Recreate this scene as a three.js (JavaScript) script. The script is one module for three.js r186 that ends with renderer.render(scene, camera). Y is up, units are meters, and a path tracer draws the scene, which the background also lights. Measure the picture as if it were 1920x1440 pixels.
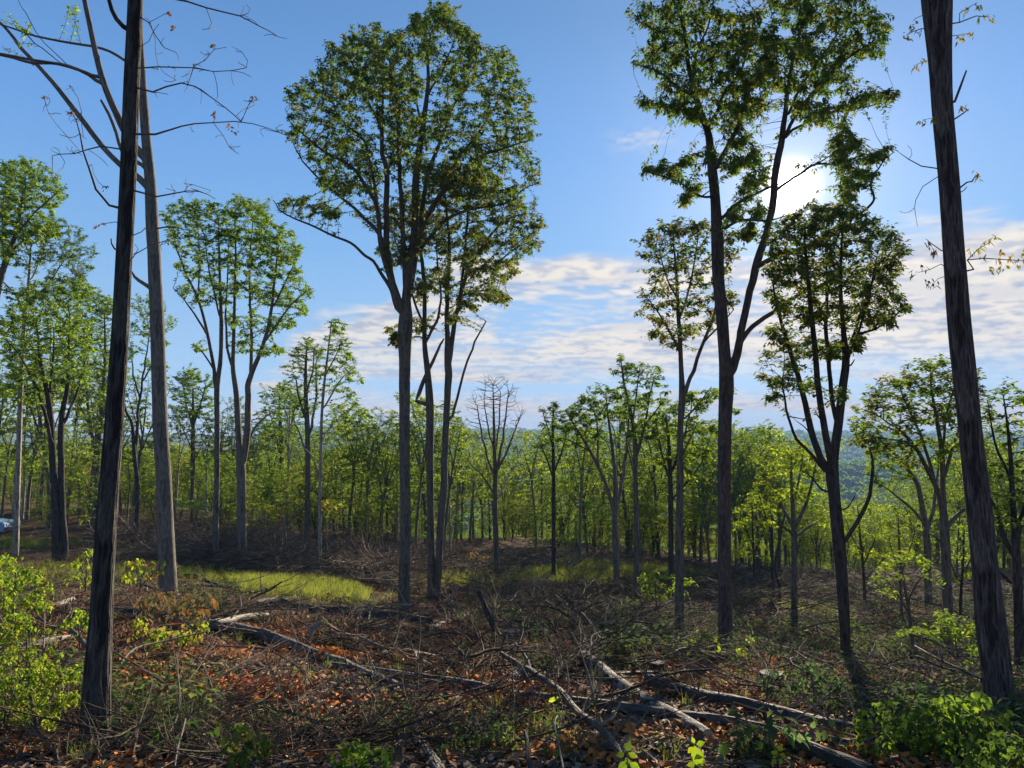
import * as THREE from 'three';
import { mergeGeometries } from 'three/addons/utils/BufferGeometryUtils.js';

// ---------------------------------------------------------------- random numbers and noise
let SEED = 1;
const srand = (s) => { SEED = (s * 2654435761) >>> 0 || 1; };
const rnd = () => { SEED = (SEED + 0x6d2b79f5) | 0; let t = Math.imul(SEED ^ (SEED >>> 15), 1 | SEED); t = (t + Math.imul(t ^ (t >>> 7), 61 | t)) ^ t; return ((t ^ (t >>> 14)) >>> 0) / 4294967296; };
const R = (a, b) => a + (b - a) * rnd();
const pick = (a) => a[Math.floor(rnd() * a.length)];
const gauss = () => (rnd() + rnd() + rnd() + rnd() - 2) * 1.0;
const clamp = (x, a = 0, b = 1) => Math.min(b, Math.max(a, x));
const mix = (a, b, t) => a + (b - a) * t;
const sstep = (a, b, x) => { const t = clamp((x - a) / (b - a)); return t * t * (3 - 2 * t); };
const hash2 = (x, y) => { let h = Math.imul(x | 0, 374761393) + Math.imul(y | 0, 668265263); h = Math.imul(h ^ (h >>> 13), 1274126177); return ((h ^ (h >>> 16)) >>> 0) / 4294967296; };
function vnoise(x, y, px = 0, py = px) {   // smooth value noise in 0..1, optionally periodic
  const ix = Math.floor(x), iy = Math.floor(y), fx = x - ix, fy = y - iy, u = fx * fx * (3 - 2 * fx), v = fy * fy * (3 - 2 * fy);
  const w = (k, per) => (per ? ((k % per) + per) % per : k), x0 = w(ix, px), x1 = w(ix + 1, px), y0 = w(iy, py), y1 = w(iy + 1, py);
  const a = hash2(x0, y0), b = hash2(x1, y0), c = hash2(x0, y1), d = hash2(x1, y1);
  return mix(mix(a, b, u), mix(c, d, u), v);
}
function fbm(x, y, o = 4, px = 0, py = px) { let s = 0, a = 0.5, n = 0; for (let i = 0; i < o; i++) { s += a * vnoise(x, y, px, py); n += a; a *= 0.5; x *= 2; y *= 2; px *= 2; py *= 2; } return s / n; }
const lin = (r, g, b) => [r, g, b].map((c) => { c /= 255; return c <= 0.04045 ? c / 12.92 : ((c + 0.055) / 1.055) ** 2.4; });

// ---------------------------------------------------------------- camera, exposure, sky, sun
const EXPOSURE = 2.6, SUN = 5, FOV = 55, EYE = 1.7, F = 720 / Math.tan((FOV * Math.PI) / 360), PITCH = Math.atan(120 / F);
const scene = new THREE.Scene();
const camera = new THREE.PerspectiveCamera(FOV, 4 / 3, 0.1, 12000);
camera.position.set(0, EYE, 0);
camera.rotation.x = PITCH;
const renderer = new THREE.WebGLRenderer({ antialias: true });
renderer.toneMapping = THREE.LinearToneMapping;
renderer.toneMappingExposure = EXPOSURE;
renderer.shadowMap.enabled = true;

// a photograph pixel (1920 x 1440) at a distance along the view becomes a place in the world
function P(px, py, d) {
  const x = (px - 960) / F, y = -(py - 720) / F, c = Math.cos(PITCH), s = Math.sin(PITCH), yy = y * c + s, zz = y * s - c, k = d / -zz;
  return new THREE.Vector3(x * k, EYE + yy * k, -d);
}
const SUNDIR = P(1482, 352, 1).sub(new THREE.Vector3(0, EYE, 0)).normalize();

{
  const W = 4096, H = 2048, data = new Float32Array(W * H * 4);
  const stops = [[0, lin(192, 211, 234)], [5, lin(166, 203, 239)], [15, lin(126, 177, 231)], [23, lin(104, 158, 223)], [31, lin(88, 138, 198)], [50, lin(64, 108, 168)], [90, lin(48, 84, 138)]];
  const cloudWhite = lin(236, 232, 226), cloudCream = lin(240, 224, 206), cloudGrey = lin(172, 182, 206);
  const out = [0, 0, 0];
  for (let row = 0; row < H; row++) {
    const el = ((row + 0.5) / H - 0.5) * 180, e = Math.max(0, el), y = Math.sin((el * Math.PI) / 180), cy = Math.cos((el * Math.PI) / 180);
    let k = 0; while (k < stops.length - 2 && stops[k + 1][0] < e) k++;
    const t = clamp((e - stops[k][0]) / (stops[k + 1][0] - stops[k][0]));
    const band = el > -1 && el < 30;
    for (let col = 0; col < W; col++) {
      const a = ((col + 0.5) / W - 0.5) * 2 * Math.PI, x = Math.cos(a) * cy, z = Math.sin(a) * cy;
      const dot = clamp(x * SUNDIR.x + y * SUNDIR.y + z * SUNDIR.z, -1, 1), th = (Math.acos(dot) * 180) / Math.PI;
      const side = 1;
      for (let c = 0; c < 3; c++) out[c] = mix(stops[k][1][c], stops[k + 1][1][c], t) * side;
      const g1 = 0.27 * Math.exp(-th / 24), g3 = 0.9 * Math.exp(-th / 5.5);
      out[0] += g1 * 0.5 + g3 * 0.62; out[1] += g1 * 0.72 + g3 * 0.46; out[2] += g1 + g3 * 0.26;
      if (band) {
        const az = (Math.atan2(x, -z) * 180) / Math.PI, inv = 1 / (Math.max(y, 0) + 0.05), u = x * inv, v = -z * inv;
        const wob = fbm(az * 0.16 + 40, 3.1, 4) - 0.5, inFront = az > -90 && az < 90;
        const top = inFront ? mix(2.5, mix(9.8, 14.9, sstep(-14, -4, az)), sstep(-23, -14, az)) + 2.2 * wob : 10 + 7 * wob;
        const wu = u + 0.25 * (fbm(u * 2 + 7, v * 2, 3) - 0.5), wv = v + 0.25 * (fbm(u * 2 + 70, v * 2 + 9, 3) - 0.5);
        const big = fbm(wu * 0.8 + 11, wv * 0.6 + 4, 4), cells = 0.6 * fbm(wu * 7 + 5, wv * 9 + 1, 3) + 0.4 * fbm(wu * 17 + 31, wv * 22 + 7, 3), mid = fbm(wu * 2.6 + 5, wv * 3.6 + 1, 4);
        const cover = sstep(-0.4, 1.6, top - e + 3.4 * (mid - 0.5));
        const streak = fbm(az * 0.11 + 9, e * 1.3 + 3 + 0.05 * az, 4);
        const fill = 0.22 * sstep(6, 18, az) * (inFront ? 1 : 0), gap = Math.exp(-(((az - 5) / 6) ** 2) - (((e - 10.4) / 1.5) ** 2)) * 0.55;
        const dens = clamp(0.98 + 1.5 * (big - 0.45) + 2.0 * (cells - 0.5) + 0.9 * (mid - 0.5) + 0.5 * sstep(3.5, 0.8, top - e) - gap + fill);
        const low = sstep(7.6, 4.4, e);
        const alpha = cover * mix(dens, clamp(0.3 + 2.2 * (streak - 0.46) + 0.6 * (cells - 0.5)), low) * mix(1, 0.7, sstep(2.5, 0, e));
        const warm = clamp(0.35 * sstep(32, 6, th) + 0.85 * sstep(7.5, 4.5, e) * sstep(0.46, 0.6, streak));
        const grey = sstep(0.56, 0.36, cells) * 0.7 + 0.3 * sstep(0.55, 0.4, mid);
        for (let c = 0; c < 3; c++) {
          let cc = mix(mix(cloudWhite[c], cloudCream[c], warm), cloudGrey[c], clamp(grey));
          cc *= 1 + 0.5 * Math.exp(-th / 9);
          out[c] = mix(out[c], cc, alpha);
        }
        // a low veil near the horizon, lavender on the sun's side
        const veil = 0.55 * sstep(5.5, 1, e) * sstep(-40, 10, az) * (inFront ? 1 : 0.4);
        out[0] = mix(out[0], 0.52, veil); out[1] = mix(out[1], 0.53, veil); out[2] = mix(out[2], 0.66, veil);
        const wisp = Math.exp(-(((az - 10.4) / 2.0) ** 2) - (((el - 23.0) / 0.75) ** 2)) * clamp(2.4 * (fbm(az * 1.4 + 2, el * 3 + 8, 4) - 0.33));
        for (let c = 0; c < 3; c++) out[c] = mix(out[c], cloudWhite[c], wisp * 0.75);
      }
      const g2 = 0.5 * Math.exp(-th / 1.3) + 16 * Math.exp(-((th / 1.0) ** 2));
      out[0] += g2; out[1] += g2 * 0.93; out[2] += g2 * 0.82;
      const o = (row * W + col) * 4;
      for (let c = 0; c < 3; c++) data[o + c] = out[c] / EXPOSURE;
      data[o + 3] = 1;
    }
  }
  const sky = new THREE.DataTexture(data, W, H, THREE.RGBAFormat, THREE.FloatType);
  sky.mapping = THREE.EquirectangularReflectionMapping; sky.magFilter = THREE.LinearFilter; sky.minFilter = THREE.LinearFilter; sky.needsUpdate = true;
  scene.background = sky; scene.environment = sky;
}
const sun = new THREE.DirectionalLight(new THREE.Color().setRGB(1, 0.86, 0.66), SUN);
sun.name = 'sun';
sun.position.copy(SUNDIR).multiplyScalar(200);
sun.castShadow = true; sun.shadow.radius = 1.6;
Object.assign(sun.shadow.camera, { left: -120, right: 120, top: 90, bottom: -90, near: 1, far: 500 });
sun.shadow.mapSize.set(4096, 4096);
scene.add(sun, sun.target);
scene.fog = new THREE.FogExp2(new THREE.Color().setRGB(0.36, 0.6, 1.0), 0.00026);

// ---------------------------------------------------------------- names and labels
const names = new Map();
function numbered(n) { const k = names.get(n) ?? 0; names.set(n, k + 1); return k ? `${n}_${String(k).padStart(3, '0')}` : n; }
function tag(o, label, category, group, kind) {
  if (label) o.userData.label = label;
  if (category) o.userData.category = category;
  if (group) o.userData.group = group;
  if (kind) o.userData.kind = kind;
  return o;
}
const shade = (o) => { o.castShadow = true; o.receiveShadow = true; return o; };
function thing(name, pos, label, category, group) { const g = new THREE.Group(); g.name = numbered(name); if (pos) g.position.copy(pos); scene.add(g); return tag(g, label, category, group); }
function part(parent, name, geo, mat, kind) { const m = shade(new THREE.Mesh(geo, mat)); m.name = name; if (kind) m.userData.kind = kind; parent.add(m); return m; }

// ---------------------------------------------------------------- ground: drop below the eye by distance, for the left, the middle and the right
const GD = [0, 3, 6, 10, 14, 18, 25, 35, 45, 60, 80, 120, 200, 400];
const GL = [1.7, 2.0, 2.35, 2.85, 3.25, 3.65, 4.45, 5.3, 5.65, 5.9, 6.4, 8.5, 16, 45];
const GC = [1.7, 2.0, 2.4, 3.0, 3.7, 4.4, 5.5, 6.15, 6.85, 7.7, 10, 18, 34, 55];
const GR = [1.7, 2.0, 2.5, 3.3, 4.2, 5.0, 6.0, 7.2, 8.2, 9.8, 13.5, 27, 46, 60];
function hermite(T, d) {
  if (d >= 400) return T[T.length - 1];
  let i = 0; while (i < GD.length - 2 && GD[i + 1] < d) i++;
  const h = GD[i + 1] - GD[i], t = (d - GD[i]) / h, sl = (k) => (k <= 0 || k >= GD.length - 1 ? (k <= 0 ? 0.1 : 0.05) : (T[k + 1] - T[k - 1]) / (GD[k + 1] - GD[k - 1]));
  const t2 = t * t, t3 = t2 * t;
  return (2 * t3 - 3 * t2 + 1) * T[i] + (t3 - 2 * t2 + t) * h * sl(i) + (-2 * t3 + 3 * t2) * T[i + 1] + (t3 - t2) * h * sl(i + 1);
}
function G(x, z) {
  const d = Math.max(0, -z), u = x / Math.max(d, 5), wl = sstep(-0.05, -0.55, u), wr = sstep(0.0, 0.42, u);
  const L = hermite(GL, d), C = hermite(GC, d), Rr = hermite(GR, d);
  let drop = C + (L - C) * wl + (Rr - C) * wr;
  if (d > 400) {
    const r1 = Math.exp(-(((d - 760) / 150) ** 2)) * (34 + 14 * (vnoise(x * 0.004 + 5, 1.5) - 0.5)), r2 = sstep(1000, 2100, d) * (78 + 26 * (fbm(x * 0.0016 + 2, d * 0.0008, 3) - 0.5)) * (1 - 0.4 * sstep(2600, 5000, d));
    drop += -Math.max(r1, r2) * sstep(400, 600, d);
    drop -= 5 * fbm(x * 0.02, z * 0.02, 3) * sstep(500, 900, d);
  }
  const b = sstep(0.5, 5, d) * 0.34 * (fbm(x * 0.28 + 3, z * 0.28 + 9, 4) - 0.5) + sstep(1, 5, d) * 0.1 * (fbm(x * 1.3, z * 1.3, 3) - 0.5) + sstep(12, 40, d) * 1.1 * (fbm(x * 0.07 + 30, z * 0.07, 2) - 0.5);
  return EYE - drop + b;
}
const onGround = (x, z, up = 0) => new THREE.Vector3(x, G(x, z) + up, z);
function hit(px, py) {                       // where the line of sight through a pixel meets the ground
  let lo = 1.5, hi = 1.5;
  for (; hi < 380; hi *= 1.02) { const p = P(px, py, hi); if (p.y < G(p.x, p.z)) break; lo = hi; }
  for (let i = 0; i < 24; i++) { const m = (lo + hi) / 2, p = P(px, py, m); if (p.y < G(p.x, p.z)) hi = m; else lo = m; }
  return P(px, py, hi);
}

// ---------------------------------------------------------------- textures and materials
function dataTex(w, h, fn, srgb) {
  const d = new Uint8Array(w * h * 4);
  for (let y = 0; y < h; y++) for (let x = 0; x < w; x++) { const c = fn(x / w, y / h), o = (y * w + x) * 4; d[o] = clamp(c[0]) * 255; d[o + 1] = clamp(c[1]) * 255; d[o + 2] = clamp(c[2]) * 255; d[o + 3] = 255; }
  const t = new THREE.DataTexture(d, w, h, THREE.RGBAFormat); t.wrapS = t.wrapT = THREE.RepeatWrapping; t.magFilter = THREE.LinearFilter; t.minFilter = THREE.LinearMipmapLinearFilter;
  if (srgb) t.colorSpace = THREE.SRGBColorSpace; t.needsUpdate = true; return t;
}
function barkHeight(u, v) {                  // furrowed plates, tall and narrow
  const w = 0.05 * (fbm(u * 4, v * 8, 3, 4, 8) - 0.5), rid = 1 - Math.abs(2 * fbm((u + w) * 11, v * 7, 3, 11, 7) - 1) * 2.2;
  return clamp(0.5 * rid + 0.3 * fbm((u + w) * 24, v * 14, 3, 24, 14) + 0.25 * vnoise(u * 60, v * 80, 60, 80));
}
const barkMap = dataTex(512, 512, (u, v) => { const h = barkHeight(u, v), p = fbm(u * 6, v * 6, 4, 6), g = 0.62 + 0.4 * h + 0.22 * (p - 0.5); return [g, g * 0.985, g * 0.95]; }, true);
const barkBump = dataTex(512, 512, (u, v) => { const h = barkHeight(u, v); return [h, h, h]; });
const M = {};
const bark = (r, g, b, bump = 0.02, rough = 0.95) => new THREE.MeshPhysicalMaterial({ specularIntensity: 0.3, color: new THREE.Color().setRGB(r, g, b), map: barkMap, bumpMap: barkBump, bumpScale: bump, roughness: rough });
M.barkDark = bark(0.10, 0.09, 0.085, 0.025);
const patchyMap = dataTex(512, 512, (u, v) => { const h = barkHeight(u, v), p = fbm(u * 5, v * 6, 4, 5, 6), l = sstep(0.54, 0.66, fbm(u * 9, v * 7, 4, 9, 7)) * (0.6 + 0.8 * vnoise(u * 50, v * 50, 50)), g = 0.42 + 0.5 * h + 0.16 * (p - 0.5); return [g + 0.17 * l, g * 0.985 + 0.19 * l, g * 0.96 + 0.15 * l]; }, true);
M.nearDark = new THREE.MeshPhysicalMaterial({ specularIntensity: 0.3, color: new THREE.Color().setRGB(0.14, 0.13, 0.125), map: patchyMap, bumpMap: barkBump, bumpScale: 0.04, roughness: 0.95 });
M.nearFlareBrown = new THREE.MeshPhysicalMaterial({ specularIntensity: 0.3, color: new THREE.Color().setRGB(0.24, 0.185, 0.17), map: patchyMap, bumpMap: barkBump, bumpScale: 0.04, roughness: 0.95 });  // brown bark with the reddish tint of the sun flare mixed into its colour
M.barkGrey = bark(0.23, 0.21, 0.19, 0.012);
M.barkFlareBrown = bark(0.17, 0.135, 0.125, 0.03);  // reddish cast of the flare round the sun is put into this bark colour
M.barkMid = bark(0.2, 0.18, 0.16, 0.02);
M.barkPale = bark(0.42, 0.40, 0.35, 0.01);
M.twig = new THREE.MeshStandardMaterial({ color: new THREE.Color().setRGB(0.085, 0.07, 0.058), roughness: 0.9 });
M.twigTan = new THREE.MeshPhysicalMaterial({ specularIntensity: 0.3, color: new THREE.Color().setRGB(0.3, 0.25, 0.22), roughness: 0.9 });
M.twigPale = new THREE.MeshStandardMaterial({ color: new THREE.Color().setRGB(0.30, 0.26, 0.22), roughness: 0.9 });
M.leaf = new THREE.MeshPhysicalMaterial({ color: 0xffffff, vertexColors: true, roughness: 0.95, transmission: 0.68, thickness: 0, specularIntensity: 0.2, side: THREE.DoubleSide });
M.dryLeaf = new THREE.MeshPhysicalMaterial({ color: 0xffffff, vertexColors: true, roughness: 0.95, transmission: 0.35, thickness: 0, specularIntensity: 0.3, side: THREE.DoubleSide });

// ---------------------------------------------------------------- geometry builder
class Geo {
  constructor() { this.p = []; this.n = []; this.uv = []; this.c = []; this.i = []; }
  get tris() { return this.i.length / 3; }
  build(color = true) {
    const g = new THREE.BufferGeometry();
    g.setAttribute('position', new THREE.Float32BufferAttribute(this.p, 3)); g.setAttribute('normal', new THREE.Float32BufferAttribute(this.n, 3));
    if (this.uv.length) g.setAttribute('uv', new THREE.Float32BufferAttribute(this.uv, 2));
    if (color && this.c.length) g.setAttribute('color', new THREE.Float32BufferAttribute(this.c, 3));
    g.setIndex(this.i); return g;
  }
}
const V = (x, y, z) => new THREE.Vector3(x, y, z), UPV = V(0, 1, 0);
const tA = V(), tB = V(), tN = V(), tT = V(), tX = V();
function tube(g, pts, rad, sides, { rough = 0, cap = false, tint = null, seed = 0, stretch = 1 } = {}) {
  const n = pts.length; if (n < 2) return;
  const around = Math.max(1, Math.round((2 * Math.PI * Math.max(...rad)) / 0.5)), base = g.p.length / 3;
  tT.subVectors(pts[1], pts[0]).normalize();
  tN.set(Math.abs(tT.y) > 0.9 ? 1 : 0, Math.abs(tT.y) > 0.9 ? 0 : 1, 0); tA.crossVectors(tT, tN).normalize();
  let len = 0;
  for (let k = 0; k < n; k++) {
    if (k) len += pts[k].distanceTo(pts[k - 1]);
    tT.subVectors(pts[Math.min(n - 1, k + 1)], pts[Math.max(0, k - 1)]).normalize();
    tA.addScaledVector(tT, -tA.dot(tT)).normalize(); tB.crossVectors(tT, tA);
    for (let s = 0; s <= sides; s++) {
      const a = (s / sides) * 2 * Math.PI, c = Math.cos(a), q = Math.sin(a);
      const rr = rad[k] * (rough ? 1 + rough * (vnoise(Math.cos(a) * 1.6 + seed + 20, len * 1.3 + Math.sin(a) * 1.6) - 0.5) * 2 + rough * 0.4 * (vnoise((s % sides) * 1.7 + seed, len * 1.1) - 0.5) : 1);
      tX.copy(tA).multiplyScalar(c).addScaledVector(tB, q);
      g.p.push(pts[k].x + tX.x * rr, pts[k].y + tX.y * rr, pts[k].z + tX.z * rr); g.n.push(tX.x, tX.y, tX.z);
      g.uv.push((s / sides) * around, (len * stretch) / 1.7);
      if (tint) g.c.push(...tint);
    }
  }
  const w = sides + 1;
  for (let k = 0; k < n - 1; k++) for (let s = 0; s < sides; s++) { const a = base + k * w + s; g.i.push(a, a + 1, a + w, a + 1, a + w + 1, a + w); }
  if (cap) for (const k of [0, n - 1]) {
    const b = g.p.length / 3, dir = k ? 1 : -1; tT.subVectors(pts[k], pts[k ? k - 1 : 1]).normalize();
    g.p.push(pts[k].x, pts[k].y, pts[k].z); g.n.push(tT.x, tT.y, tT.z); g.uv.push(0.5, 0.5); if (tint) g.c.push(...tint);
    for (let s = 0; s <= sides; s++) { const o = (base + k * w + s) * 3; g.p.push(g.p[o], g.p[o + 1], g.p[o + 2]); g.n.push(tT.x, tT.y, tT.z); g.uv.push(0.5 + 0.2 * Math.cos(s), 0.5 + 0.2 * Math.sin(s)); if (tint) g.c.push(...tint); }
    for (let s = 0; s < sides; s++) if (dir > 0) g.i.push(b, b + 1 + s, b + 2 + s); else g.i.push(b, b + 2 + s, b + 1 + s);
  }
}
const lA = V(), lS = V(), lN = V();
function leaf(g, x, y, z, axis, normal, L, W, col, fold = 0.25) {   // two halves folded along the midrib
  lA.copy(axis).normalize(); lS.crossVectors(normal, lA).normalize(); lN.crossVectors(lA, lS);
  const b = g.p.length / 3, m = 0.45 * L, w = W * 0.5, f = w * fold * 2;
  g.p.push(x, y, z, x + lA.x * m + lS.x * w + lN.x * f, y + lA.y * m + lS.y * w + lN.y * f, z + lA.z * m + lS.z * w + lN.z * f,
    x + lA.x * L, y + lA.y * L, z + lA.z * L, x + lA.x * m - lS.x * w + lN.x * f, y + lA.y * m - lS.y * w + lN.y * f, z + lA.z * m - lS.z * w + lN.z * f);
  for (let k = 0; k < 4; k++) { const s = k === 1 ? -0.35 : k === 3 ? 0.35 : 0; g.n.push(lN.x + lS.x * s, lN.y + lS.y * s, lN.z + lS.z * s); g.c.push(col[0], col[1], col[2]); }
  g.i.push(b, b + 2, b + 1, b, b + 3, b + 2);
}
function bigLeaf(g, x, y, z, axis, normal, L, W, col) {             // an oval leaf with a drooping tip
  lA.copy(axis).normalize(); lS.crossVectors(normal, lA).normalize(); lN.crossVectors(lA, lS);
  const prof = [0.0, 0.62, 1.0, 0.86, 0.45, 0.0], b = g.p.length / 3;
  for (let k = 0; k < 6; k++) {
    const t = k / 5, w = W * 0.5 * prof[k], dr = -0.28 * t * t * L;
    for (const s of [-1, 0, 1]) {
      const lift = s ? w * 0.35 : 0;
      g.p.push(x + lA.x * t * L + lS.x * s * w + lN.x * (dr + lift), y + lA.y * t * L + lS.y * s * w + lN.y * (dr + lift), z + lA.z * t * L + lS.z * s * w + lN.z * (dr + lift));
      g.n.push(lN.x - lS.x * s * 0.3 + lA.x * 0.4 * t, lN.y - lS.y * s * 0.3 + lA.y * 0.4 * t, lN.z - lS.z * s * 0.3 + lA.z * 0.4 * t); g.c.push(col[0], col[1], col[2]);
    }
  }
  for (let k = 0; k < 5; k++) for (let s = 0; s < 2; s++) { const a = b + k * 3 + s; g.i.push(a, a + 3, a + 1, a + 1, a + 3, a + 4); }
}

// ---------------------------------------------------------------- trees
// a skeleton of limbs is given, the finer branches grow from it towards points spread through the crown
class Tree {
  constructor(opts) { Object.assign(this, { step: 0.32, twigR: 0.01, d: 20, exp: 2.25, up: 0.18 }, opts); this.x = []; this.par = []; this.r = []; this.limb = []; this.dz = []; this.px = []; this.kids = []; this.limbs = 0; }
  add(v, parent, r, limb, px, dz) { const i = this.x.length; this.x.push(v); this.par.push(parent); this.r.push(r); this.limb.push(limb); this.px.push(px); this.dz.push(dz); this.kids.push(0); if (parent >= 0) this.kids[parent]++; return i; }
  // points: [px, py, half width in px] ...; lean: metres that the far end stands behind (+) or before (-) its start
  pixelLimb(points, lean = 0, wob = 0) {
    const trunk = !this.limbs, id = this.limbs++, curve = new THREE.CatmullRomCurve3(points.map((p) => V(p[0], p[1], (p[2] ?? 2) * 10)), false, 'centripetal');
    let start = -1, z0 = 0;
    if (!trunk) { let best = 1e9; for (let i = 0; i < this.x.length; i++) { const q = this.px[i]; if (!q) continue; const e = (q[0] - points[0][0]) ** 2 + (q[1] - points[0][1]) ** 2; if (e < best) { best = e; start = i; } } z0 = this.dz[start]; }
    const len = (curve.getLength() * this.d) / F, n = Math.max(3, Math.ceil(len / this.step));
    let prev = start;
    const ph = rnd() * 100;
    for (let k = trunk ? 0 : 1; k <= n; k++) {
      const t = k / n, q = curve.getPoint(t), dz = z0 + lean * t + (trunk ? 0 : wob * (vnoise(ph, t * 5) - 0.5)), jx = trunk ? 0 : (vnoise(ph + 7, t * n * 0.5) - 0.5) * 3;
      prev = this.add(P(q.x + jx, q.y, this.d + dz), prev, (q.z / 10) * ((this.d + dz) / F), id, [q.x, q.y], dz);
    }
    return this;
  }
  metricLimb(points, r0, r1, startNear) {
    const id = this.limbs++, curve = new THREE.CatmullRomCurve3(points, false, 'centripetal'), n = Math.max(3, Math.ceil(curve.getLength() / this.step));
    let prev = -1;
    if (id) { let best = 1e9; for (let i = 0; i < this.x.length; i++) { const e = this.x[i].distanceToSquared(points[0]); if (e < best) { best = e; prev = i; } } }
    for (let k = id ? 1 : 0; k <= n; k++) { const t = k / n; prev = this.add(curve.getPoint(t), prev, mix(r0, r1, t ** 0.8), id, null, 0); }
    return this;
  }
  // blobs: [px, py, radius in px, (density)]; each becomes a few balls of points through the depth of the crown
  pixelCrown(blobs, density = 1, deep = 0.85) {
    let x0 = 1e9, x1 = -1e9; for (const b of blobs) { x0 = Math.min(x0, b[0] - b[2]); x1 = Math.max(x1, b[0] + b[2]); }
    const cx = (x0 + x1) / 2, half = (x1 - x0) / 2, m = this.d / F, out = [];
    for (const b of blobs) {
      const T = half * m * Math.sqrt(Math.max(0.12, 1 - ((b[0] - cx) / half) ** 2)) * deep, rm = b[2] * m * 1.18, balls = Math.max(1, Math.round((T / rm) * 0.9));
      for (let k = 0; k < balls; k++) {
        const zc = balls > 1 ? mix(-T, T, (k + rnd()) / balls) : gauss() * T * 0.4, n = Math.ceil(((rm / this.step) ** 2) * 4.2 * density * (b[3] ?? 1));
        const ox = gauss() * b[2] * 0.2, oy = gauss() * b[2] * 0.2;
        for (let i = 0; i < n; i++) { let a, e, f; do { a = R(-1, 1); e = R(-1, 1); f = R(-1, 1); } while (a * a + e * e + f * f > 1); if (rnd() < 0.1) { const q = R(1.15, 1.75); a *= q; e *= q; f *= q; } out.push(P(b[0] + ox + a * b[2] * 1.18, b[1] + oy + e * b[2] * 1.08, this.d + zc + f * rm)); }
      }
    }
    this.grow(out); return this;
  }
  grow(att) {
    const D = this.step, kill = (D * 1.05) ** 2, n = att.length, near = new Int32Array(n).fill(-1), dist = new Float64Array(n).fill(1e9), alive = new Uint8Array(n).fill(1);
    const first = this.x.length; let from = 0;
    const minLimb = this.baseY ?? -1e9;
    for (let iter = 0; iter < 90; iter++) {
      const to = this.x.length;
      for (let j = from; j < to; j++) { const q = this.x[j]; if (q.y < minLimb) continue; for (let i = 0; i < n; i++) { if (!alive[i]) continue; const a = att[i], dx = a.x - q.x, dy = a.y - q.y, dz = a.z - q.z, bias = dy < 0 ? 1.6 : 1, e = dx * dx + dy * dy * bias + dz * dz; if (e < dist[i]) { dist[i] = e; near[i] = j; } } }
      from = to;
      const pull = new Map();
      for (let i = 0; i < n; i++) { if (!alive[i]) continue; if (dist[i] < kill) { alive[i] = 0; continue; } let p = pull.get(near[i]); if (!p) pull.set(near[i], (p = V())); tX.subVectors(att[i], this.x[near[i]]).normalize(); p.add(tX); }
      if (!pull.size) break;
      let grew = 0;
      for (const [j, dir] of pull) {
        if (this.kids[j] > 3) { for (let i = 0; i < n; i++) if (alive[i] && near[i] === j && dist[i] < kill * 4) alive[i] = 0; if (this.kids[j] > 6) continue; }
        dir.normalize(); dir.y += this.up; dir.x += gauss() * 0.4; dir.z += gauss() * 0.4; dir.y += gauss() * 0.3; dir.normalize();
        const v = this.x[j].clone().addScaledVector(dir, D * R(0.85, 1.15));
        this.add(v, j, 0, -1, null, 0); grew++;
      }
      if (!grew || this.x.length > 26000) break;
    }
    // smooth what has grown
    const N = this.x.length;
    for (let pass = 0; pass < 2; pass++) {
      const sum = new Map();
      for (let i = first; i < N; i++) { const p = this.par[i]; if (p >= first) { let s = sum.get(p); if (!s) sum.set(p, (s = [V(), 0])); s[0].add(this.x[i]); s[1]++; } }
      for (let i = first; i < N; i++) { const s = sum.get(i); if (!s) continue; tX.copy(this.x[this.par[i]]).add(s[0].multiplyScalar(1 / s[1])).multiplyScalar(0.5); this.x[i].lerp(tX, 0.5); }
    }
  }
  finish() {
    const N = this.x.length, acc = new Float64Array(N); this.tip = new Uint8Array(N); this.up2 = new Int32Array(N).fill(99);
    for (let i = N - 1; i >= 0; i--) {
      if (!this.kids[i]) { this.tip[i] = 1; this.up2[i] = 0; }
      const pipe = this.kids[i] ? acc[i] ** (1 / this.exp) : this.twigR;
      if (!this.r[i]) this.r[i] = pipe; else if (this.limb[i] >= 0) this.r[i] = Math.max(this.r[i], this.twigR);
      const p = this.par[i]; if (p >= 0) { acc[p] += Math.min(pipe, 0.9) ** this.exp; if (this.limb[i] < 0) this.up2[p] = Math.min(this.up2[p], this.up2[i] + 1); }
    }
    for (let i = 0; i < N; i++) { const p = this.par[i]; if (p >= 0 && this.limb[i] < 0) this.r[i] = Math.min(this.r[i], this.r[p] * 0.85); }
    return this;
  }
  // tubes: one geometry for each limb that is thick enough, one for all the rest
  wood(origin, thick, pxScale) {
    const N = this.x.length, next = new Int32Array(N).fill(-1), kids = Array.from({ length: N }, () => null);
    for (let i = 0; i < N; i++) { const p = this.par[i]; if (p < 0) continue; (kids[p] ??= []).push(i); }
    for (let i = 0; i < N; i++) if (kids[i]) { let b = -1; for (const k of kids[i]) if (this.limb[k] === this.limb[i] && (b < 0 || this.r[k] > this.r[b])) b = k; if (b < 0 && this.limb[i] < 0) b = kids[i][0]; next[i] = b; }
    const twigs = new Geo(), limbs = [], isNext = new Uint8Array(N);
    for (let i = 0; i < N; i++) if (next[i] >= 0) isNext[next[i]] = 1;
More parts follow.
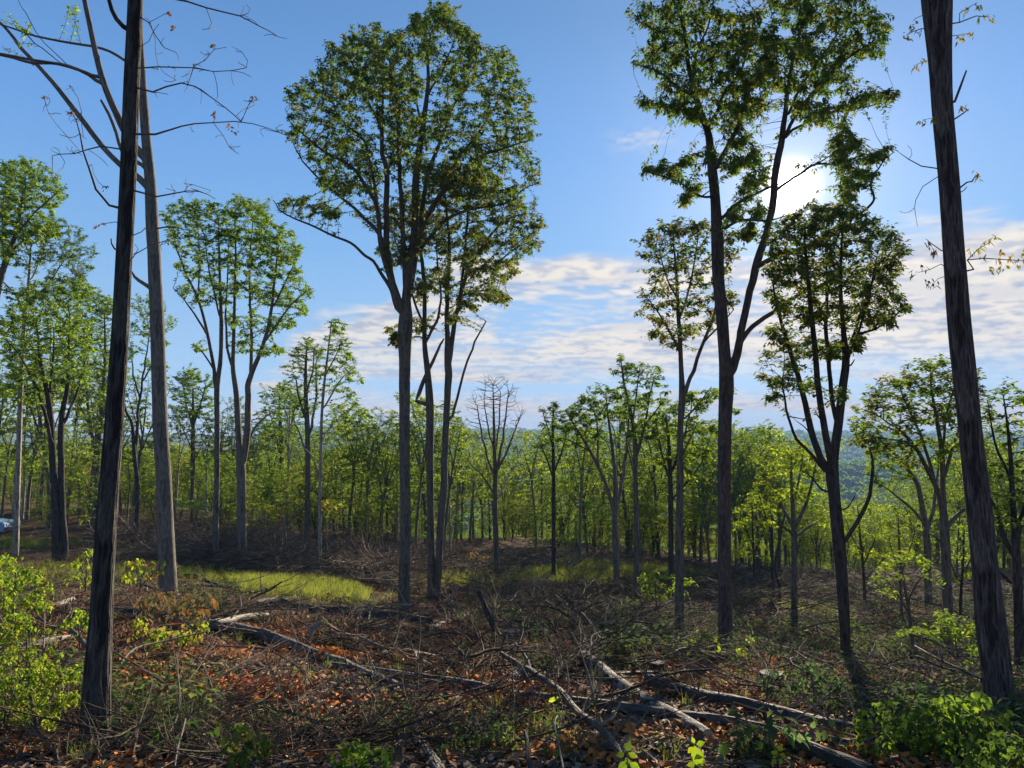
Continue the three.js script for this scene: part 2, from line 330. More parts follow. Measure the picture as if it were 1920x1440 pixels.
    for (let i = 0; i < N; i++) {
      if (isNext[i]) continue;
      const pts = [], rad = []; let p = this.par[i];
      if (p >= 0) { pts.push(this.x[p].clone().sub(origin)); rad.push(Math.min(this.r[p], this.r[i] * 1.25)); }
      let maxR = 0, k = i, c = 0; const own = this.limb[i];
      while (k >= 0) { const last = next[k] < 0; if (own >= 0 || last || c % 2 === 1 || this.r[k] * pxScale > 1.2) { pts.push(this.x[k].clone().sub(origin)); rad.push(this.r[k]); } maxR = Math.max(maxR, this.r[k]); k = next[k]; c++; }
      if (pts.length < 2) continue;
      const px = maxR * pxScale, sides = px > 14 ? 20 : px > 6 ? 12 : px > 2.2 ? 7 : px > 0.9 ? 5 : 3;
      rad[rad.length - 1] *= own >= 0 ? 0.9 : 0.5;
      if (own >= 0 && (own === 0 || px > thick)) { const g = new Geo(); tube(g, pts, rad, sides, { rough: px > 6 ? 0.05 : 0.03, seed: own * 3.7, cap: true }); limbs.push([own, g]); }
      else tube(twigs, pts, rad, sides);
    }
    return { limbs, twigs };
  }
  leaves(origin, { size, per = 6, reach = 2, colors, spread = 1, droop = 0.5, keep = 1, width = 0.5 }) {
    const g = new Geo(), ax = V(), nm = V();
    for (let i = 0; i < this.x.length; i++) {
      if (this.limb[i] >= 0 || this.up2[i] > reach || rnd() > keep) continue;
      const q = this.x[i], p = this.x[this.par[i]], n = this.up2[i] === 0 ? Math.round(per * 1.9) : this.up2[i] === 1 ? Math.round(per * 1.1) : Math.round(per * 0.7);
      tT.subVectors(q, p).normalize();
      const base = pick(colors), br = R(0.8, 1.2);
      for (let k = 0; k < n; k++) {
        const a = rnd() * Math.PI * 2, s = size * (0.45 + 0.95 * rnd() * (0.6 + 0.4 * rnd()));
        ax.set(Math.cos(a), R(-0.5, 0.35) - droop, Math.sin(a)).addScaledVector(tT, 0.55).normalize();
        nm.set(gauss() * 0.6, 1, gauss() * 0.6);
        const t = rnd(), f = br * R(0.85, 1.15), col = [base[0] * f * R(0.92, 1.1), base[1] * f, base[2] * f];
        leaf(g, mix(p.x, q.x, t) - origin.x + gauss() * 0.06 * spread, mix(p.y, q.y, t) - origin.y + gauss() * 0.06 * spread, mix(p.z, q.z, t) - origin.z + gauss() * 0.06 * spread, ax, nm, s, s * width * R(0.8, 1.2), col);
      }
    }
    return g;
  }
}
const GREEN = { deep: [[0.105, 0.18, 0.02], [0.125, 0.2, 0.022], [0.085, 0.15, 0.018]], olive: [[0.16, 0.18, 0.03], [0.12, 0.155, 0.025], [0.19, 0.18, 0.03]], bright: [[0.18, 0.28, 0.022], [0.22, 0.32, 0.025], [0.15, 0.25, 0.02]], lime: [[0.32, 0.42, 0.02], [0.38, 0.44, 0.025], [0.28, 0.40, 0.02]], amber: [[0.3, 0.22, 0.04], [0.26, 0.23, 0.04], [0.32, 0.18, 0.04]] };
let triangles = 0;
function putTree(name, label, T, { mat, twigMat, leafOpts, group, category = 'tree', thick = 1.6 }) {
  T.finish();
  const origin = T.x[0].clone(), o = thing(name, origin, label, category, group), pxScale = F / T.d;
  const { limbs, twigs } = T.wood(origin, thick, pxScale);
  for (const [id, g] of limbs) { part(o, id ? 'limb' : 'trunk', g.build(), mat); triangles += g.tris; }
  if (twigs.tris) { part(o, 'twigs', twigs.build(), twigMat ?? mat, 'stuff'); triangles += twigs.tris; }
  if (leafOpts) { const g = T.leaves(origin, leafOpts); if (g.tris) { part(o, 'crown', g.build(), M.leaf, 'stuff'); triangles += g.tris; } }
  return o;
}
const depthAt = (px, py) => -hit(px, py).z;

// ---------------------------------------------------------------- the ground: one sheet to the horizon
// places of grass, bare soil and orange leaf litter on the clearing floor: [x, z, radius x, radius z, turn]
const GRASS = [];
const addGrass = (px, py, rx, rz, s = 1) => { const p = hit(px, py); GRASS.push([p.x, p.z, rx, rz, s]); };
addGrass(585, 1106, 1.9, 2.6); addGrass(535, 1098, 1.6, 2.2); addGrass(450, 1088, 1.5, 1.3, 0.7); addGrass(655, 1116, 0.8, 1.2, 0.9); addGrass(495, 1090, 1.2, 1.2, 0.7); addGrass(900, 1094, 3.4, 1.8, 0.75); addGrass(1100, 1092, 3.0, 2.4, 0.95); addGrass(1135, 1070, 2.6, 2.2, 1); addGrass(1235, 1078, 2.6, 2.2, 0.9);
addGrass(280, 1075, 5, 4, 0.45); addGrass(90, 1075, 4, 5, 0.4); addGrass(20, 1020, 4, 3, 0.6); addGrass(1540, 1150, 1.6, 3, 0.5); addGrass(1090, 1185, 1.6, 0.9, 0.35); addGrass(580, 1112, 3.4, 3.6, 0.45); addGrass(1440, 1130, 2.4, 3, 0.4);
function grassAt(x, z) { let g = 0; for (const [cx, cz, rx, rz, s] of GRASS) { const q = ((x - cx) / rx) ** 2 + ((z - cz) / rz) ** 2; if (q < 1.6) g = Math.max(g, s * sstep(1.35, 0.35, q + 1.5 * (fbm(x * 0.9, z * 0.9, 3) - 0.5))); } return g; }
const litterTex = (() => {
  const S = 1024, c = document.createElement('canvas'); c.width = c.height = S; const k = c.getContext('2d');
  k.fillStyle = 'rgb(92,76,62)'; k.fillRect(0, 0, S, S); srand(77);
  const tones = [[120, 92, 66], [98, 74, 56], [140, 108, 78], [78, 62, 50], [158, 126, 94], [128, 84, 52], [66, 54, 46], [110, 96, 80]];
  for (let i = 0; i < 5200; i++) {
    const x = rnd() * S, y = rnd() * S, a = rnd() * Math.PI, L = R(8, 22), t = pick(tones), f = R(0.75, 1.2);
    k.fillStyle = `rgb(${t[0] * f | 0},${t[1] * f | 0},${t[2] * f | 0})`;
    for (const ox of [-S, 0, S]) for (const oy of [-S, 0, S]) { if (x + ox < -30 || x + ox > S + 30 || y + oy < -30 || y + oy > S + 30) continue; k.save(); k.translate(x + ox, y + oy); k.rotate(a); k.beginPath(); k.ellipse(0, 0, L * 0.5, L * R(0.16, 0.3), 0, 0, 7); k.fill(); k.restore(); }
  }
  for (let i = 0; i < 900; i++) { const x = rnd() * S, y = rnd() * S, a = rnd() * Math.PI, L = R(20, 90); k.strokeStyle = pick(['rgb(70,60,54)', 'rgb(120,108,96)', 'rgb(52,44,38)']); k.lineWidth = R(1, 3); k.beginPath(); k.moveTo(x, y); k.lineTo(x + Math.cos(a) * L, y + Math.sin(a) * L); k.stroke(); }
  return c;
})();
const litterMap = new THREE.CanvasTexture(litterTex); litterMap.wrapS = litterMap.wrapT = THREE.RepeatWrapping; litterMap.colorSpace = THREE.SRGBColorSpace; litterMap.repeat.set(0.25, 0.25);
const litterBump = new THREE.CanvasTexture(litterTex); litterBump.wrapS = litterBump.wrapT = THREE.RepeatWrapping; litterBump.repeat.set(0.25, 0.25);
{
  const g = new Geo(), rings = [], azs = [];
  for (let r = 0.6; r < 7000; r *= r < 60 ? 1.026 : 1.045) rings.push(r);
  for (let a = -180; a < -56; a += 6) azs.push(a); for (let a = -56; a <= 56; a += 0.5) azs.push(a); for (let a = 60; a <= 180; a += 6) azs.push(a); azs[azs.length - 1] = 180;
  const wood = lin(92, 112, 50);
  for (const r of rings) for (const a of azs) {
    const x = r * Math.sin((a * Math.PI) / 180), z = -r * Math.cos((a * Math.PI) / 180), y = G(x, z);
    g.p.push(x, y, z); g.n.push(0, 1, 0); g.uv.push(x, z);
    const gr = grassAt(x, z), n = fbm(x * 0.35 + 4, z * 0.35, 4), n2 = fbm(x * 1.1 + 20, z * 1.1, 3), rust = sstep(0.56, 0.7, n2) * (r < 40 ? 1 : 0);
    const b = 0.4 + 0.55 * n; let c = [0.82 * b, 0.74 * b, 0.64 * b];
    const moss = sstep(0.5, 0.66, fbm(x * 0.22 + 70, z * 0.22 + 9, 4)); c = [mix(c[0], 0.36, moss * 0.55), mix(c[1], 0.46, moss * 0.55), mix(c[2], 0.17, moss * 0.55)];
    c = [mix(c[0], 0.95, rust * 0.6), mix(c[1], 0.5, rust * 0.6), mix(c[2], 0.28, rust * 0.6)];
    const slope = sstep(0.1, 0.35, x / Math.max(5, -z)) * sstep(20, 32, r); c = [mix(c[0], 0.34, slope * 0.7), mix(c[1], 0.33, slope * 0.7), mix(c[2], 0.22, slope * 0.7)];  // right slope: brown-green cover, with the hillside shade darkened into the ground colour
    const green = [0.62, 0.95, 0.22]; c = c.map((v, k) => mix(v, green[k], gr * 0.9));
    const far = sstep(60, 160, r); c = c.map((v, k) => mix(v, wood[k] * 7 * (0.8 + 0.4 * n), far));
    g.c.push(...c);
  }
  const w = azs.length;
  for (let i = 0; i < rings.length - 1; i++) for (let k = 0; k < w - 1; k++) { const a = i * w + k; g.i.push(a, a + 1, a + w, a + 1, a + w + 1, a + w); }
  const c0 = g.p.length / 3; g.p.push(0, G(0, 0), 0); g.n.push(0, 1, 0); g.uv.push(0, 0); g.c.push(0.8, 0.75, 0.7);
  for (let k = 0; k < w - 1; k++) g.i.push(c0, k + 1, k);
  const geo = g.build(); geo.computeVertexNormals();
  const m = shade(new THREE.Mesh(geo, new THREE.MeshPhysicalMaterial({ specularIntensity: 0.08, vertexColors: true, map: litterMap, bumpMap: litterBump, bumpScale: 0.03, roughness: 1 })));
  m.name = 'ground'; m.userData.kind = 'structure'; scene.add(m); triangles += g.tris;
}

// ---------------------------------------------------------------- the trees of the clearing, one by one
const L = (...v) => { const o = []; for (let i = 0; i < v.length; i += 3) o.push([v[i], v[i + 1], v[i + 2]]); return o; };   // px, py, half width
const B = (...v) => { const o = []; for (let i = 0; i < v.length; i += 3) o.push([v[i], v[i + 1], v[i + 2]]); return o; };   // px, py, radius

srand(101);
{ // near trunk on the left, bare twigs
  const T = new Tree({ d: depthAt(177, 1398), step: 0.14, twigR: 0.0028 });
  T.pixelLimb(L(175, 1420, 38, 177, 1398, 30, 179, 1370, 26, 183, 1265, 22.5, 190, 1140, 19, 198, 1000, 18, 206, 900, 17, 214, 800, 16.5, 224, 640, 15.8, 233, 480, 15, 242, 300, 14.7, 247, 160, 14.7, 254, 0, 13.5, 258, -200, 12, 262, -450, 9));
  const w = (...a) => { const pts = L(...a); T.pixelLimb(pts, R(-0.5, 0.3), 0.1); if (pts.length > 3 && pts[0][2] < 3) for (let k = 0; k < pts.length; k++) { const q = pts[1 + Math.floor(rnd() * (pts.length - 1))], an = rnd() * 6.28, l = R(8, 26), j = gauss() * 0.7; T.pixelLimb([[q[0], q[1], .7], [q[0] + Math.cos(an) * l * 0.5, q[1] + Math.sin(an) * l * 0.4, .6], [q[0] + Math.cos(an + j) * l, q[1] + Math.sin(an + j) * l * 0.8, .45]], R(-0.15, 0.15)); } };
  w(262, 123, 1.6, 290, 125, 1.4, 333, 127, 1.2, 357, 125, 1.1, 385, 132, 1, 415, 135, .9, 445, 130, .8, 464, 125, .7, 463, 112, .7, 453, 97, .6);
  w(445, 132, .7, 460, 138, .6, 471, 144, .5); w(433, 135, .6, 436, 150, .6, 440, 160, .5); w(397, 135, .7, 405, 150, .6, 408, 183, .5);
  w(258, 172, 2.2, 290, 172, 1.8, 320, 160, 1.6, 353, 156, 1.4, 380, 172, 1.1, 415, 197, 1, 440, 217, .9, 453, 229, .8);
  w(350, 157, 1, 362, 135, 1, 366, 120, .9, 380, 116, .8, 395, 105, .7, 403, 92, .6); w(290, 172, .8, 315, 177, .6); w(380, 172, .7, 376, 195, .5);
  w(256, 259, 2.2, 300, 250, 2, 330, 240, 1.6, 358, 233, 1.4, 400, 230, 1.1, 450, 228, 1, 490, 236, .8, 520, 247, .7, 545, 257, .5);
  w(452, 228, .9, 463, 205, .8, 470, 190, .7, 480, 180, .6); w(400, 233, .8, 420, 255, .7, 430, 275, .6, 440, 281, .5); w(405, 228, .7, 404, 210, .6); w(440, 209, .7, 458, 208, .6, 478, 182, .5);
  w(253, 361, 1.8, 300, 369, 1.6, 335, 360, 1.3, 365, 358, 1, 385, 363, .7, 403, 373, .5); w(340, 359, .8, 352, 350, .7, 362, 346, .6, 395, 357, .5); w(365, 358, .6, 355, 370, .5);
  w(229, 275, 1.7, 190, 274, 1.4, 165, 280, 1.2, 140, 288, 1, 112, 289, .9, 98, 292, .8, 98, 318, .6); w(190, 274, .8, 204, 290, .7); w(165, 281, .7, 190, 297, .6, 204, 312, .5); w(120, 290, .6, 120, 310, .5, 108, 323, .4);
  w(224, 410, 2.6, 205, 385, 2.4, 180, 355, 2.2, 167, 315, 1.9, 156, 283, 1.6, 150, 250, 1.3, 143, 225, 1, 136, 212, .8, 132, 204, .7); w(150, 280, .8, 125, 255, .7, 95, 220, .6, 86, 200, .5, 84, 180, .5);
  w(152, 260, .7, 153, 225, .7, 150, 190, .6, 130, 160, .5); w(168, 300, .7, 180, 335, .6, 195, 350, .5); w(240, 285, 1, 254, 301, .8);
  w(222, 475, 1.8, 212, 462, 1.6, 209, 448, 1.4); w(238, 440, 1.2, 258, 440, 1, 282, 420, .8); w(233, 415, .9, 210, 417, .8, 184, 422, .6);
  w(256, 20, 1.2, 285, 50, 1, 302, 85, .8, 330, 98, .6); w(266, 15, 1, 290, 60, .8, 292, 100, .7, 300, 130, .6, 330, 150, .5); w(280, 45, .6, 300, 30, .5, 318, 22, .5); w(270, 105, .6, 285, 65, .5, 298, 45, .5);
  w(258, -12, 2, 340, 0, 1.8, 398, 18, 1.5, 450, 30, 1.3, 480, 46, 1, 505, 58, .8, 520, 68, .6); w(395, 18, .9, 395, 52, .8, 378, 55, .6); w(395, 52, .6, 412, 57, .5); w(448, 29, .8, 470, 22, .7, 462, 8, .6);
  w(248, 62, 5, 222, 40, 4.5, 208, 10, 4, 200, -40, 3.4, 180, -120, 2.4);
  w(230, 500, 1.2, 262, 470, 1, 300, 455, .8, 330, 445, .5);
  T.leafTips = [[403, 85], [441, 246], [402, 210], [430, 236], [84, 178], [195, 351], [136, 210], [318, 22], [325, 50], [236, 416], [184, 420], [474, 182]];
  const o = putTree('bare_trunk_tree', 'near dark trunk at left, running out of the top of the photo, with leafless twigs', T, { mat: M.nearDark, twigMat: M.twig, thick: 2.4 });
  const g = new Geo(), ax = V(); for (const [x, y] of T.leafTips) { const dd = T.d + R(-0.3, 0.1); for (let k = 0; k < 6; k++) { const q = P(x + R(-5, 5), y + R(-3, 5), dd).sub(o.position); ax.set(gauss(), -0.7 + gauss() * 0.4, gauss()).normalize(); leaf(g, q.x, q.y, q.z, ax, V(gauss(), 0.6, gauss()).normalize(), R(0.03, 0.055), R(0.015, 0.025), pick([[0.2, 0.12, 0.05], [0.26, 0.09, 0.05], [0.16, 0.16, 0.05]])); } }
  part(o, 'dead_leaves', g.build(), M.dryLeaf, 'stuff');
}
srand(102);
{ // grey trunk with long limbs to the left
  const T = new Tree({ d: depthAt(315, 1116), step: 0.3, twigR: 0.008 });
  T.pixelLimb(L(316, 1122, 18, 315, 1100, 16, 311, 1000, 14.6, 307, 900, 14, 301, 800, 13.3, 296, 640, 12.6, 290, 500, 12, 286, 430, 11.6, 281, 333, 10, 275, 270, 9, 271, 220, 8.5, 266, 140, 7, 262, 60, 6, 258, -50, 5, 250, -200, 3));
  const w = (z, ...a) => T.pixelLimb(L(...a), z, 0.4);
  w(1.5, 287, 362, 7, 255, 328, 6.2, 228, 311, 5.5, 193, 277, 5.2, 150, 220, 5, 110, 168, 4.4, 75, 128, 3.8, 40, 90, 3.4, 20, 65, 3, 0, 42, 2.6, -40, 10, 1.5);
  w(-1.5, 281, 305, 8, 255, 278, 7.4, 232, 245, 7, 215, 205, 6.3, 198, 165, 6, 185, 125, 5.6, 173, 70, 5, 158, 0, 4.4, 145, -80, 3.5, 130, -170, 2);
  w(-0.8, 192, 162, 3.6, 165, 140, 3.3, 130, 124, 3.2, 95, 118, 3, 60, 118, 2.8, 25, 108, 2.6, -15, 100, 2); w(-1.2, 186, 147, 3.2, 150, 132, 3, 110, 120, 2.8, 60, 112, 2.4, 0, 100, 2);
  w(1, 264, 128, 3, 236, 115, 2.8, 210, 98, 2.6, 180, 88, 2.5, 140, 82, 2.3, 100, 75, 2.2, 60, 66, 2, 30, 55, 1.8, 0, 45, 1.5, -20, 36, 1);
  w(0.4, 283, 318, 4, 250, 300, 4, 229, 283, 3.6, 218, 250, 3.2, 205, 215, 3, 190, 188, 2.4); w(0.3, 52, 75, 1, 80, 90, 1, 110, 115, .9, 135, 128, .7); w(0.2, 130, 124, .8, 75, 70, .8, 50, 25, .8, 38, 8, .6, 30, -20, .5);
  w(0.3, 287, 545, 4, 268, 530, 3.5, 255, 522, 3, 246, 508, 1.5); w(0.2, 284, 372, 3, 268, 345, 2, 262, 338, 1.5); w(-.3, 292, 430, 2, 320, 425, 1.3, 345, 431, .8);
  T.pixelCrown(B(8, 30, 16, 30, 60, 14, 12, 92, 14, 45, 62, 10, 130, 5, 14, 200, -60, 40, 250, -120, 50, 120, -140, 50, -40, 20, 30), 0.5, 0.25);
  putTree('tall_grey_tree', 'pale grey trunk just right of the dark near trunk, its long bare limbs reaching left', T, { mat: M.barkGrey, twigMat: M.barkMid, thick: 2, leafOpts: { size: 0.135, per: 8, reach: 4, colors: GREEN.bright } });
}
srand(103);
{ // right near trunk
  const T = new Tree({ d: depthAt(1876, 1348), step: 0.2, twigR: 0.003 });
  T.pixelLimb(L(1882, 1368, 42, 1879, 1346, 32, 1872, 1290, 25, 1858, 1180, 25.5, 1849, 1090, 23, 1840, 1000, 21.5, 1828, 890, 20.6, 1816, 780, 20, 1798, 600, 19.6, 1791, 500, 19, 1779, 333, 18, 1766, 200, 18.5, 1762, 110, 21, 1758, 40, 25, 1756, 0, 27, 1752, -60, 26));
  const w = (z, ...a) => T.pixelLimb(L(...a), z, 0.15);
  w(0.6, 1745, -40, 16, 1725, -140, 14, 1700, -300, 11); w(-0.3, 1765, -30, 17, 1790, -140, 14, 1810, -320, 11);
  w(-0.2, 1784, 212, 3, 1790, 190, 2.6, 1800, 165, 2.3, 1812, 132, 1.6); w(-0.1, 1786, 227, 1.8, 1800, 217, 1.4, 1816, 205, 1.1);
  w(0.3, 1762, 325, 1.5, 1735, 314, 1.2, 1712, 306, 1, 1700, 295, .9, 1686, 286, .6); w(0.1, 1754, 327, 1, 1730, 350, .8, 1718, 375, .7, 1715, 390, .6, 1720, 424, .5); w(0, 1716, 388, .6, 1700, 400, .5, 1686, 396, .4); w(0, 1705, 300, .6, 1712, 285, .5, 1702, 272, .4);
  w(-0.2, 1799, 352, 2, 1812, 342, 1.5, 1822, 340, 1.3, 1830, 328, 1); w(0, 1800, 364, 1, 1812, 350, .8);
  w(-0.5, 1806, 512, 1.6, 1825, 510, 1.6, 1823, 496, 1.4, 1814, 486, 1.2, 1840, 484, 1.1, 1870, 487, 1, 1900, 487, .8, 1925, 489, .6); w(-0.4, 1812, 486, 1, 1836, 466, .9, 1855, 455, .7, 1862, 445, .5);
  w(0.3, 1783, 476, 1.2, 1765, 470, 1, 1745, 456, .8, 1736, 448, .5); w(0.2, 1785, 500, 1, 1765, 495, .9, 1745, 505, .8, 1722, 511, .5); w(0.3, 1786, 520, .8, 1762, 520, .7, 1752, 530, .5);
  w(-0.3, 1775, 48, 1.6, 1800, 42, 1.3, 1830, 30, 1, 1855, 32, .7); w(-0.3, 1772, 66, 1, 1800, 66, .8, 1818, 62, .6); w(-.2, 1780, 40, 1, 1810, 18, .8, 1834, 5, .6);
  w(0.3, 1740, 52, 1, 1720, 56, .9, 1700, 66, .7); w(0.3, 1745, 26, .9, 1722, 32, .8, 1712, 40, .6); w(0.2, 1750, 112, .8, 1735, 115, .7, 1716, 122, .5); w(0, 1764, 223, .7, 1748, 222, .6, 1730, 225, .5);
  const o = putTree('right_trunk_tree', 'near brown trunk at right, leaning left and running out of the top of the photo', T, { mat: M.nearFlareBrown, twigMat: M.twig, thick: 2.6 });
  o.name = 'near_trunk_tree';
  const g = new Geo(), ax = V();
  const tips = [[1715, 511], [1730, 500], [1736, 452], [1748, 465], [1752, 530], [1740, 525], [1760, 470], [1820, 470], [1836, 462], [1850, 450], [1862, 445], [1845, 478], [1870, 486], [1880, 500], [1862, 505], [1895, 480], [1905, 492], [1915, 486], [1920, 470], [1875, 472], [1855, 32], [1840, 30], [1822, 62], [1834, 8], [1812, 18], [1800, 66], [1700, 66], [1712, 42], [1722, 56], [1716, 122], [1730, 112], [1730, 226], [1750, 222], [1828, 322], [1833, 332], [1806, 198], [1800, 70]];
  for (const [x, y] of tips) { const dd = T.d + R(-0.4, 0.2); for (let k = 0; k < 6; k++) { const q = P(x + R(-7, 7), y + R(-6, 6), dd).sub(o.position); ax.set(gauss(), -1 + gauss() * 0.4, gauss()).normalize(); leaf(g, q.x, q.y, q.z, ax, V(gauss(), 0.4, gauss()).normalize(), R(0.05, 0.1), R(0.02, 0.034), pick(GREEN.olive.concat(GREEN.amber))); } }
  part(o, 'leaves', g.build(), M.leaf, 'stuff');
}
srand(104);
{ // the tall tree in the middle
  const T = new Tree({ d: depthAt(757, 1146), step: 0.2, twigR: 0.007, exp: 2.35 });
  T.pixelLimb(L(757, 1152, 15, 757, 1140, 12, 758, 1080, 10.3, 760, 1000, 9.7, 759, 860, 9.6, 758.5, 760, 10.2, 759, 680, 11, 760, 610, 14, 762, 560, 9, 768, 500, 8.4, 777, 440, 7.6, 780, 333, 6.8, 786, 283, 6.2, 796, 215, 5, 803, 150, 3.6, 802, 100, 2.4, 812, 45, 1));
  const w = (z, ...a) => T.pixelLimb(L(...a), z, 0.6);
  w(-1.4, 748, 590, 5.5, 736, 548, 4.5, 720, 522, 3.6, 700, 490, 3, 680, 475, 2.8, 660, 457, 2.5, 627, 443, 2.2, 590, 425, 2, 550, 408, 1.6, 525, 394, 1.2, 511, 375, .8);
  w(1.8, 750, 590, 5.5, 737, 540, 5, 712, 440, 4.2, 690, 415, 3.4, 667, 393, 3, 633, 366, 2.4, 603, 340, 2, 577, 313, 1.6, 557, 285, 1.2, 546, 258, .7);
  w(-2.4, 752, 590, 6, 735, 530, 5.2, 716, 467, 4.8, 707, 390, 4.2, 680, 340, 3.6, 657, 310, 3, 613, 287, 2.4, 573, 255, 1.6, 545, 230, .9, 535, 205, .6);
  w(2.6, 714, 440, 4, 705, 360, 3.5, 697, 317, 3, 680, 260, 2.5, 647, 233, 2, 622, 192, 1.3, 600, 150, .8);
  w(0.5, 753, 580, 7, 735, 520, 6.4, 727, 470, 6, 724, 400, 5.6, 724, 317, 5, 716, 280, 4.4, 713, 233, 3.8, 700, 210, 3, 676, 163, 2, 660, 115, 1); w(-1.4, 714, 240, 2.8, 719, 190, 2.2, 714, 130, 1.4, 705, 80, .8);
  w(-1.8, 762, 560, 6, 757, 467, 5.2, 752, 380, 4.4, 749, 300, 4, 746, 233, 3.2, 742, 187, 2.4, 733, 133, 1.5, 725, 95, .8);
  w(2.6, 766, 560, 6, 782, 467, 5, 800, 340, 4.4, 818, 283, 3.6, 836, 240, 3, 850, 200, 2.4, 880, 160, 1.6, 900, 115, .8);
  w(-2.6, 768, 545, 6.5, 790, 433, 5.4, 814, 383, 4.6, 840, 350, 4, 873, 320, 3.4, 900, 294, 2.8, 947, 277, 2, 993, 263, 1);
  w(1.2, 800, 410, 4, 822, 375, 3.6, 857, 300, 3, 893, 255, 2.4, 925, 205, 1.6, 945, 165, .8);
  w(-1.0, 785, 470, 4.4, 833, 415, 3.4, 880, 393, 2.6, 925, 386, 2, 960, 377, 1.6, 983, 353, 1.2, 1012, 343, .7);
  w(2.0, 792, 240, 2.6, 780, 190, 2, 772, 120, 1.2); w(-1.6, 800, 180, 2.4, 830, 130, 1.8, 850, 80, 1);
  T.baseY = P(757, 500, T.d).y;
  T.pixelCrown(B(562, 172, 26, 600, 150, 30, 572, 215, 30, 555, 250, 18, 640, 115, 38, 690, 85, 40, 640, 170, 42, 690, 150, 38, 735, 110, 34, 720, 180, 44, 640, 230, 44, 600, 275, 30, 660, 290, 38, 740, 70, 18, 760, 165, 34, 800, 38, 26, 830, 25, 22, 780, 50, 18, 855, 55, 22, 800, 90, 28, 880, 72, 18, 895, 95, 22, 850, 140, 38, 905, 140, 34, 940, 110, 22, 955, 150, 26, 860, 210, 44, 925, 200, 40, 980, 190, 26, 985, 240, 28, 930, 265, 40, 870, 290, 42, 975, 300, 30, 1000, 330, 16, 800, 240, 36, 740, 240, 40, 760, 300, 36, 690, 340, 30, 540, 378, 14, 570, 385, 18, 600, 392, 18, 625, 400, 14, 612, 335, 22, 640, 350, 20, 900, 340, 32, 965, 365, 20, 830, 330, 30), 0.55, 0.8);
  putTree('tall_oak_tree', 'tallest tree in the middle of the clearing, its limbs fanning into a wide egg-shaped crown', T, { mat: M.barkMid, thick: 2, leafOpts: { size: 0.145, per: 8, reach: 4, colors: GREEN.deep.concat(GREEN.deep, GREEN.olive), droop: 0.55 } });
}
srand(105);
{ // the double-stemmed tree beside it
  const T = new Tree({ d: depthAt(814, 1140) + 0.3, step: 0.21, twigR: 0.007, exp: 2.35 });
  T.pixelLimb(L(812, 1148, 15, 812, 1130, 12, 810, 1070, 8.4, 808, 1000, 6.8, 806, 860, 6.8, 806, 760, 7.6, 802, 700, 6, 796, 640, 4.6, 796, 560, 4, 790, 480, 3.4, 776, 430, 2.4));
  const w = (z, ...a) => T.pixelLimb(L(...a), z, 0.5);
  w(-0.5, 816, 1138, 9, 821, 1080, 7.4, 826, 1000, 7, 832, 900, 6.6, 836, 820, 6.4, 840, 740, 6.4, 841, 690, 7, 838, 620, 4.6, 838, 560, 4, 842, 480, 3.4, 838, 400, 2.4, 832, 350, 1.5);
  w(1.5, 843, 680, 5, 852, 610, 4.6, 862, 560, 4, 878, 510, 3.4, 900, 470, 2.8, 930, 430, 2.2, 965, 405, 1.4, 1000, 400, .8);
  w(-1.6, 858, 580, 3, 866, 520, 2.8, 874, 440, 2.4, 880, 380, 1.8, 890, 340, 1); w(1.2, 800, 640, 3, 822, 590, 2.6, 826, 560, 2, 822, 500, 1.5, 815, 430, 1);
  w(-1.2, 795, 610, 2.6, 775, 560, 2.2, 757, 500, 1.8, 740, 450, 1.2); w(0.8, 878, 505, 2, 920, 500, 1.8, 960, 470, 1.4, 1000, 450, .9); w(1, 862, 555, 2, 905, 545, 1.6, 940, 548, 1.1, 960, 560, .7);
  w(0.4, 775, 765, 4, 792, 720, 4, 806, 690, 3.4, 822, 655, 2.6, 832, 635, 1.6);
  w(0.9, 846, 790, 2.6, 857, 745, 2.5, 870, 700, 2.3, 885, 655, 2, 897, 628, 1.7, 911, 602, 1.2);
  T.baseY = P(800, 640, T.d).y;
  T.pixelCrown(B(800, 370, 42, 760, 390, 34, 850, 350, 42, 900, 350, 38, 870, 400, 44, 940, 385, 38, 985, 405, 28, 1008, 425, 18, 930, 440, 42, 980, 450, 28, 880, 470, 40, 820, 440, 40, 770, 450, 36, 720, 410, 30, 690, 390, 22, 740, 480, 28, 820, 520, 30, 910, 510, 32, 950, 500, 26, 880, 560, 22, 925, 550, 20, 948, 560, 10, 790, 540, 20, 850, 600, 12, 745, 640, 12, 730, 620, 8, 790, 610, 12), 1.15, 0.8);
  putTree('double_stemmed_tree', 'two-stemmed tree just right of the tallest tree, the stems joined at the ground', T, { mat: M.barkMid, thick: 2, leafOpts: { size: 0.145, per: 8, reach: 4, colors: GREEN.deep.concat(GREEN.olive, GREEN.olive), droop: 0.5 } });
}
srand(106);
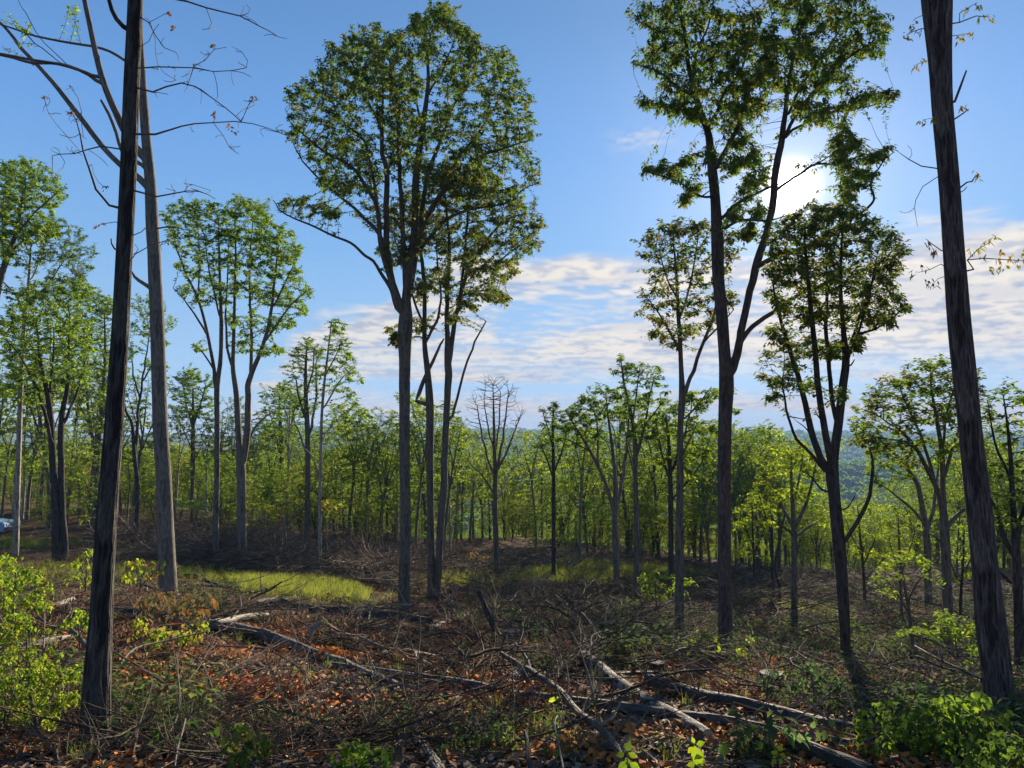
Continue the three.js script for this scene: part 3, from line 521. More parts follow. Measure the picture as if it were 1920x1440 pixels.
{ // the big forked tree in front of the sun
  const T = new Tree({ d: depthAt(1360, 1226), step: 0.15, twigR: 0.005, exp: 2.35 });
  T.pixelLimb(L(1362, 1236, 17, 1361, 1212, 14.2, 1359, 1120, 12.6, 1358, 1000, 12, 1358, 880, 12, 1360, 780, 12.6, 1362, 715, 13.6, 1358, 660, 11, 1354, 600, 11, 1347, 520, 10.8, 1345, 458, 11.6, 1341, 375, 9.4, 1336, 325, 9, 1328, 250, 6.6, 1316, 217, 5.6, 1299, 158, 4.8, 1289, 112, 4.2, 1286, 70, 3.6, 1276, 25, 2.8, 1270, -60, 1.4));
  const w = (z, ...a) => T.pixelLimb(L(...a), z, 0.4);
  w(0.9, 1366, 705, 9, 1382, 668, 8, 1388, 635, 7.4, 1394, 600, 7, 1407, 542, 7, 1418, 496, 7.6, 1437, 437, 6.6, 1449, 375, 6.6, 1457, 300, 6.8, 1466, 262, 6, 1473, 208, 4.6, 1479, 158, 3.8, 1491, 92, 3, 1512, 20, 2, 1525, -70, 1);
  w(-1.2, 1343, 318, 5, 1350, 300, 4.8, 1362, 280, 4.6, 1387, 230, 4, 1393, 200, 3.4, 1412, 162, 2.6, 1449, 125, 1.6, 1470, 110, .8);
  w(0.9, 1326, 240, 3.6, 1345, 208, 3.2, 1357, 175, 3, 1387, 137, 2.4, 1403, 83, 1.7, 1415, 20, 1); w(-0.9, 1298, 150, 2.8, 1310, 90, 2.2, 1330, 40, 1.6, 1340, -30, .8);
  w(1.0, 1318, 215, 2.6, 1300, 204, 2.2, 1274, 206, 1.9, 1255, 200, 1.5, 1232, 202, .9); w(-1.0, 1302, 180, 2.6, 1285, 172, 2.3, 1270, 162, 2, 1245, 142, 1.8, 1224, 129, 1.4, 1205, 124, 1, 1187, 121, .7);
  w(-0.7, 1337, 369, 2.6, 1318, 369, 2.3, 1303, 362, 2, 1274, 342, 1.8, 1237, 329, 1.4, 1207, 321, .8);
  w(0.5, 1353, 412, 3.6, 1368, 395, 3.4, 1387, 379, 3.2, 1415, 365, 2.6, 1441, 352, 2.2, 1462, 345, 1.2); w(-0.6, 1356, 432, 3.2, 1372, 420, 2.8, 1395, 412, 2.4, 1430, 414, 2, 1449, 412, 1.4, 1490, 400, .8);
  w(-1.0, 1470, 258, 4, 1485, 230, 3.6, 1503, 200, 3.3, 1537, 162, 2.8, 1591, 108, 2, 1641, 75, 1); w(0.9, 1469, 262, 3, 1485, 245, 2.8, 1507, 233, 2.6, 1553, 212, 2.2, 1603, 204, 1.8, 1640, 196, 1.2, 1678, 178, .7);
  w(1.1, 1476, 220, 3, 1491, 183, 2.7, 1520, 133, 2.3, 1562, 75, 1.7, 1587, 25, 1.1, 1600, -40, .7);
  w(0.8, 1449, 362, 3, 1475, 342, 2.6, 1495, 329, 2.5, 1528, 308, 2.2, 1574, 308, 1.6, 1620, 287, 1); w(0.2, 1528, 309, 1.4, 1560, 290, 1.2, 1600, 275, .8);
  w(-1.4, 1420, 500, 5, 1440, 489, 4.8, 1453, 483, 4.4, 1487, 471, 4, 1528, 454, 3.6, 1570, 425, 3.2, 1607, 404, 2.8, 1628, 388, 2.4, 1639, 372, 2.2, 1632, 346, 2, 1645, 320, 1.6, 1657, 300, 1.2, 1674, 287, .8);
  w(1.2, 1390, 640, 5, 1408, 615, 4.6, 1430, 598, 4.4, 1453, 583, 4, 1495, 554, 3.4, 1553, 529, 2.6, 1590, 504, 1.8, 1620, 480, 1);
  T.baseY = P(1360, 470, T.d).y;
  T.pixelCrown(B(1205, 18, 18, 1230, 40, 30, 1285, 30, 42, 1345, 45, 40, 1395, 55, 36, 1240, 90, 34, 1300, 100, 40, 1360, 110, 36, 1410, 110, 36, 1440, 75, 22, 1197, 120, 15, 1225, 128, 18, 1255, 145, 22, 1300, 160, 30, 1355, 165, 34, 1410, 165, 32, 1440, 135, 20, 1240, 202, 16, 1210, 195, 15, 1270, 208, 18, 1310, 215, 22, 1290, 185, 20, 1370, 215, 26, 1405, 205, 22, 1215, 318, 13, 1240, 315, 16, 1265, 325, 15, 1285, 300, 14, 1300, 355, 14, 1285, 375, 10, 1330, 290, 16, 1390, 270, 22, 1410, 300, 22, 1375, 310, 18, 1400, 350, 18, 1425, 330, 16, 1380, 400, 16, 1420, 395, 14, 1400, 440, 12,
    1490, 20, 36, 1540, 30, 38, 1590, 30, 34, 1635, 35, 26, 1655, 60, 16, 1495, 90, 36, 1550, 95, 38, 1605, 85, 30, 1640, 95, 18, 1480, 150, 26, 1530, 155, 32, 1575, 145, 26, 1625, 180, 18, 1655, 185, 16, 1680, 175, 9, 1590, 200, 18, 1550, 215, 20, 1510, 205, 20, 1575, 255, 22, 1605, 275, 18, 1575, 292, 16, 1590, 320, 20, 1625, 300, 16, 1610, 340, 16, 1585, 350, 12, 1650, 290, 15, 1668, 275, 10, 1640, 330, 12, 1590, 370, 14, 1240, -50, 40, 1330, -50, 45, 1400, -40, 36, 1490, -60, 44, 1560, -50, 44, 1620, -30, 30), 0.55, 0.75);
  putTree('forked_tree', 'big forked tree in front of the sun, its crown cut by the photo top', T, { mat: M.barkFlareBrown, thick: 2, leafOpts: { size: 0.135, per: 8, reach: 4, colors: GREEN.deep.concat(GREEN.deep, GREEN.olive), droop: 0.7, width: 0.4 } });
}
srand(107);
{ // thinner tree left of it
  const T = new Tree({ d: depthAt(1273, 1205), step: 0.2, twigR: 0.006, exp: 2.3 });
  T.pixelLimb(L(1272, 1212, 12, 1273, 1195, 9.6, 1274, 1100, 8.2, 1274, 1000, 7.6, 1275, 900, 6.6, 1276, 800, 5.8, 1279, 745, 6.4, 1277, 690, 4.6, 1275, 640, 4.2, 1271, 580, 3.6, 1268, 510, 2.6, 1262, 450, 1.4));
  const w = (z, ...a) => T.pixelLimb(L(...a), z, 0.5);
  w(0.8, 1282, 745, 4.6, 1292, 715, 4, 1302, 690, 3.7, 1318, 645, 3.2, 1334, 605, 2.8, 1345, 560, 2.4, 1352, 500, 1.8, 1356, 450, 1); w(-0.8, 1276, 660, 2.4, 1255, 620, 2, 1230, 580, 1.5, 1210, 555, .8); w(1, 1272, 600, 2.4, 1290, 550, 2, 1302, 490, 1.4, 1310, 440, .8);
  w(-1, 1270, 560, 2, 1250, 520, 1.6, 1236, 470, 1); w(-0.6, 1320, 640, 2, 1350, 610, 1.5, 1375, 580, .9);
  w(0.6, 1279, 790, 2.2, 1300, 770, 1.8, 1320, 745, 1.2, 1335, 725, .7); w(-.4, 1276, 860, 2, 1290, 830, 1.6, 1304, 800, 1);
  T.baseY = P(1273, 720, T.d).y;
  T.pixelCrown(B(1225, 440, 22, 1255, 430, 22, 1285, 428, 22, 1315, 425, 20, 1345, 430, 24, 1375, 445, 20, 1225, 470, 24, 1265, 475, 30, 1310, 470, 28, 1360, 480, 24, 1235, 515, 24, 1280, 520, 30, 1330, 520, 24, 1220, 550, 18, 1255, 560, 24, 1300, 570, 24, 1345, 560, 22, 1375, 555, 14, 1205, 590, 15, 1240, 600, 18, 1285, 615, 20, 1330, 600, 20, 1220, 625, 14, 1250, 640, 14), 1.3, 0.85);
  putTree('slender_tree', 'slender tree with a brownish round crown, just left of the big forked trunk', T, { mat: M.barkMid, thick: 1.8, leafOpts: { size: 0.135, per: 8, reach: 4, colors: GREEN.olive.concat(GREEN.olive, GREEN.deep, [[0.2, 0.15, 0.03]]), droop: 0.5 } });
}
srand(108);
{ // many-stemmed tree below the sun
  const T = new Tree({ d: depthAt(1585, 1252), step: 0.15, twigR: 0.005, exp: 2.35 });
  T.pixelLimb(L(1588, 1262, 14, 1586, 1240, 9.4, 1584, 1180, 9.2, 1580, 1110, 10, 1576, 1050, 10.4, 1571, 1000, 11, 1564, 930, 10.6, 1560, 885, 11.4, 1564, 850, 8.4, 1572, 795, 8, 1581, 720, 7.6, 1586, 680, 7, 1581, 617, 4.6, 1576, 540, 3.4, 1578, 460, 2, 1582, 420, 1));
  const w = (z, ...a) => T.pixelLimb(L(...a), z, 0.3);
  w(-0.9, 1553, 890, 4, 1535, 868, 3.4, 1517, 847, 3, 1494, 823, 2.8, 1479, 785, 2.4, 1472, 752, 2, 1466, 720, 1.2);
  w(0.5, 1555, 885, 6.6, 1541, 862, 6.2, 1527, 828, 6, 1515, 776, 5.6, 1501, 718, 5, 1489, 680, 4.4, 1472, 627, 3.6, 1458, 580, 2.6, 1450, 530, 1.6);
  w(-0.7, 1559, 870, 6.4, 1551, 828, 6.2, 1539, 761, 5.8, 1532, 694, 5.4, 1522, 608, 4.8, 1516, 540, 3.8, 1510, 470, 2.6, 1508, 420, 1.2);
  w(1.1, 1572, 800, 4.4, 1560, 752, 4.2, 1554, 680, 4, 1549, 608, 3.6, 1551, 530, 2.6, 1548, 450, 1.5); w(-0.9, 1587, 684, 4, 1604, 632, 3, 1625, 622, 2.4, 1642, 617, 2, 1675, 595, 1.4, 1697, 577, .8);
  w(0.8, 1588, 672, 3.4, 1610, 600, 2.8, 1632, 540, 2.2, 1655, 480, 1.4); w(-.5, 1604, 640, 2.4, 1625, 570, 2, 1640, 500, 1.3);
  w(-0.7, 1579, 1022, 4.4, 1592, 1002, 4.2, 1609, 977, 4, 1625, 945, 3.6, 1633, 915, 3.3, 1637, 880, 2.8, 1634, 855, 2, 1628, 838, 1.2);
  w(0.3, 1551, 930, 2, 1535, 910, 1.8, 1522, 895, 1.6, 1512, 886, 1); w(.2, 1541, 862, 2, 1520, 815, 1.6, 1508, 800, 1.1, 1494, 790, .7); w(.2, 1480, 780, 1.2, 1496, 784, 1, 1510, 786, .6); w(0, 1552, 800, 1.6, 1536, 783, 1.4, 1530, 770, 1); w(0, 1590, 690, 2, 1597, 682, 1.6, 1602, 674, 1);
  w(-0.4, 1572, 960, 1.6, 1590, 950, 1.4, 1604, 930, .9);
  T.baseY = P(1560, 800, T.d).y;
  T.pixelCrown(B(1450, 440, 24, 1490, 425, 28, 1530, 405, 26, 1570, 400, 24, 1605, 410, 26, 1640, 425, 26, 1672, 450, 22, 1690, 470, 12, 1470, 475, 30, 1520, 465, 36, 1575, 455, 38, 1630, 475, 34, 1675, 505, 22, 1450, 510, 22, 1495, 520, 32, 1550, 520, 36, 1605, 525, 34, 1655, 545, 26, 1690, 560, 15, 1700, 578, 10, 1445, 560, 18, 1480, 580, 24, 1525, 585, 26, 1580, 590, 28, 1635, 590, 24, 1665, 600, 16, 1445, 620, 15, 1470, 640, 18, 1510, 650, 20, 1560, 650, 20, 1610, 640, 16, 1440, 665, 13, 1480, 690, 14, 1430, 705, 13, 1455, 715, 13, 1445, 745, 12, 1510, 725, 12, 1580, 740, 12), 1.25, 0.85);
  putTree('multi_stemmed_tree', 'tree below the sun, splitting into upright limbs, right of the big forked trunk', T, { mat: M.barkDark, thick: 1.8, leafOpts: { size: 0.12, per: 8, reach: 4, colors: GREEN.deep.concat(GREEN.olive, GREEN.olive), droop: 0.5 } });
}
srand(109);
{ // fan-shaped tree at right
  const T = new Tree({ d: depthAt(1778, 1242), step: 0.18, twigR: 0.0055, exp: 2.3 });
  T.pixelLimb(L(1780, 1250, 11, 1779, 1230, 9, 1776, 1120, 8.4, 1773, 1040, 8, 1770, 985, 8, 1768, 930, 5, 1766, 850, 4.2, 1757, 790, 3.4, 1747, 735, 2, 1744, 700, 1));
  const w = (z, ...a) => T.pixelLimb(L(...a), z, 0.4);
  w(-0.8, 1769, 970, 5.4, 1758, 920, 4.8, 1747, 895, 4.4, 1728, 860, 3.8, 1709, 828, 3.2, 1685, 806, 2.4, 1661, 790, 1.4, 1640, 775, .8); w(0.8, 1753, 905, 3.4, 1735, 840, 2.8, 1710, 780, 2, 1690, 735, 1);
  w(0.6, 1773, 990, 4.4, 1795, 965, 3.6, 1815, 950, 2.4, 1840, 930, 1); w(1, 1769, 900, 3.6, 1790, 830, 3, 1812, 770, 2, 1825, 725, 1); w(-1, 1766, 850, 2.6, 1775, 780, 2, 1790, 720, 1);
  w(-.7, 1710, 830, 2, 1680, 825, 1.7, 1640, 820, 1.2, 1610, 808, .7); w(.4, 1774, 1030, 3, 1758, 1010, 2.4, 1742, 1000, 1.6);
  T.baseY = P(1775, 960, T.d).y;
  T.pixelCrown(B(1610, 770, 16, 1635, 745, 20, 1660, 730, 20, 1690, 715, 22, 1715, 700, 22, 1750, 692, 20, 1785, 695, 20, 1815, 705, 18, 1840, 725, 18, 1605, 800, 16, 1650, 775, 20, 1690, 760, 24, 1735, 735, 26, 1780, 735, 26, 1825, 760, 22, 1640, 815, 18, 1680, 800, 20, 1725, 780, 24, 1775, 780, 26, 1820, 800, 22, 1850, 770, 14, 1625, 840, 14, 1665, 840, 16, 1800, 840, 18, 1840, 840, 16, 1735, 830, 18, 1700, 860, 14, 1770, 840, 16, 1600, 830, 12), 1.15, 0.7);
  putTree('fan_crowned_tree', 'tree with a wide umbrella-like crown, left of the near brown trunk at right', T, { mat: M.barkMid, thick: 1.6, leafOpts: { size: 0.135, per: 8, reach: 4, colors: GREEN.bright.concat(GREEN.olive), droop: 0.25 } });
}
srand(110);
{ // tree at the right edge
  const T = new Tree({ d: depthAt(1908, 1275), step: 0.2, twigR: 0.006, exp: 2.3 });
  T.pixelLimb(L(1914, 1285, 11, 1912, 1262, 9, 1910, 1150, 8.4, 1906, 1060, 8, 1903, 1000, 6, 1898, 930, 5, 1895, 860, 3.6, 1888, 790, 2, 1880, 735, 1));
  const w = (z, ...a) => T.pixelLimb(L(...a), z, 0.4);
  w(0.6, 1905, 1045, 5, 1888, 1020, 4.6, 1877, 990, 4, 1868, 960, 3, 1855, 930, 2, 1846, 890, 1); w(-.6, 1904, 1000, 4, 1920, 950, 3.4, 1932, 880, 2.4, 1938, 800, 1); w(0.8, 1908, 1100, 3.4, 1892, 1090, 3, 1876, 1072, 2.4, 1862, 1060, 1.4); w(-.6, 1896, 900, 3, 1872, 850, 2.4, 1858, 790, 1.4, 1852, 750, .8);
  T.baseY = P(1905, 1000, T.d).y;
  T.pixelCrown(B(1860, 745, 20, 1890, 735, 22, 1920, 745, 24, 1950, 760, 24, 1865, 785, 24, 1900, 785, 26, 1940, 800, 30, 1855, 825, 20, 1890, 835, 26, 1930, 850, 28, 1860, 870, 20, 1900, 885, 24, 1945, 900, 26, 1850, 915, 16, 1885, 935, 20, 1925, 950, 22, 1865, 960, 16, 1905, 980, 16), 1.15, 0.7);
  putTree('edge_tree', 'dark stemmed leafy tree at the right edge of the photo, behind the near brown trunk', T, { mat: M.barkDark, thick: 1.6, leafOpts: { size: 0.135, per: 8, reach: 4, colors: GREEN.deep.concat(GREEN.bright), droop: 0.3 } });
}

// ---------------------------------------------------------------- trees standing further off on the left and in the middle
// [name, label, seed, material, twigR, leaf colours, leaf size, trunk, limbs [lean, ...], crown, density]
const midTrees = [
  ['double_trunk_tree', 'two dark trunks side by side, right of the pale thin trunk at far left', 201, 'barkDark', GREEN.bright, 0.2, L(104, 1057, 9, 105, 1040, 7.4, 104, 980, 6.6, 101, 900, 6.2, 97, 820, 6, 92, 756, 5, 84, 715, 4, 77, 687, 3.4, 72, 640, 2.2, 68, 600, 1),
    [[0.3, 115, 1050, 7, 120, 1040, 6.4, 117, 960, 6, 114, 868, 5.6, 114, 807, 5.2, 118, 770, 4.6, 125, 735, 4, 128, 690, 3, 129, 640, 2, 132, 590, 1], [-1.5, 100, 840, 3.6, 85, 780, 3, 66, 720, 2.4, 45, 680, 1.6, 25, 650, .8], [1.5, 116, 800, 3.2, 135, 760, 2.6, 150, 720, 2, 165, 680, 1.2], [1, 92, 750, 2.6, 98, 690, 2, 100, 620, 1.2]],
    B(30, 560, 24, 60, 545, 24, 95, 550, 24, 130, 560, 26, 160, 545, 20, 20, 610, 26, 60, 600, 26, 105, 600, 28, 145, 610, 26, 25, 655, 24, 70, 650, 26, 120, 650, 24, 160, 655, 20, 30, 700, 22, 75, 700, 22, 120, 700, 20, 155, 700, 18, 15, 730, 18, 60, 745, 16), 1],
  ['pale_thin_tree', 'thin pale straight trunk at far left, left of the two dark trunks', 202, 'barkPale', GREEN.deep, 0.17, L(27, 1052, 6, 29, 1035, 5.4, 31, 960, 5, 35, 840, 4.6, 39, 720, 4.2, 45, 610, 3.8, 50, 572, 3.4, 54, 520, 2.4, 58, 460, 1.2),
    [[1, 50, 578, 2.6, 66, 558, 2.2, 88, 536, 1.8, 105, 510, 1.4, 118, 490, .9], [-1, 48, 590, 2.4, 30, 555, 2, 12, 535, 1.5, -5, 515, .9], [.5, 54, 530, 1.6, 75, 490, 1.2, 85, 450, .8], [-.8, 86, 538, 1.4, 120, 530, 1.2, 150, 515, .8]],
    B(50, 440, 22, 80, 425, 24, 110, 430, 24, 135, 445, 24, 155, 470, 22, 165, 500, 16, 120, 480, 24, 85, 475, 22, 50, 485, 22, 20, 480, 18, 145, 525, 18, 100, 520, 18, 175, 480, 12), 0.8],
  ['leaning_edge_tree', 'leafy crown reaching in from the left edge of the photo, above the thin pale trunk', 203, 'barkMid', GREEN.bright, 0.2, L(-46, 1060, 9, -40, 900, 8, -28, 720, 7, -12, 590, 6, 4, 512, 5.4, 18, 470, 4.6, 32, 430, 3.6, 40, 380, 2.4, 48, 330, 1),
    [[1, 6, 508, 3, 8, 450, 2.4, 5, 390, 1.6, 10, 330, .8], [-1, 26, 450, 2.6, 55, 410, 2, 85, 380, 1.4, 110, 360, .8], [.6, 14, 480, 2.4, 45, 450, 1.8, 80, 430, 1.2, 100, 425, .8]],
    B(15, 318, 20, 45, 312, 20, 75, 325, 20, 100, 345, 18, 118, 370, 11, 25, 350, 26, 65, 360, 26, 95, 380, 18, 15, 390, 26, 55, 400, 26, 88, 415, 18, 20, 435, 24, 60, 440, 22, 100, 435, 14, -30, 340, 30, -40, 400, 36, -20, 450, 26, 15, 475, 16), 1],
  ['twin_limbed_tree', 'leafy tree behind the dark near trunk, its stem forking low at far left', 204, 'barkMid', GREEN.bright, 0.22, L(181, 992, 7, 181, 970, 6, 181, 900, 5.6, 184, 830, 5, 190, 770, 4, 195, 710, 3.2, 197, 650, 2.2, 196, 590, 1),
    [[.6, 181, 900, 4, 174, 830, 3.4, 166, 770, 2.8, 160, 700, 2, 158, 640, 1], [-.8, 186, 800, 3, 205, 740, 2.2, 215, 680, 1.2], [.8, 170, 800, 2.4, 150, 760, 1.8, 135, 720, 1]],
    B(170, 560, 22, 195, 575, 22, 220, 590, 20, 160, 600, 24, 190, 620, 26, 165, 650, 24, 205, 660, 24, 180, 700, 22, 150, 690, 20, 215, 710, 18, 145, 740, 16, 190, 745, 16), 0.9],
  ['crooked_tree', 'sparse crooked dark stem between the two near trunks at left', 205, 'barkDark', GREEN.bright, 0.18, L(252, 1020, 6, 254, 1005, 4.6, 257, 960, 4.2, 258, 911, 4, 252, 850, 3.6, 250, 816, 3.4, 246, 790, 2.6, 237, 773, 2.2, 230, 740, 1.2),
    [[.5, 254, 860, 3, 257, 800, 2.8, 259, 773, 2.5, 266, 721, 2, 272, 680, 1.5, 280, 620, .8], [-.5, 262, 745, 1.8, 250, 700, 1.4, 246, 650, .8], [.5, 268, 715, 1.6, 290, 670, 1.2, 300, 620, .7]],
    B(262, 575, 20, 285, 570, 18, 300, 590, 18, 250, 610, 20, 275, 620, 22, 300, 640, 18, 245, 660, 16, 280, 680, 14, 305, 690, 12, 320, 610, 12), 0.7],
  ['tall_slim_tree', 'tall slim stem right of the pale grey trunk, its limbs spreading left', 206, 'barkMid', GREEN.bright, 0.2, L(402, 1066, 7.4, 403, 1048, 6, 405, 960, 5.4, 407, 868, 5, 407, 780, 4.8, 407, 725, 5, 413, 680, 4, 415, 610, 3.6, 413, 545, 2.8, 411, 470, 1.8, 410, 410, .9),
    [[1.2, 405, 730, 4, 399, 682, 3.4, 388, 622, 3, 370, 557, 2.5, 352, 520, 2, 336, 480, 1.6, 322, 430, .9], [-1.2, 388, 625, 2.2, 365, 590, 1.8, 345, 560, 1.2, 325, 540, .7], [.8, 372, 560, 2, 375, 490, 1.5, 372, 420, .9], [-.6, 400, 690, 1.8, 380, 660, 1.4, 367, 650, .8], [-1, 414, 600, 2, 395, 520, 1.5, 385, 450, .8]],
    B(325, 400, 18, 345, 390, 20, 370, 395, 22, 395, 400, 20, 330, 430, 20, 362, 430, 22, 395, 440, 22, 345, 465, 18, 380, 475, 22, 405, 490, 18, 360, 510, 16, 395, 525, 16, 335, 495, 12, 372, 560, 12, 345, 545, 12, 415, 425, 20, 420, 480, 18, 412, 535, 16, 380, 560, 14, 372, 655, 9, 312, 410, 10), 1],
  ['tall_spreading_tree', 'tall grey tree forking in two above the bright grass patch, with a wide crown', 207, 'barkGrey', GREEN.bright, 0.2, L(455, 1066, 11, 454, 1048, 9, 453, 960, 8.4, 452, 880, 8.4, 449, 840, 6, 446, 790, 5.4, 443, 738, 5, 437, 690, 4.2, 438, 640, 3.4, 440, 560, 2.6, 442, 480, 1.8, 440, 410, .9),
    [[-.8, 456, 870, 7, 462, 820, 6.2, 465, 760, 5.8, 467, 715, 5.4, 480, 680, 4.4, 491, 652, 3.8, 508, 588, 3, 516, 523, 2.2, 522, 460, 1.2, 526, 440, .7], [1, 440, 700, 3, 428, 660, 2.6, 424, 600, 2, 426, 520, 1.4, 430, 440, .8], [1.4, 470, 700, 3.4, 472, 620, 2.8, 468, 540, 2.2, 470, 460, 1.5, 475, 410, .8], [-1.4, 494, 645, 2.6, 525, 600, 2, 552, 565, 1.4, 575, 545, .8], [.8, 510, 580, 2, 540, 520, 1.5, 560, 480, .8], [.6, 460, 840, 2.4, 480, 800, 2, 500, 780, 1.4, 520, 770, .8]],
    B(430, 395, 20, 455, 385, 20, 480, 400, 22, 505, 425, 20, 535, 440, 18, 555, 465, 14, 425, 440, 22, 460, 435, 26, 495, 460, 24, 530, 480, 22, 435, 490, 22, 470, 490, 24, 510, 510, 24, 550, 515, 20, 575, 545, 14, 445, 540, 20, 490, 550, 22, 530, 560, 22, 565, 580, 14, 420, 560, 14, 470, 600, 18, 510, 610, 16, 545, 605, 14, 455, 640, 14, 495, 660, 12, 525, 655, 10, 440, 600, 12), 1.05],
  ['round_crowned_tree', 'small tree with a round bright crown, seen right of the pale grey trunk', 208, 'barkMid', GREEN.bright, 0.24, L(361, 992, 5, 361, 975, 4, 361, 850, 3.4, 362, 790, 3, 362, 730, 1.5),
    [[1, 361, 800, 2, 350, 760, 1.5, 342, 720, .8], [-1, 362, 800, 2, 375, 760, 1.5, 385, 725, .8], [.5, 361, 850, 1.6, 345, 810, 1.2, 330, 780, .7]],
    B(340, 715, 18, 362, 708, 18, 384, 718, 16, 332, 740, 16, 360, 740, 20, 388, 748, 15, 345, 768, 15, 372, 772, 15), 1.4],
  ['twin_top_tree', 'upright dark-stemmed tree with a domed crown, left of the very thin pale stem', 209, 'barkMid', GREEN.deep.concat(GREEN.bright), 0.2, L(575, 1034, 7, 575, 1018, 5.6, 577, 926, 5, 577, 818, 4.8, 574, 754, 4.2, 573, 700, 3, 575, 650, 1.2),
    [[1, 577, 830, 2.6, 588, 780, 2.4, 593, 730, 2, 592, 680, 1.2], [-1, 575, 790, 2.6, 562, 750, 2, 555, 710, 1.2], [.8, 576, 850, 2.2, 560, 810, 1.7, 548, 780, 1], [-.8, 574, 740, 2, 585, 700, 1.5, 588, 660, .8]],
    B(560, 660, 15, 580, 648, 15, 598, 660, 14, 550, 690, 16, 575, 685, 20, 600, 695, 17, 548, 720, 14, 575, 720, 18, 602, 730, 14, 560, 755, 14, 592, 760, 13, 545, 760, 10), 1.3],
  ['thin_pale_tree', 'very thin pale stem standing alone behind the grass patch, with a tall pointed crown', 210, 'barkPale', GREEN.bright, 0.2, L(600, 1070, 5, 600, 1056, 3.8, 600, 980, 3.4, 600.5, 904, 3.2, 602, 830, 3, 604, 770, 2.8, 609, 711, 2.4, 614, 670, 2, 619, 625, 1.2, 622, 600, .7),
    [[.8, 605, 770, 2, 625, 735, 1.6, 645, 705, 1.2, 665, 690, .7], [-.8, 611, 700, 1.6, 628, 670, 1.3, 642, 640, .8], [.5, 602, 830, 1.6, 620, 800, 1.3, 645, 775, .8], [-.5, 601, 900, 1.4, 590, 860, 1.1, 570, 840, .7]],
    B(626, 605, 13, 640, 615, 13, 620, 630, 15, 645, 642, 15, 625, 660, 16, 652, 672, 14, 635, 695, 16, 662, 700, 12, 625, 725, 14, 655, 735, 14, 640, 765, 13, 668, 758, 9, 680, 720, 7, 615, 690, 10, 655, 785, 10, 625, 790, 10), 1.1],
  ['bushy_mid_tree', 'lower bushy tree left of the domed tree, its stem in shade at the clearing edge', 211, 'barkMid', GREEN.bright, 0.22, L(533, 998, 5.4, 532, 980, 4.4, 529, 880, 4, 526, 800, 3.4, 524, 740, 1.5),
    [[1, 528, 860, 2.4, 515, 810, 1.8, 505, 770, 1], [-1, 528, 850, 2.4, 545, 800, 1.8, 553, 760, 1]],
    B(505, 745, 18, 530, 735, 18, 552, 750, 16, 500, 775, 18, 530, 770, 20, 556, 785, 16, 510, 805, 16, 540, 815, 15, 495, 820, 12), 1.2],
  ['bare_tree', 'bare leafless tree with a fine round twig crown in the middle background', 212, 'barkMid', null, 0, L(931, 1084, 7.4, 931, 1068, 5.6, 930, 1000, 4.8, 928, 926, 4.4, 929, 890, 4.4, 927, 840, 3.2, 926, 790, 2.4, 925, 745, 1.2, 924, 720, .7),
    [[.8, 930, 890, 3, 938, 850, 2.5, 945, 810, 2, 950, 760, 1.2, 952, 730, .7], [-.8, 929, 900, 2.6, 915, 860, 2.1, 903, 810, 1.6, 893, 760, .9], [.8, 930, 885, 2.4, 948, 850, 2, 962, 815, 1.4, 975, 780, .8], [-.6, 929, 930, 2, 910, 900, 1.6, 893, 880, 1, 880, 868, .7], [.5, 930, 940, 1.8, 948, 905, 1.5, 960, 880, 1, 970, 870, .7], [-1, 927, 850, 2, 915, 800, 1.5, 908, 750, .8], [1, 928, 850, 2, 936, 790, 1.5, 938, 735, .8]],
    B(895, 735, 14, 915, 715, 14, 940, 715, 14, 962, 730, 14, 880, 760, 13, 905, 755, 16, 930, 750, 16, 955, 760, 16, 976, 770, 12, 890, 790, 13, 915, 790, 14, 945, 795, 15, 970, 800, 13, 900, 820, 12, 960, 830, 12, 880, 850, 8), 1.3],
  ['narrow_tree', 'narrow sparse tree on its own right of the bare tree, standing on open brush', 213, 'barkDark', GREEN.deep, 0.2, L(1038, 1096, 5.6, 1038, 1080, 4.4, 1038, 1000, 4, 1038, 904, 3.6, 1037, 830, 2.8, 1037, 790, 2, 1038, 765, 1),
    [[.6, 1038, 900, 2, 1025, 860, 1.6, 1012, 830, 1], [-.6, 1038, 890, 2, 1052, 850, 1.6, 1062, 815, 1], [.6, 1037, 840, 1.6, 1026, 800, 1.2, 1020, 775, .8]],
    B(1022, 775, 10, 1040, 765, 12, 1056, 778, 11, 1018, 798, 11, 1040, 795, 13, 1062, 805, 11, 1028, 825, 12, 1052, 832, 12, 1012, 835, 9, 1068, 838, 8, 1036, 860, 11), 1.2],
  ['vase_tree', 'tree whose limbs open like a vase, right of the narrow sparse tree', 214, 'barkGrey', GREEN.deep.concat(GREEN.bright), 0.2, L(1157, 1126, 8.4, 1157, 1110, 6.6, 1155, 1050, 6.2, 1153, 982, 6, 1153, 940, 4.4, 1153, 895, 3.8, 1148, 840, 3, 1140, 780, 1.8, 1136, 740, .9),
    [[-1, 1152, 960, 4.4, 1140, 920, 3.6, 1117, 867, 3, 1105, 845, 2.7, 1090, 818, 2.2, 1072, 790, 1.4, 1060, 770, .8], [1, 1154, 960, 4, 1164, 915, 3.4, 1170, 880, 3, 1176, 828, 2.2, 1178, 770, 1.2], [.8, 1120, 872, 2.4, 1120, 810, 1.8, 1112, 760, 1], [-.6, 1105, 845, 2, 1075, 830, 1.4, 1052, 820, .8]],
    B(1050, 795, 14, 1075, 770, 16, 1100, 750, 16, 1125, 735, 15, 1150, 740, 14, 1062, 800, 15, 1095, 785, 17, 1128, 770, 17, 1155, 775, 14, 1045, 825, 11, 1085, 815, 14, 1120, 810, 13, 1168, 745, 12, 1180, 780, 11), 1.2],
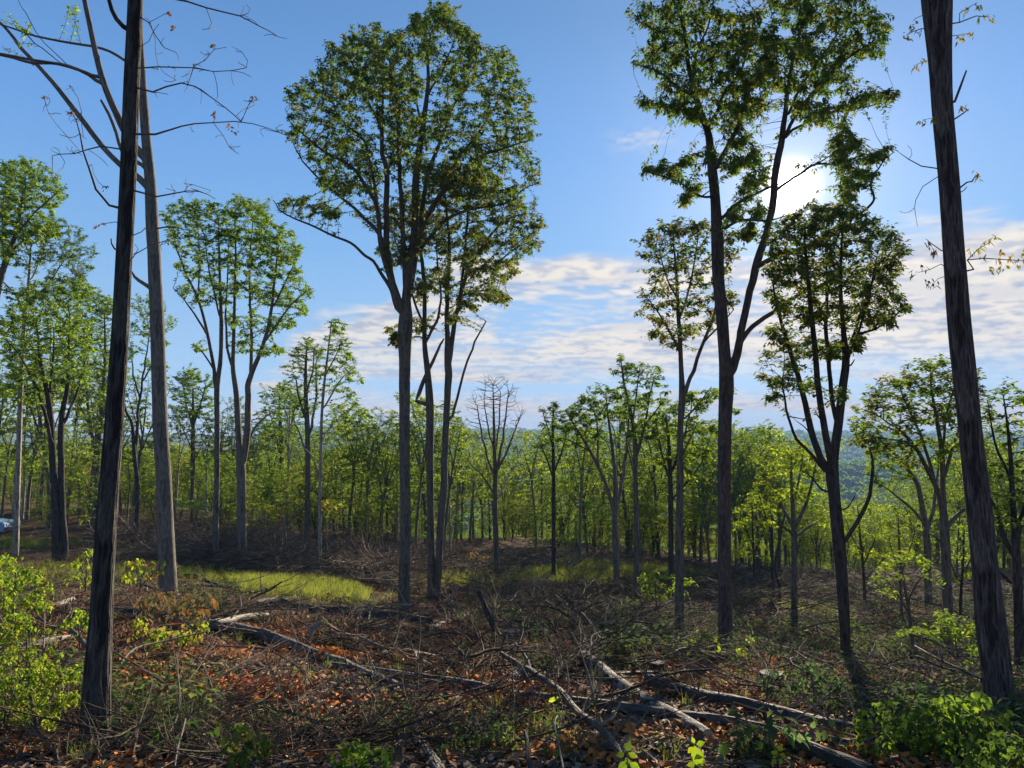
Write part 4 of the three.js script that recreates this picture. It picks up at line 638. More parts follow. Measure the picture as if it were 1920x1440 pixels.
  ['peaked_tree', 'taller peaked tree behind the vase-shaped tree, touching the clouds', 215, 'barkMid', GREEN.deep.concat(GREEN.bright), 0.2, L(1194, 1140, 6.4, 1194, 1118, 5.2, 1193, 1000, 4.8, 1192, 900, 4.4, 1191, 828, 3.8, 1182, 770, 3, 1170, 718, 2.2, 1165, 680, 1),
    [[1, 1192, 860, 3, 1205, 810, 2.5, 1215, 760, 1.8, 1225, 710, 1], [-1, 1186, 790, 2, 1195, 730, 1.5, 1198, 690, .8], [.6, 1192, 900, 2.2, 1180, 850, 1.8, 1170, 800, 1], [.6, 1205, 800, 2, 1230, 770, 1.5, 1245, 750, .8]],
    B(1165, 672, 12, 1178, 690, 13, 1155, 698, 12, 1198, 690, 13, 1172, 718, 15, 1205, 715, 15, 1228, 695, 14, 1232, 720, 14, 1180, 750, 16, 1215, 750, 16, 1242, 750, 13, 1170, 785, 14, 1205, 785, 15, 1235, 785, 13, 1190, 815, 12, 1225, 815, 12), 1.2],
  ['wide_low_tree', 'low wide tree with light leaves, between the forked trunk and the many-limbed tree', 216, 'barkMid', GREEN.lime, 0.2, L(1490, 1160, 8, 1489, 1142, 6, 1489, 1060, 5.4, 1489, 991, 5.4, 1486, 950, 3.6, 1484, 900, 2.6, 1484, 850, 1.2),
    [[.8, 1488, 990, 4, 1472, 960, 3.2, 1455, 925, 2.4, 1442, 890, 1.2], [-.8, 1490, 990, 4, 1508, 950, 3.2, 1522, 910, 2.4, 1530, 870, 1.2], [1, 1489, 1010, 3, 1520, 985, 2.2, 1548, 975, 1.2], [-.8, 1487, 1000, 2.6, 1465, 985, 2, 1445, 970, 1.1], [1.2, 1487, 950, 2.4, 1500, 890, 1.8, 1506, 845, .9]],
    B(1450, 880, 16, 1475, 850, 17, 1500, 840, 16, 1525, 860, 16, 1445, 910, 15, 1475, 885, 18, 1505, 880, 18, 1535, 900, 15, 1440, 950, 13, 1465, 930, 14, 1515, 925, 14, 1545, 950, 13, 1490, 920, 14, 1550, 980, 9, 1435, 980, 9), 1.1],
  ['leaning_pair_tree', 'two thin dark stems, one leaning right, left of the low wide tree', 217, 'barkDark', GREEN.lime, 0.2, L(1452, 1140, 4.6, 1450, 1120, 3.4, 1448, 1040, 3, 1446, 960, 2.6, 1444, 900, 1.6),
    [[.5, 1458, 1150, 4, 1462, 1110, 3, 1454, 1060, 2.8, 1462, 1010, 2.4, 1472, 960, 1.6], [.5, 1447, 1000, 1.8, 1430, 950, 1.3, 1420, 920, .8]],
    B(1420, 860, 15, 1445, 845, 15, 1425, 900, 14, 1450, 880, 14, 1410, 930, 12), 1],
  ['shaded_dark_tree', 'dark straight stem close behind the slender brown-crowned tree', 218, 'barkDark', GREEN.deep.concat(GREEN.lime), 0.2, L(1258, 1130, 6.4, 1258, 1110, 5.4, 1258, 1000, 5, 1257, 900, 4.4, 1254, 830, 3, 1248, 780, 1.6),
    [[1, 1257, 900, 3, 1240, 850, 2.2, 1232, 800, 1.2], [-1, 1257, 890, 3, 1275, 840, 2.2, 1290, 790, 1.4, 1300, 740, .8], [.6, 1257, 940, 2, 1300, 890, 1.5, 1325, 850, .8]],
    B(1240, 790, 16, 1265, 770, 16, 1290, 745, 16, 1315, 760, 16, 1230, 825, 16, 1265, 810, 18, 1300, 800, 18, 1330, 800, 15, 1240, 860, 15, 1280, 850, 16, 1320, 850, 15, 1295, 890, 13, 1340, 740, 12, 1370, 730, 11, 1380, 770, 10), 1.2],
  ['second_fan_tree', 'grey forked stem left of the fan-crowned tree, its limbs spreading left over the valley', 219, 'barkMid', GREEN.bright, 0.18, L(1742, 1156, 8, 1741, 1135, 6.6, 1739, 1060, 6.2, 1737, 1000, 6, 1727, 940, 4.4, 1719, 905, 4, 1702, 880, 3.4, 1685, 857, 3, 1655, 830, 2.2, 1623, 809, 1.2, 1600, 795, .7),
    [[.8, 1738, 1000, 4, 1750, 950, 3.2, 1756, 900, 2.4, 1760, 850, 1.2], [-.8, 1735, 985, 3, 1712, 955, 2.4, 1680, 930, 1.8, 1656, 912, 1.2, 1640, 905, .8]],
    B(1600, 790, 13, 1625, 800, 13, 1610, 825, 13, 1640, 850, 13, 1665, 870, 12, 1630, 880, 10, 1700, 890, 11, 1760, 860, 14, 1650, 905, 9), 1],
  ['young_tree', 'light young tree between the big forked trunk and the low wide tree', 221, 'barkDark', GREEN.lime, 0.17, L(1415, 1128, 3.6, 1415, 1110, 2.6, 1413, 1040, 2.2, 1411, 980, 1.6, 1410, 930, .8),
    [[.8, 1413, 1030, 1.4, 1398, 990, 1, 1388, 960, .6], [-.8, 1413, 1040, 1.4, 1430, 1000, 1, 1440, 970, .6]],
    B(1388, 955, 12, 1410, 935, 13, 1432, 950, 12, 1380, 985, 11, 1410, 975, 13, 1440, 985, 11, 1395, 1015, 10, 1428, 1020, 10, 1385, 1040, 8, 1440, 1045, 8), 2.2],
  ['young_tree', 'light young tree right behind the many-limbed trunk, with hanging lime sprays', 222, 'barkDark', GREEN.lime, 0.16, L(1622, 1150, 4, 1622, 1130, 3, 1618, 1060, 2.6, 1612, 1000, 2, 1608, 950, 1),
    [[.8, 1618, 1060, 1.6, 1640, 1010, 1.2, 1655, 975, .7], [-.8, 1616, 1040, 1.5, 1595, 1000, 1.1, 1585, 970, .6], [.5, 1620, 1090, 1.3, 1645, 1060, 1, 1662, 1045, .6]],
    B(1588, 965, 12, 1612, 945, 14, 1640, 955, 13, 1660, 980, 11, 1585, 1000, 11, 1612, 990, 14, 1645, 1000, 12, 1600, 1035, 10, 1635, 1040, 10, 1665, 1040, 9, 1660, 1065, 7), 2.2],
  ['young_tree', 'light young tree low on the slope, left of the forked grey stem at right', 223, 'barkMid', GREEN.lime, 0.16, L(1690, 1168, 4, 1690, 1148, 3, 1688, 1080, 2.6, 1686, 1020, 1.8, 1684, 970, 1),
    [[.8, 1688, 1070, 1.6, 1672, 1030, 1.1, 1664, 1000, .6], [-.8, 1688, 1080, 1.6, 1706, 1030, 1.1, 1716, 995, .6]],
    B(1665, 985, 11, 1685, 965, 13, 1708, 980, 12, 1660, 1010, 10, 1688, 1005, 13, 1716, 1012, 10, 1672, 1038, 10, 1705, 1042, 10), 2.2],
  ['young_tree', 'light young tree with drooping sprays between the near brown trunk and the edge tree', 224, 'barkDark', GREEN.bright.concat(GREEN.lime), 0.15, L(1800, 1200, 4, 1800, 1180, 3, 1802, 1110, 2.6, 1806, 1050, 2, 1808, 990, 1),
    [[.8, 1802, 1100, 1.6, 1785, 1060, 1.2, 1775, 1030, .6], [-.8, 1804, 1080, 1.6, 1825, 1040, 1.1, 1835, 1010, .6]],
    B(1775, 1020, 12, 1800, 985, 13, 1828, 1000, 12, 1770, 1055, 11, 1800, 1030, 14, 1830, 1045, 11, 1785, 1085, 10, 1818, 1085, 10), 2.2],
];
for (const [name, label, seed, mat, colors, size, trunk, limbs, crown, dens] of midTrees) {
  srand(seed);
  const T = new Tree({ d: depthAt(trunk[0][0], trunk[0][1] - 6), step: colors ? 0.26 : 0.24, twigR: colors ? 0.009 : 0.013, exp: 2.3, up: 0.2 });
  T.pixelLimb(trunk); for (const [z, ...a] of limbs) T.pixelLimb(L(...a), z, 0.6);
  const low = Math.max(...crown.map((b) => b[1] + b[2])); T.baseY = P(960, Math.min(low + 30, trunk[0][1] - 80), T.d).y;
  T.pixelCrown(crown, dens * (colors ? 1.7 : 2.6), 0.85);
  putTree(name, label, T, { mat: M[mat], twigMat: colors ? undefined : M.twigTan, thick: 1.8, leafOpts: colors && { size: size * 0.86, per: 10, reach: 4, colors, droop: 0.4 } });
}
console.log('triangles so far', triangles);

// ---------------------------------------------------------------- the wood beyond the clearing
// kinds of tree built once, then copied: upright with a high crown, spreading, slim, bushy
function metricTree(seed, { H, crownFrom, rad, trunkR, forks, colors, size, per = 11, step = 0.5, shape = 'dome', mat, dens = 1, bare = false }) {
  srand(seed);
  const T = new Tree({ d: 60, step, twigR: 0.012, exp: 2.3, up: 0.2 }), lean = V(gauss() * 0.05 * H, H * 0.62, gauss() * 0.05 * H);
  T.metricLimb([V(0, -0.6, 0), V(lean.x * 0.2 + gauss() * 0.1, H * 0.2, lean.z * 0.2), V(lean.x * 0.6, H * 0.42, lean.z * 0.6), lean], trunkR, trunkR * 0.4);
  for (let k = 0; k < forks; k++) {
    const a = (k / forks) * 6.28 + R(-0.5, 0.5), h = R(crownFrom * 0.9, crownFrom + 0.25) * H, s = V(lean.x * (h / H) / 0.62, h, lean.z * (h / H) / 0.62), w = rad * R(0.4, 0.75);
    T.metricLimb([s, V(s.x + Math.cos(a) * w * 0.4, s.y + (H - h) * 0.35, s.z + Math.sin(a) * w * 0.4), V(s.x + Math.cos(a) * w, s.y + (H - h) * R(0.6, 0.85), s.z + Math.sin(a) * w)], trunkR * 0.5, trunkR * 0.12);
  }
  T.baseY = crownFrom * H * 0.8;
  const att = [], balls = Math.round(25 * dens);
  for (let k = 0; k < balls; k++) {
    const t = rnd() ** 0.75, y = mix(crownFrom * H, H, t), prof = shape === 'dome' ? Math.sqrt(Math.max(0.08, 1 - ((t - 0.45) / 0.62) ** 2)) : shape === 'cone' ? 0.35 + 0.65 * Math.sin(Math.PI * Math.min(1, 0.25 + t * 0.72)) : 0.55 + 0.45 * t;
    const a = rnd() * 6.28, q = rad * prof * Math.sqrt(rnd()), rb = rad * R(0.22, 0.42), n = Math.round(60 * (rb / 1.0) ** 2 / (step / 0.5) ** 2);
    for (let i = 0; i < n; i++) { let u, v, w; do { u = R(-1, 1); v = R(-1, 1); w = R(-1, 1); } while (u * u + v * v + w * w > 1); att.push(V(Math.cos(a) * q + u * rb, Math.min(H, y + v * rb * 0.75), Math.sin(a) * q + w * rb)); }
  }
  T.grow(att); T.finish();
  const O = V(0, 0, 0), { limbs, twigs } = T.wood(O, 2.0, F / 60), lg = bare ? null : T.leaves(O, { size: size * 0.8, per: Math.round(per * 0.8), reach: 3, colors, droop: 0.35, width: 0.6 });
  return { trunk: limbs[0][1].build(), limbs: limbs.slice(1).map((l) => l[1].build()), twigs: twigs.build(), crown: lg && lg.build(), mat, H, tris: limbs.reduce((s, l) => s + l[1].tris, 0) + twigs.tris + (lg ? lg.tris : 0) };
}
const KINDS = [
  metricTree(301, { H: 12, crownFrom: 0.42, rad: 2.6, trunkR: 0.15, forks: 4, colors: GREEN.bright.concat(GREEN.lime), size: 0.26, shape: 'dome', mat: M.barkMid }),
  metricTree(302, { H: 12, crownFrom: 0.5, rad: 2.1, trunkR: 0.14, forks: 3, colors: GREEN.lime, size: 0.26, shape: 'cone', mat: M.barkGrey }),
  metricTree(303, { H: 12, crownFrom: 0.3, rad: 3.4, trunkR: 0.17, forks: 6, colors: GREEN.lime.concat(GREEN.bright), size: 0.26, shape: 'vase', mat: M.barkMid }),
  metricTree(304, { H: 12, crownFrom: 0.55, rad: 1.8, trunkR: 0.13, forks: 3, colors: GREEN.bright, size: 0.26, shape: 'dome', mat: M.barkPale }),
  metricTree(305, { H: 8, crownFrom: 0.12, rad: 2.6, trunkR: 0.09, forks: 7, colors: GREEN.lime, size: 0.24, shape: 'dome', mat: M.barkDark, dens: 1.2 }),
  metricTree(306, { H: 12, crownFrom: 0.25, rad: 3.0, trunkR: 0.16, forks: 5, colors: GREEN.bright.concat(GREEN.lime), size: 0.28, shape: 'dome', mat: M.barkMid, dens: 1.3 }),
];
console.log('kinds', KINDS.map((k) => k.tris).join(' '));
const protos = [];
function copyTree(kind, name, label, group, x, z, H, turn, wide = 1) {
  const K = KINDS[kind]; let o;
  if (!protos[kind]) { o = thing(name, V(0, 0, 0)); part(o, 'trunk', K.trunk, K.mat); for (const l of K.limbs) part(o, 'limb', l, K.mat); part(o, 'twigs', K.twigs, K.mat, 'stuff'); if (K.crown) part(o, 'crown', K.crown, M.leaf, 'stuff'); protos[kind] = o; triangles += K.tris; }
  else { o = protos[kind].clone(); o.name = numbered(name); scene.add(o); }
  o.position.set(x, G(x, z), z); o.rotation.y = turn; const s = H / K.H; o.scale.set(s * wide, s, s * wide);
  o.userData = {}; tag(o, label, 'tree', group); return o;
}
// [kind, base px, top py, distance, width]
{
  srand(400);
  const zones = [
    // px from, px to, trees, near, far, top from, top to, kinds, which trees, group
    [-60, 120, 10, 44, 60, 520, 800, [0, 3, 5], 'the tall trees behind the two dark trunks', 'tall trees behind the two dark trunks'],
    [-60, 250, 14, 50, 78, 790, 860, [0, 3, 5, 1], 'the shaded trees along the far left wood edge', 'trees of the wood edge at far left'],
    [120, 260, 7, 46, 62, 590, 780, [0, 1, 3], 'the tall trees behind the dark near trunk', 'trees behind the dark near trunk'],
    [290, 400, 4, 48, 64, 720, 800, [0, 3], 'the trees rising behind the pale grey trunk', 'trees rising behind the pale grey trunk'],
    [410, 560, 7, 46, 62, 700, 800, [0, 3, 1, 5], 'the trees rising behind the tall forked tree', 'trees rising behind the tall grey forked tree'],
    [250, 560, 18, 52, 80, 800, 870, [0, 3, 5, 4], 'the dark trees behind the brush bank', 'trees of the wood edge left of the middle'],
    [620, 760, 7, 46, 64, 740, 800, [0, 1, 3, 5], 'the trees rising left of the tallest tree', 'trees rising left of the tallest tree'],
    [775, 862, 6, 46, 62, 720, 800, [0, 3, 5], 'the trees rising behind the two-stemmed tree', 'trees rising behind the two-stemmed tree'],
    [560, 800, 14, 50, 80, 790, 860, [0, 1, 3, 5], 'the low wood edge behind the tallest tree', 'trees of the wood edge behind the tallest tree'],
    [800, 1050, 18, 54, 88, 800, 880, [1, 2, 4, 3, 0], 'the bright trees around the bare tree', 'trees of the wood edge around the bare tree'],
    [1080, 1260, 7, 42, 58, 720, 800, [0, 1, 3], 'the tall trees behind the peaked tree', 'trees rising behind the peaked tree'],
    [1050, 1300, 16, 48, 85, 790, 880, [1, 2, 4, 0, 3], 'the low sunlit trees behind the vase-shaped tree', 'trees of the wood edge behind the vase-shaped tree'],
    [1290, 1420, 8, 46, 62, 760, 850, [5, 2, 0], 'the full trees behind the big forked trunk', 'full trees behind the big forked trunk'],
    [1380, 1480, 7, 52, 70, 800, 870, [5, 2, 0], 'the dense trees left of the valley view', 'dense trees left of the valley view'],
    [1480, 1760, 22, 58, 120, 900, 1000, [2, 4, 1, 0], 'the light green trees below the valley view', 'trees down the slope below the valley view'],
    [1740, 1990, 18, 40, 90, 780, 940, [0, 2, 5, 4], 'the trees behind the near brown trunk', 'trees on the slope behind the near brown trunk'],
  ];
  const ORD = ['leftmost', 'second from left', 'third from left', 'fourth from left', 'fifth from left', 'sixth from left', 'seventh from left', 'eighth from left', 'ninth from left', 'tenth from left', 'eleventh from left', 'twelfth from left', 'thirteenth from left', 'fourteenth from left', 'fifteenth from left', 'sixteenth from left', 'seventeenth from left', 'eighteenth from left', 'nineteenth from left', 'twentieth from left', 'twenty-first from left', 'twenty-second from left'];
  const KIND = ['leafy round-topped tree', 'slim pointed tree', 'spreading tree', 'high-crowned tree', 'low bushy tree', 'full-crowned tree'];
  for (const [a, b, n, d0, d1, t0, t1, kinds, which, group] of zones) for (let i = 0; i < n; i++) {
    const px = mix(a, b, (i + rnd()) / n), d = Math.max(mix(d0, d1, rnd() ** 0.8), px < 80 ? 63 : 0), q = P(px, 900, d), top = P(px, R(t0, t1), d), H = clamp(top.y - G(q.x, q.z), 5, 30), k = pick(kinds);
    copyTree(k, ['leafy_tree', 'slim_tree', 'spreading_tree', 'high_crowned_tree', 'bushy_tree', 'full_tree'][k], `${KIND[k]}, ${ORD[i]} of ${which}`, group, q.x, q.z, H, rnd() * 6.28, clamp(12 / H, 0.7, 1.15) * R(0.85, 1.15));
  }
}
{ // the far wood: mass behind the first trees, on the slopes and across the valley
  srand(500);
  const spots = [];
  for (let i = 0; i < 170; i++) { const px = R(-150, 2050), d = mix(80, 190, rnd() ** 1.3), q = P(px, 900, d); spots.push([q.x, q.z, px]); }
  for (let i = 0; i < 1500; i++) { const px = R(1000, 2100), d = mix(120, 420, rnd() ** 0.7), q = P(px, 900, d); spots.push([q.x, q.z, px]); }
  for (let i = 0; i < 900; i++) { const px = R(-100, 1150), d = mix(150, 420, rnd()), q = P(px, 900, d); spots.push([q.x, q.z, px]); }
  const byKind = [[], [], [], [], [], []];
  for (const s of spots) byKind[pick([0, 1, 2, 5, 5, 0])].push(s);
  const m4 = new THREE.Matrix4(), q4 = new THREE.Quaternion(), col = new THREE.Color();
  const whole = (K, parts) => {                 // wood and leaves of a kind as one geometry with two materials
    const fill = (g) => { const c = g.clone(), n = c.attributes.position.count; if (!c.attributes.uv) c.setAttribute('uv', new THREE.Float32BufferAttribute(new Float32Array(n * 2), 2)); if (!c.attributes.color) c.setAttribute('color', new THREE.Float32BufferAttribute(new Float32Array(n * 3).fill(1), 3)); return c; };
    return mergeGeometries([mergeGeometries(parts.map(fill)), fill(K.crown)], true);
  };
  const SHAPES = ['round-topped', 'slim pointed', 'spreading', 'high-crowned', 'bushy', 'full-crowned'];
  byKind.forEach((list, k) => {
    if (!list.length) return;
    const K = KINDS[k], o = new THREE.InstancedMesh(whole(K, [K.trunk, ...K.limbs]), [K.mat, M.leaf], list.length);
    list.forEach(([x, z, px], i) => {
      const d = -z, y = G(x, z), want = px < 760 ? P(px, R(835, 880), d).y - y : px < 1300 ? R(7, 12) : R(9, 16), H = clamp(want, 7, 24), s = H / K.H;
      m4.compose(V(x, y, z), q4.setFromAxisAngle(UPV, rnd() * 6.28), V(s * R(0.8, 1.1), s, s * R(0.8, 1.1))); o.setMatrixAt(i, m4); o.setColorAt(i, col.setRGB(R(0.8, 1.15), R(0.85, 1.1), R(0.8, 1.1)));
    });
    o.name = numbered('far_wood'); tag(shade(o), `${SHAPES[k]} trees of the far wood, a mass behind the clearing and down the valley`, 'wood', null, 'stuff'); scene.add(o);
  });
  // undergrowth at the foot of the wood
  const K = KINDS[4], under = [];
  for (let i = 0; i < 300; i++) { const px = R(-150, 2050), d = mix(47, 95, rnd()), q = P(px, 900, d); if ((px > 1330 && d < 66) || (px < 80 && d < 64)) continue; under.push([q.x, q.z]); }
  const uc = new THREE.InstancedMesh(whole(K, [K.twigs]), [K.mat, M.leaf], under.length);
  under.forEach(([x, z], i) => { const s = R(0.28, 0.75); m4.compose(V(x, G(x, z) - 0.3 * s, z), q4.setFromAxisAngle(UPV, rnd() * 6.28), V(s * 1.2, s, s * 1.2)); uc.setMatrixAt(i, m4); uc.setColorAt(i, col.setRGB(R(0.6, 1.05), R(0.65, 1.0), R(0.7, 1.1))); });
  uc.name = 'undergrowth'; tag(shade(uc), 'leafy undergrowth at the foot of the wood around the clearing', 'undergrowth', null, 'stuff'); scene.add(uc);
  // canopy of the ridges across the valley: small leafy domes
  const g = new Geo(), ax = V();
  for (let i = 0; i < 260; i++) { const a = rnd() * 6.28, e = Math.acos(1 - rnd() * 1.1), r = R(0.75, 1), x = Math.sin(e) * Math.cos(a) * r, y = Math.cos(e) * r, z = Math.sin(e) * Math.sin(a) * r; ax.set(gauss(), gauss(), gauss()).normalize(); leaf(g, x, y, z, ax, V(x + gauss() * 0.4, y, z + gauss() * 0.4).normalize(), 0.5, 0.4, pick(GREEN.bright.concat(GREEN.deep))); }
  const n = 15000, dome = new THREE.InstancedMesh(g.build(), M.leaf, n);
  for (let i = 0; i < n; i++) { const d = i < 8000 ? mix(420, 1200, rnd() ** 0.8) : mix(1200, 2400, rnd()), px = R(500, 2050), q = P(px, 850, d), s = R(3.5, 6.5) * (d > 1200 ? 2 : 1); m4.compose(V(q.x, G(q.x, q.z) + s * 0.8, q.z), q4.setFromAxisAngle(UPV, rnd() * 6.28), V(s, s * R(0.9, 1.3), s)); dome.setMatrixAt(i, m4); dome.setColorAt(i, col.setRGB(R(0.7, 1.1), R(0.75, 1.05), R(0.7, 1.1))); }
  dome.name = 'ridge_wood'; tag(shade(dome), 'treetops of the wooded ridges across the valley', 'wood', null, 'stuff'); scene.add(dome);
}
console.log('triangles with the wood', triangles);

// ---------------------------------------------------------------- the floor of the clearing: litter, grass, brush
// a coarse table of ground distances, so that scattering thousands of things stays quick
const GX0 = -320, GX1 = 2240, GY0 = 985, GY1 = 1500, NX = 65, NY = 60, DEP = new Float32Array(NX * NY);
for (let j = 0; j < NY; j++) for (let i = 0; i < NX; i++) DEP[j * NX + i] = -hit(mix(GX0, GX1, i / (NX - 1)), mix(GY0, GY1, j / (NY - 1))).z;
function floorAt(px, py) {                 // quick version of hit()
  const fx = clamp((px - GX0) / (GX1 - GX0), 0, 0.9999) * (NX - 1), fy = clamp((py - GY0) / (GY1 - GY0), 0, 0.9999) * (NY - 1), i = Math.floor(fx), j = Math.floor(fy), u = fx - i, v = fy - j;
  const d = mix(mix(DEP[j * NX + i], DEP[j * NX + i + 1], u), mix(DEP[(j + 1) * NX + i], DEP[(j + 1) * NX + i + 1], u), v), p = P(px, py, d);
  p.y = G(p.x, p.z); return p;
}
const M4 = new THREE.Matrix4(), Q4 = new THREE.Quaternion(), E4 = new THREE.Euler(), C4 = new THREE.Color();
function scatter(name, label, category, geo, mat, list) {     // list: [Vector3, Euler, scale, colour]
  const o = new THREE.InstancedMesh(geo, mat, list.length);
  list.forEach(([p, e, s, c], i) => { M4.compose(p, Q4.setFromEuler(e), s.isVector3 ? s : V(s, s, s)); o.setMatrixAt(i, M4); if (c) o.setColorAt(i, C4.setRGB(...c)); });
  o.name = numbered(name); tag(shade(o), label, category, null, 'stuff'); scene.add(o); return o;
}
// the lying trunks, roughly, in photograph pixels: no brush is dropped right in front of them
const LOGS = [[395, 1174, 500, 1196, 620, 1242, 790, 1298], [612, 1245, 820, 1278, 960, 1306, 1260, 1340, 1485, 1376, 1700, 1414], [1086, 1229, 1160, 1282, 1220, 1320, 1335, 1382], [1215, 1276, 1370, 1317, 1560, 1360, 1640, 1376], [1478, 1396, 1585, 1432, 1640, 1455], [402, 1167, 505, 1155], [528, 1128, 650, 1147, 808, 1164], [-20, 1213, 136, 1194], [940, 1226, 1020, 1275, 1077, 1328, 1170, 1416], [212, 1143, 300, 1157, 396, 1184], [559, 1326, 620, 1289], [620, 1289, 856, 1303], [418, 1298, 486, 1274, 577, 1234], [446, 1313, 562, 1290], [625, 1233, 690, 1234, 792, 1195], [1000, 1345, 1110, 1312, 1235, 1268, 1335, 1255], [1068, 1267, 1229, 1261], [480, 1126, 528, 1126], [940, 1186, 985, 1186], [950, 1266, 1000, 1266], [690, 1096, 712, 1096], [1215, 1246, 1250, 1246], [784, 1392, 835, 1466]];
function hidesLog(px, py, reach) {
  for (const l of LOGS) for (let i = 0; i < l.length - 2; i += 2) { if (px < l[i] - 12 || px > l[i + 2] + 12) continue; const y = mix(l[i + 1], l[i + 3], clamp((px - l[i]) / (l[i + 2] - l[i]))); if (py > y - 6 && py < y + reach) return true; }
  return false;
}
const eu = (x, y, z) => new THREE.Euler(x, y, z, 'YXZ');

srand(601);
{ // fallen leaves
  const mk = (curl) => { const g = new Geo(); bigLeaf(g, 0, 0, 0, V(1, 0.1, 0), V(0, 1, 0.15), 1, 0.5, [1, 1, 1]); for (let i = 0; i < g.p.length; i += 3) g.p[i + 1] += curl * (g.p[i] - 0.5) ** 2 + curl * 0.8 * Math.abs(g.p[i + 2]); return g.build(); };
  const tones = [[0.17, 0.10, 0.055], [0.13, 0.085, 0.055], [0.23, 0.15, 0.09], [0.10, 0.065, 0.045], [0.2, 0.10, 0.05], [0.28, 0.2, 0.13], [0.15, 0.08, 0.045]], rust = [[0.42, 0.14, 0.03], [0.46, 0.18, 0.035], [0.34, 0.1, 0.03]];
  for (const [k, curl] of [[0, 0.5], [1, -0.7]]) {
    const list = [];
    while (list.length < 26000) {
      const px = R(-320, 2240), py = 1040 + 430 * rnd() ** 0.75, p = floorAt(px, py);
      if (grassAt(p.x, p.z) > 0.45 && rnd() < 0.85) continue;
      const rusty = fbm(p.x * 1.1 + 20, p.z * 1.1, 3) > 0.52 && rnd() < 0.6, t = pick(rusty ? rust : tones), f = R(0.75, 1.25);
      p.y += R(0.0, 0.05); list.push([p, eu(R(-0.7, 0.7), rnd() * 6.28, R(-0.7, 0.7)), R(0.05, 0.12), t.map((c) => c * f)]);
    }
    // patches of freshly fallen orange leaves
    for (const [px, py, r] of [[475, 1182, 0.7], [520, 1186, 0.5], [622, 1230, 0.8], [590, 1222, 0.5], [462, 1294, 0.5], [430, 1302, 0.4], [1226, 1240, 0.6], [1250, 1250, 0.5], [890, 1276, 0.5], [1016, 1302, 0.45], [1035, 1212, 0.8], [1115, 1426, 0.3], [1150, 1390, 0.35], [800, 1250, 0.7], [340, 1290, 0.6], [380, 1300, 0.6], [300, 1285, 0.5], [960, 1310, 0.4], [1300, 1290, 0.6], [1340, 1310, 0.5], [150, 1192, 0.4], [1000, 1420, 0.3], [1440, 1270, 0.5]]) {
      const q = hit(px, py); for (let i = 0; i < 130 * r; i++) { const a = rnd() * 6.28, l = r * Math.sqrt(rnd()), f = R(0.8, 1.3); list.push([onGround(q.x + Math.cos(a) * l * 1.3, q.z + Math.sin(a) * l, R(0.02, 0.1)), eu(R(-0.9, 0.9), rnd() * 6.28, R(-0.9, 0.9)), R(0.06, 0.11), pick(rust).map((c) => c * f * 1.15)]); }
    }
    scatter('leaf_litter', k ? 'curled brown dead leaves lying all over the clearing floor' : 'brown dead leaves lying all over the clearing floor', 'leaf litter', mk(curl), new THREE.MeshPhysicalMaterial({ specularIntensity: 0.3, vertexColors: true, roughness: 0.9, side: THREE.DoubleSide }), list);
  }
}
srand(602);
{ // grass
  const g = new Geo();
  for (let i = 0; i < 18; i++) {
    const a = rnd() * 6.28, r = rnd() * 0.12, x = Math.cos(a) * r, z = Math.sin(a) * r, h = R(0.12, 0.4), bx = gauss() * 0.14, bz = gauss() * 0.14, w = R(0.004, 0.009), ca = Math.cos(a * 3), sa = Math.sin(a * 3), b = g.p.length / 3, f = R(0.8, 1.2), c = pick([[0.22, 0.26, 0.035], [0.27, 0.29, 0.045], [0.18, 0.23, 0.03]]);
    for (let k = 0; k <= 3; k++) { const t = k / 3, ww = w * (1 - t * 0.9); for (const s of [-1, 1]) { g.p.push(x + bx * t * t + ca * ww * s, h * t * (1 - 0.12 * t), z + bz * t * t + sa * ww * s); g.n.push(-sa, 0.4, ca); g.c.push(c[0] * f, c[1] * f, c[2] * f); } }
    for (let k = 0; k < 3; k++) { const q = b + k * 2; g.i.push(q, q + 1, q + 2, q + 1, q + 3, q + 2); }
  }
  const geo = g.build(), lists = [[], []];
  for (const [cx, cz, rx, rz, s] of GRASS) {
    const n = Math.round(rx * rz * 3.14 * (s > 0.8 ? 95 : 30) * s);
    for (let i = 0; i < n; i++) { const x = cx + R(-1.2, 1.2) * rx, z = cz + R(-1.2, 1.2) * rz; if (grassAt(x, z) < R(0.15, 0.7)) continue; const f = R(0.8, 1.25); lists[s > 0.8 ? 0 : 1].push([onGround(x, z, -0.02), eu(R(-0.12, 0.12), rnd() * 6.28, R(-0.12, 0.12)), R(0.7, 1.2) * (s > 0.8 ? 1 : 0.9) * (1 + 0.5 * sstep(26, 40, -z)), [f, f, f]]); }
  }
  scatter('grass', 'bright yellow green grass in the sunlit patches of the clearing', 'grass', geo, M.leaf, lists[0]);
  scatter('sparse_grass', 'thin grass between the brush at left and on the slope', 'grass', geo, M.leaf, lists[1]);
  // wisps of grass elsewhere
  const list = []; for (let i = 0; i < 1100; i++) { const p = floorAt(R(-100, 2020), R(1000, 1440)); if (fbm(p.x * 0.5 + 60, p.z * 0.5, 2) > 0.5) list.push([p, eu(0, rnd() * 6.28, 0), R(0.35, 0.7), [0.7, 0.75, 0.8]]); }
  scatter('grass_wisps', 'single wisps of grass among the brush', 'grass', geo, M.leaf, list);
}
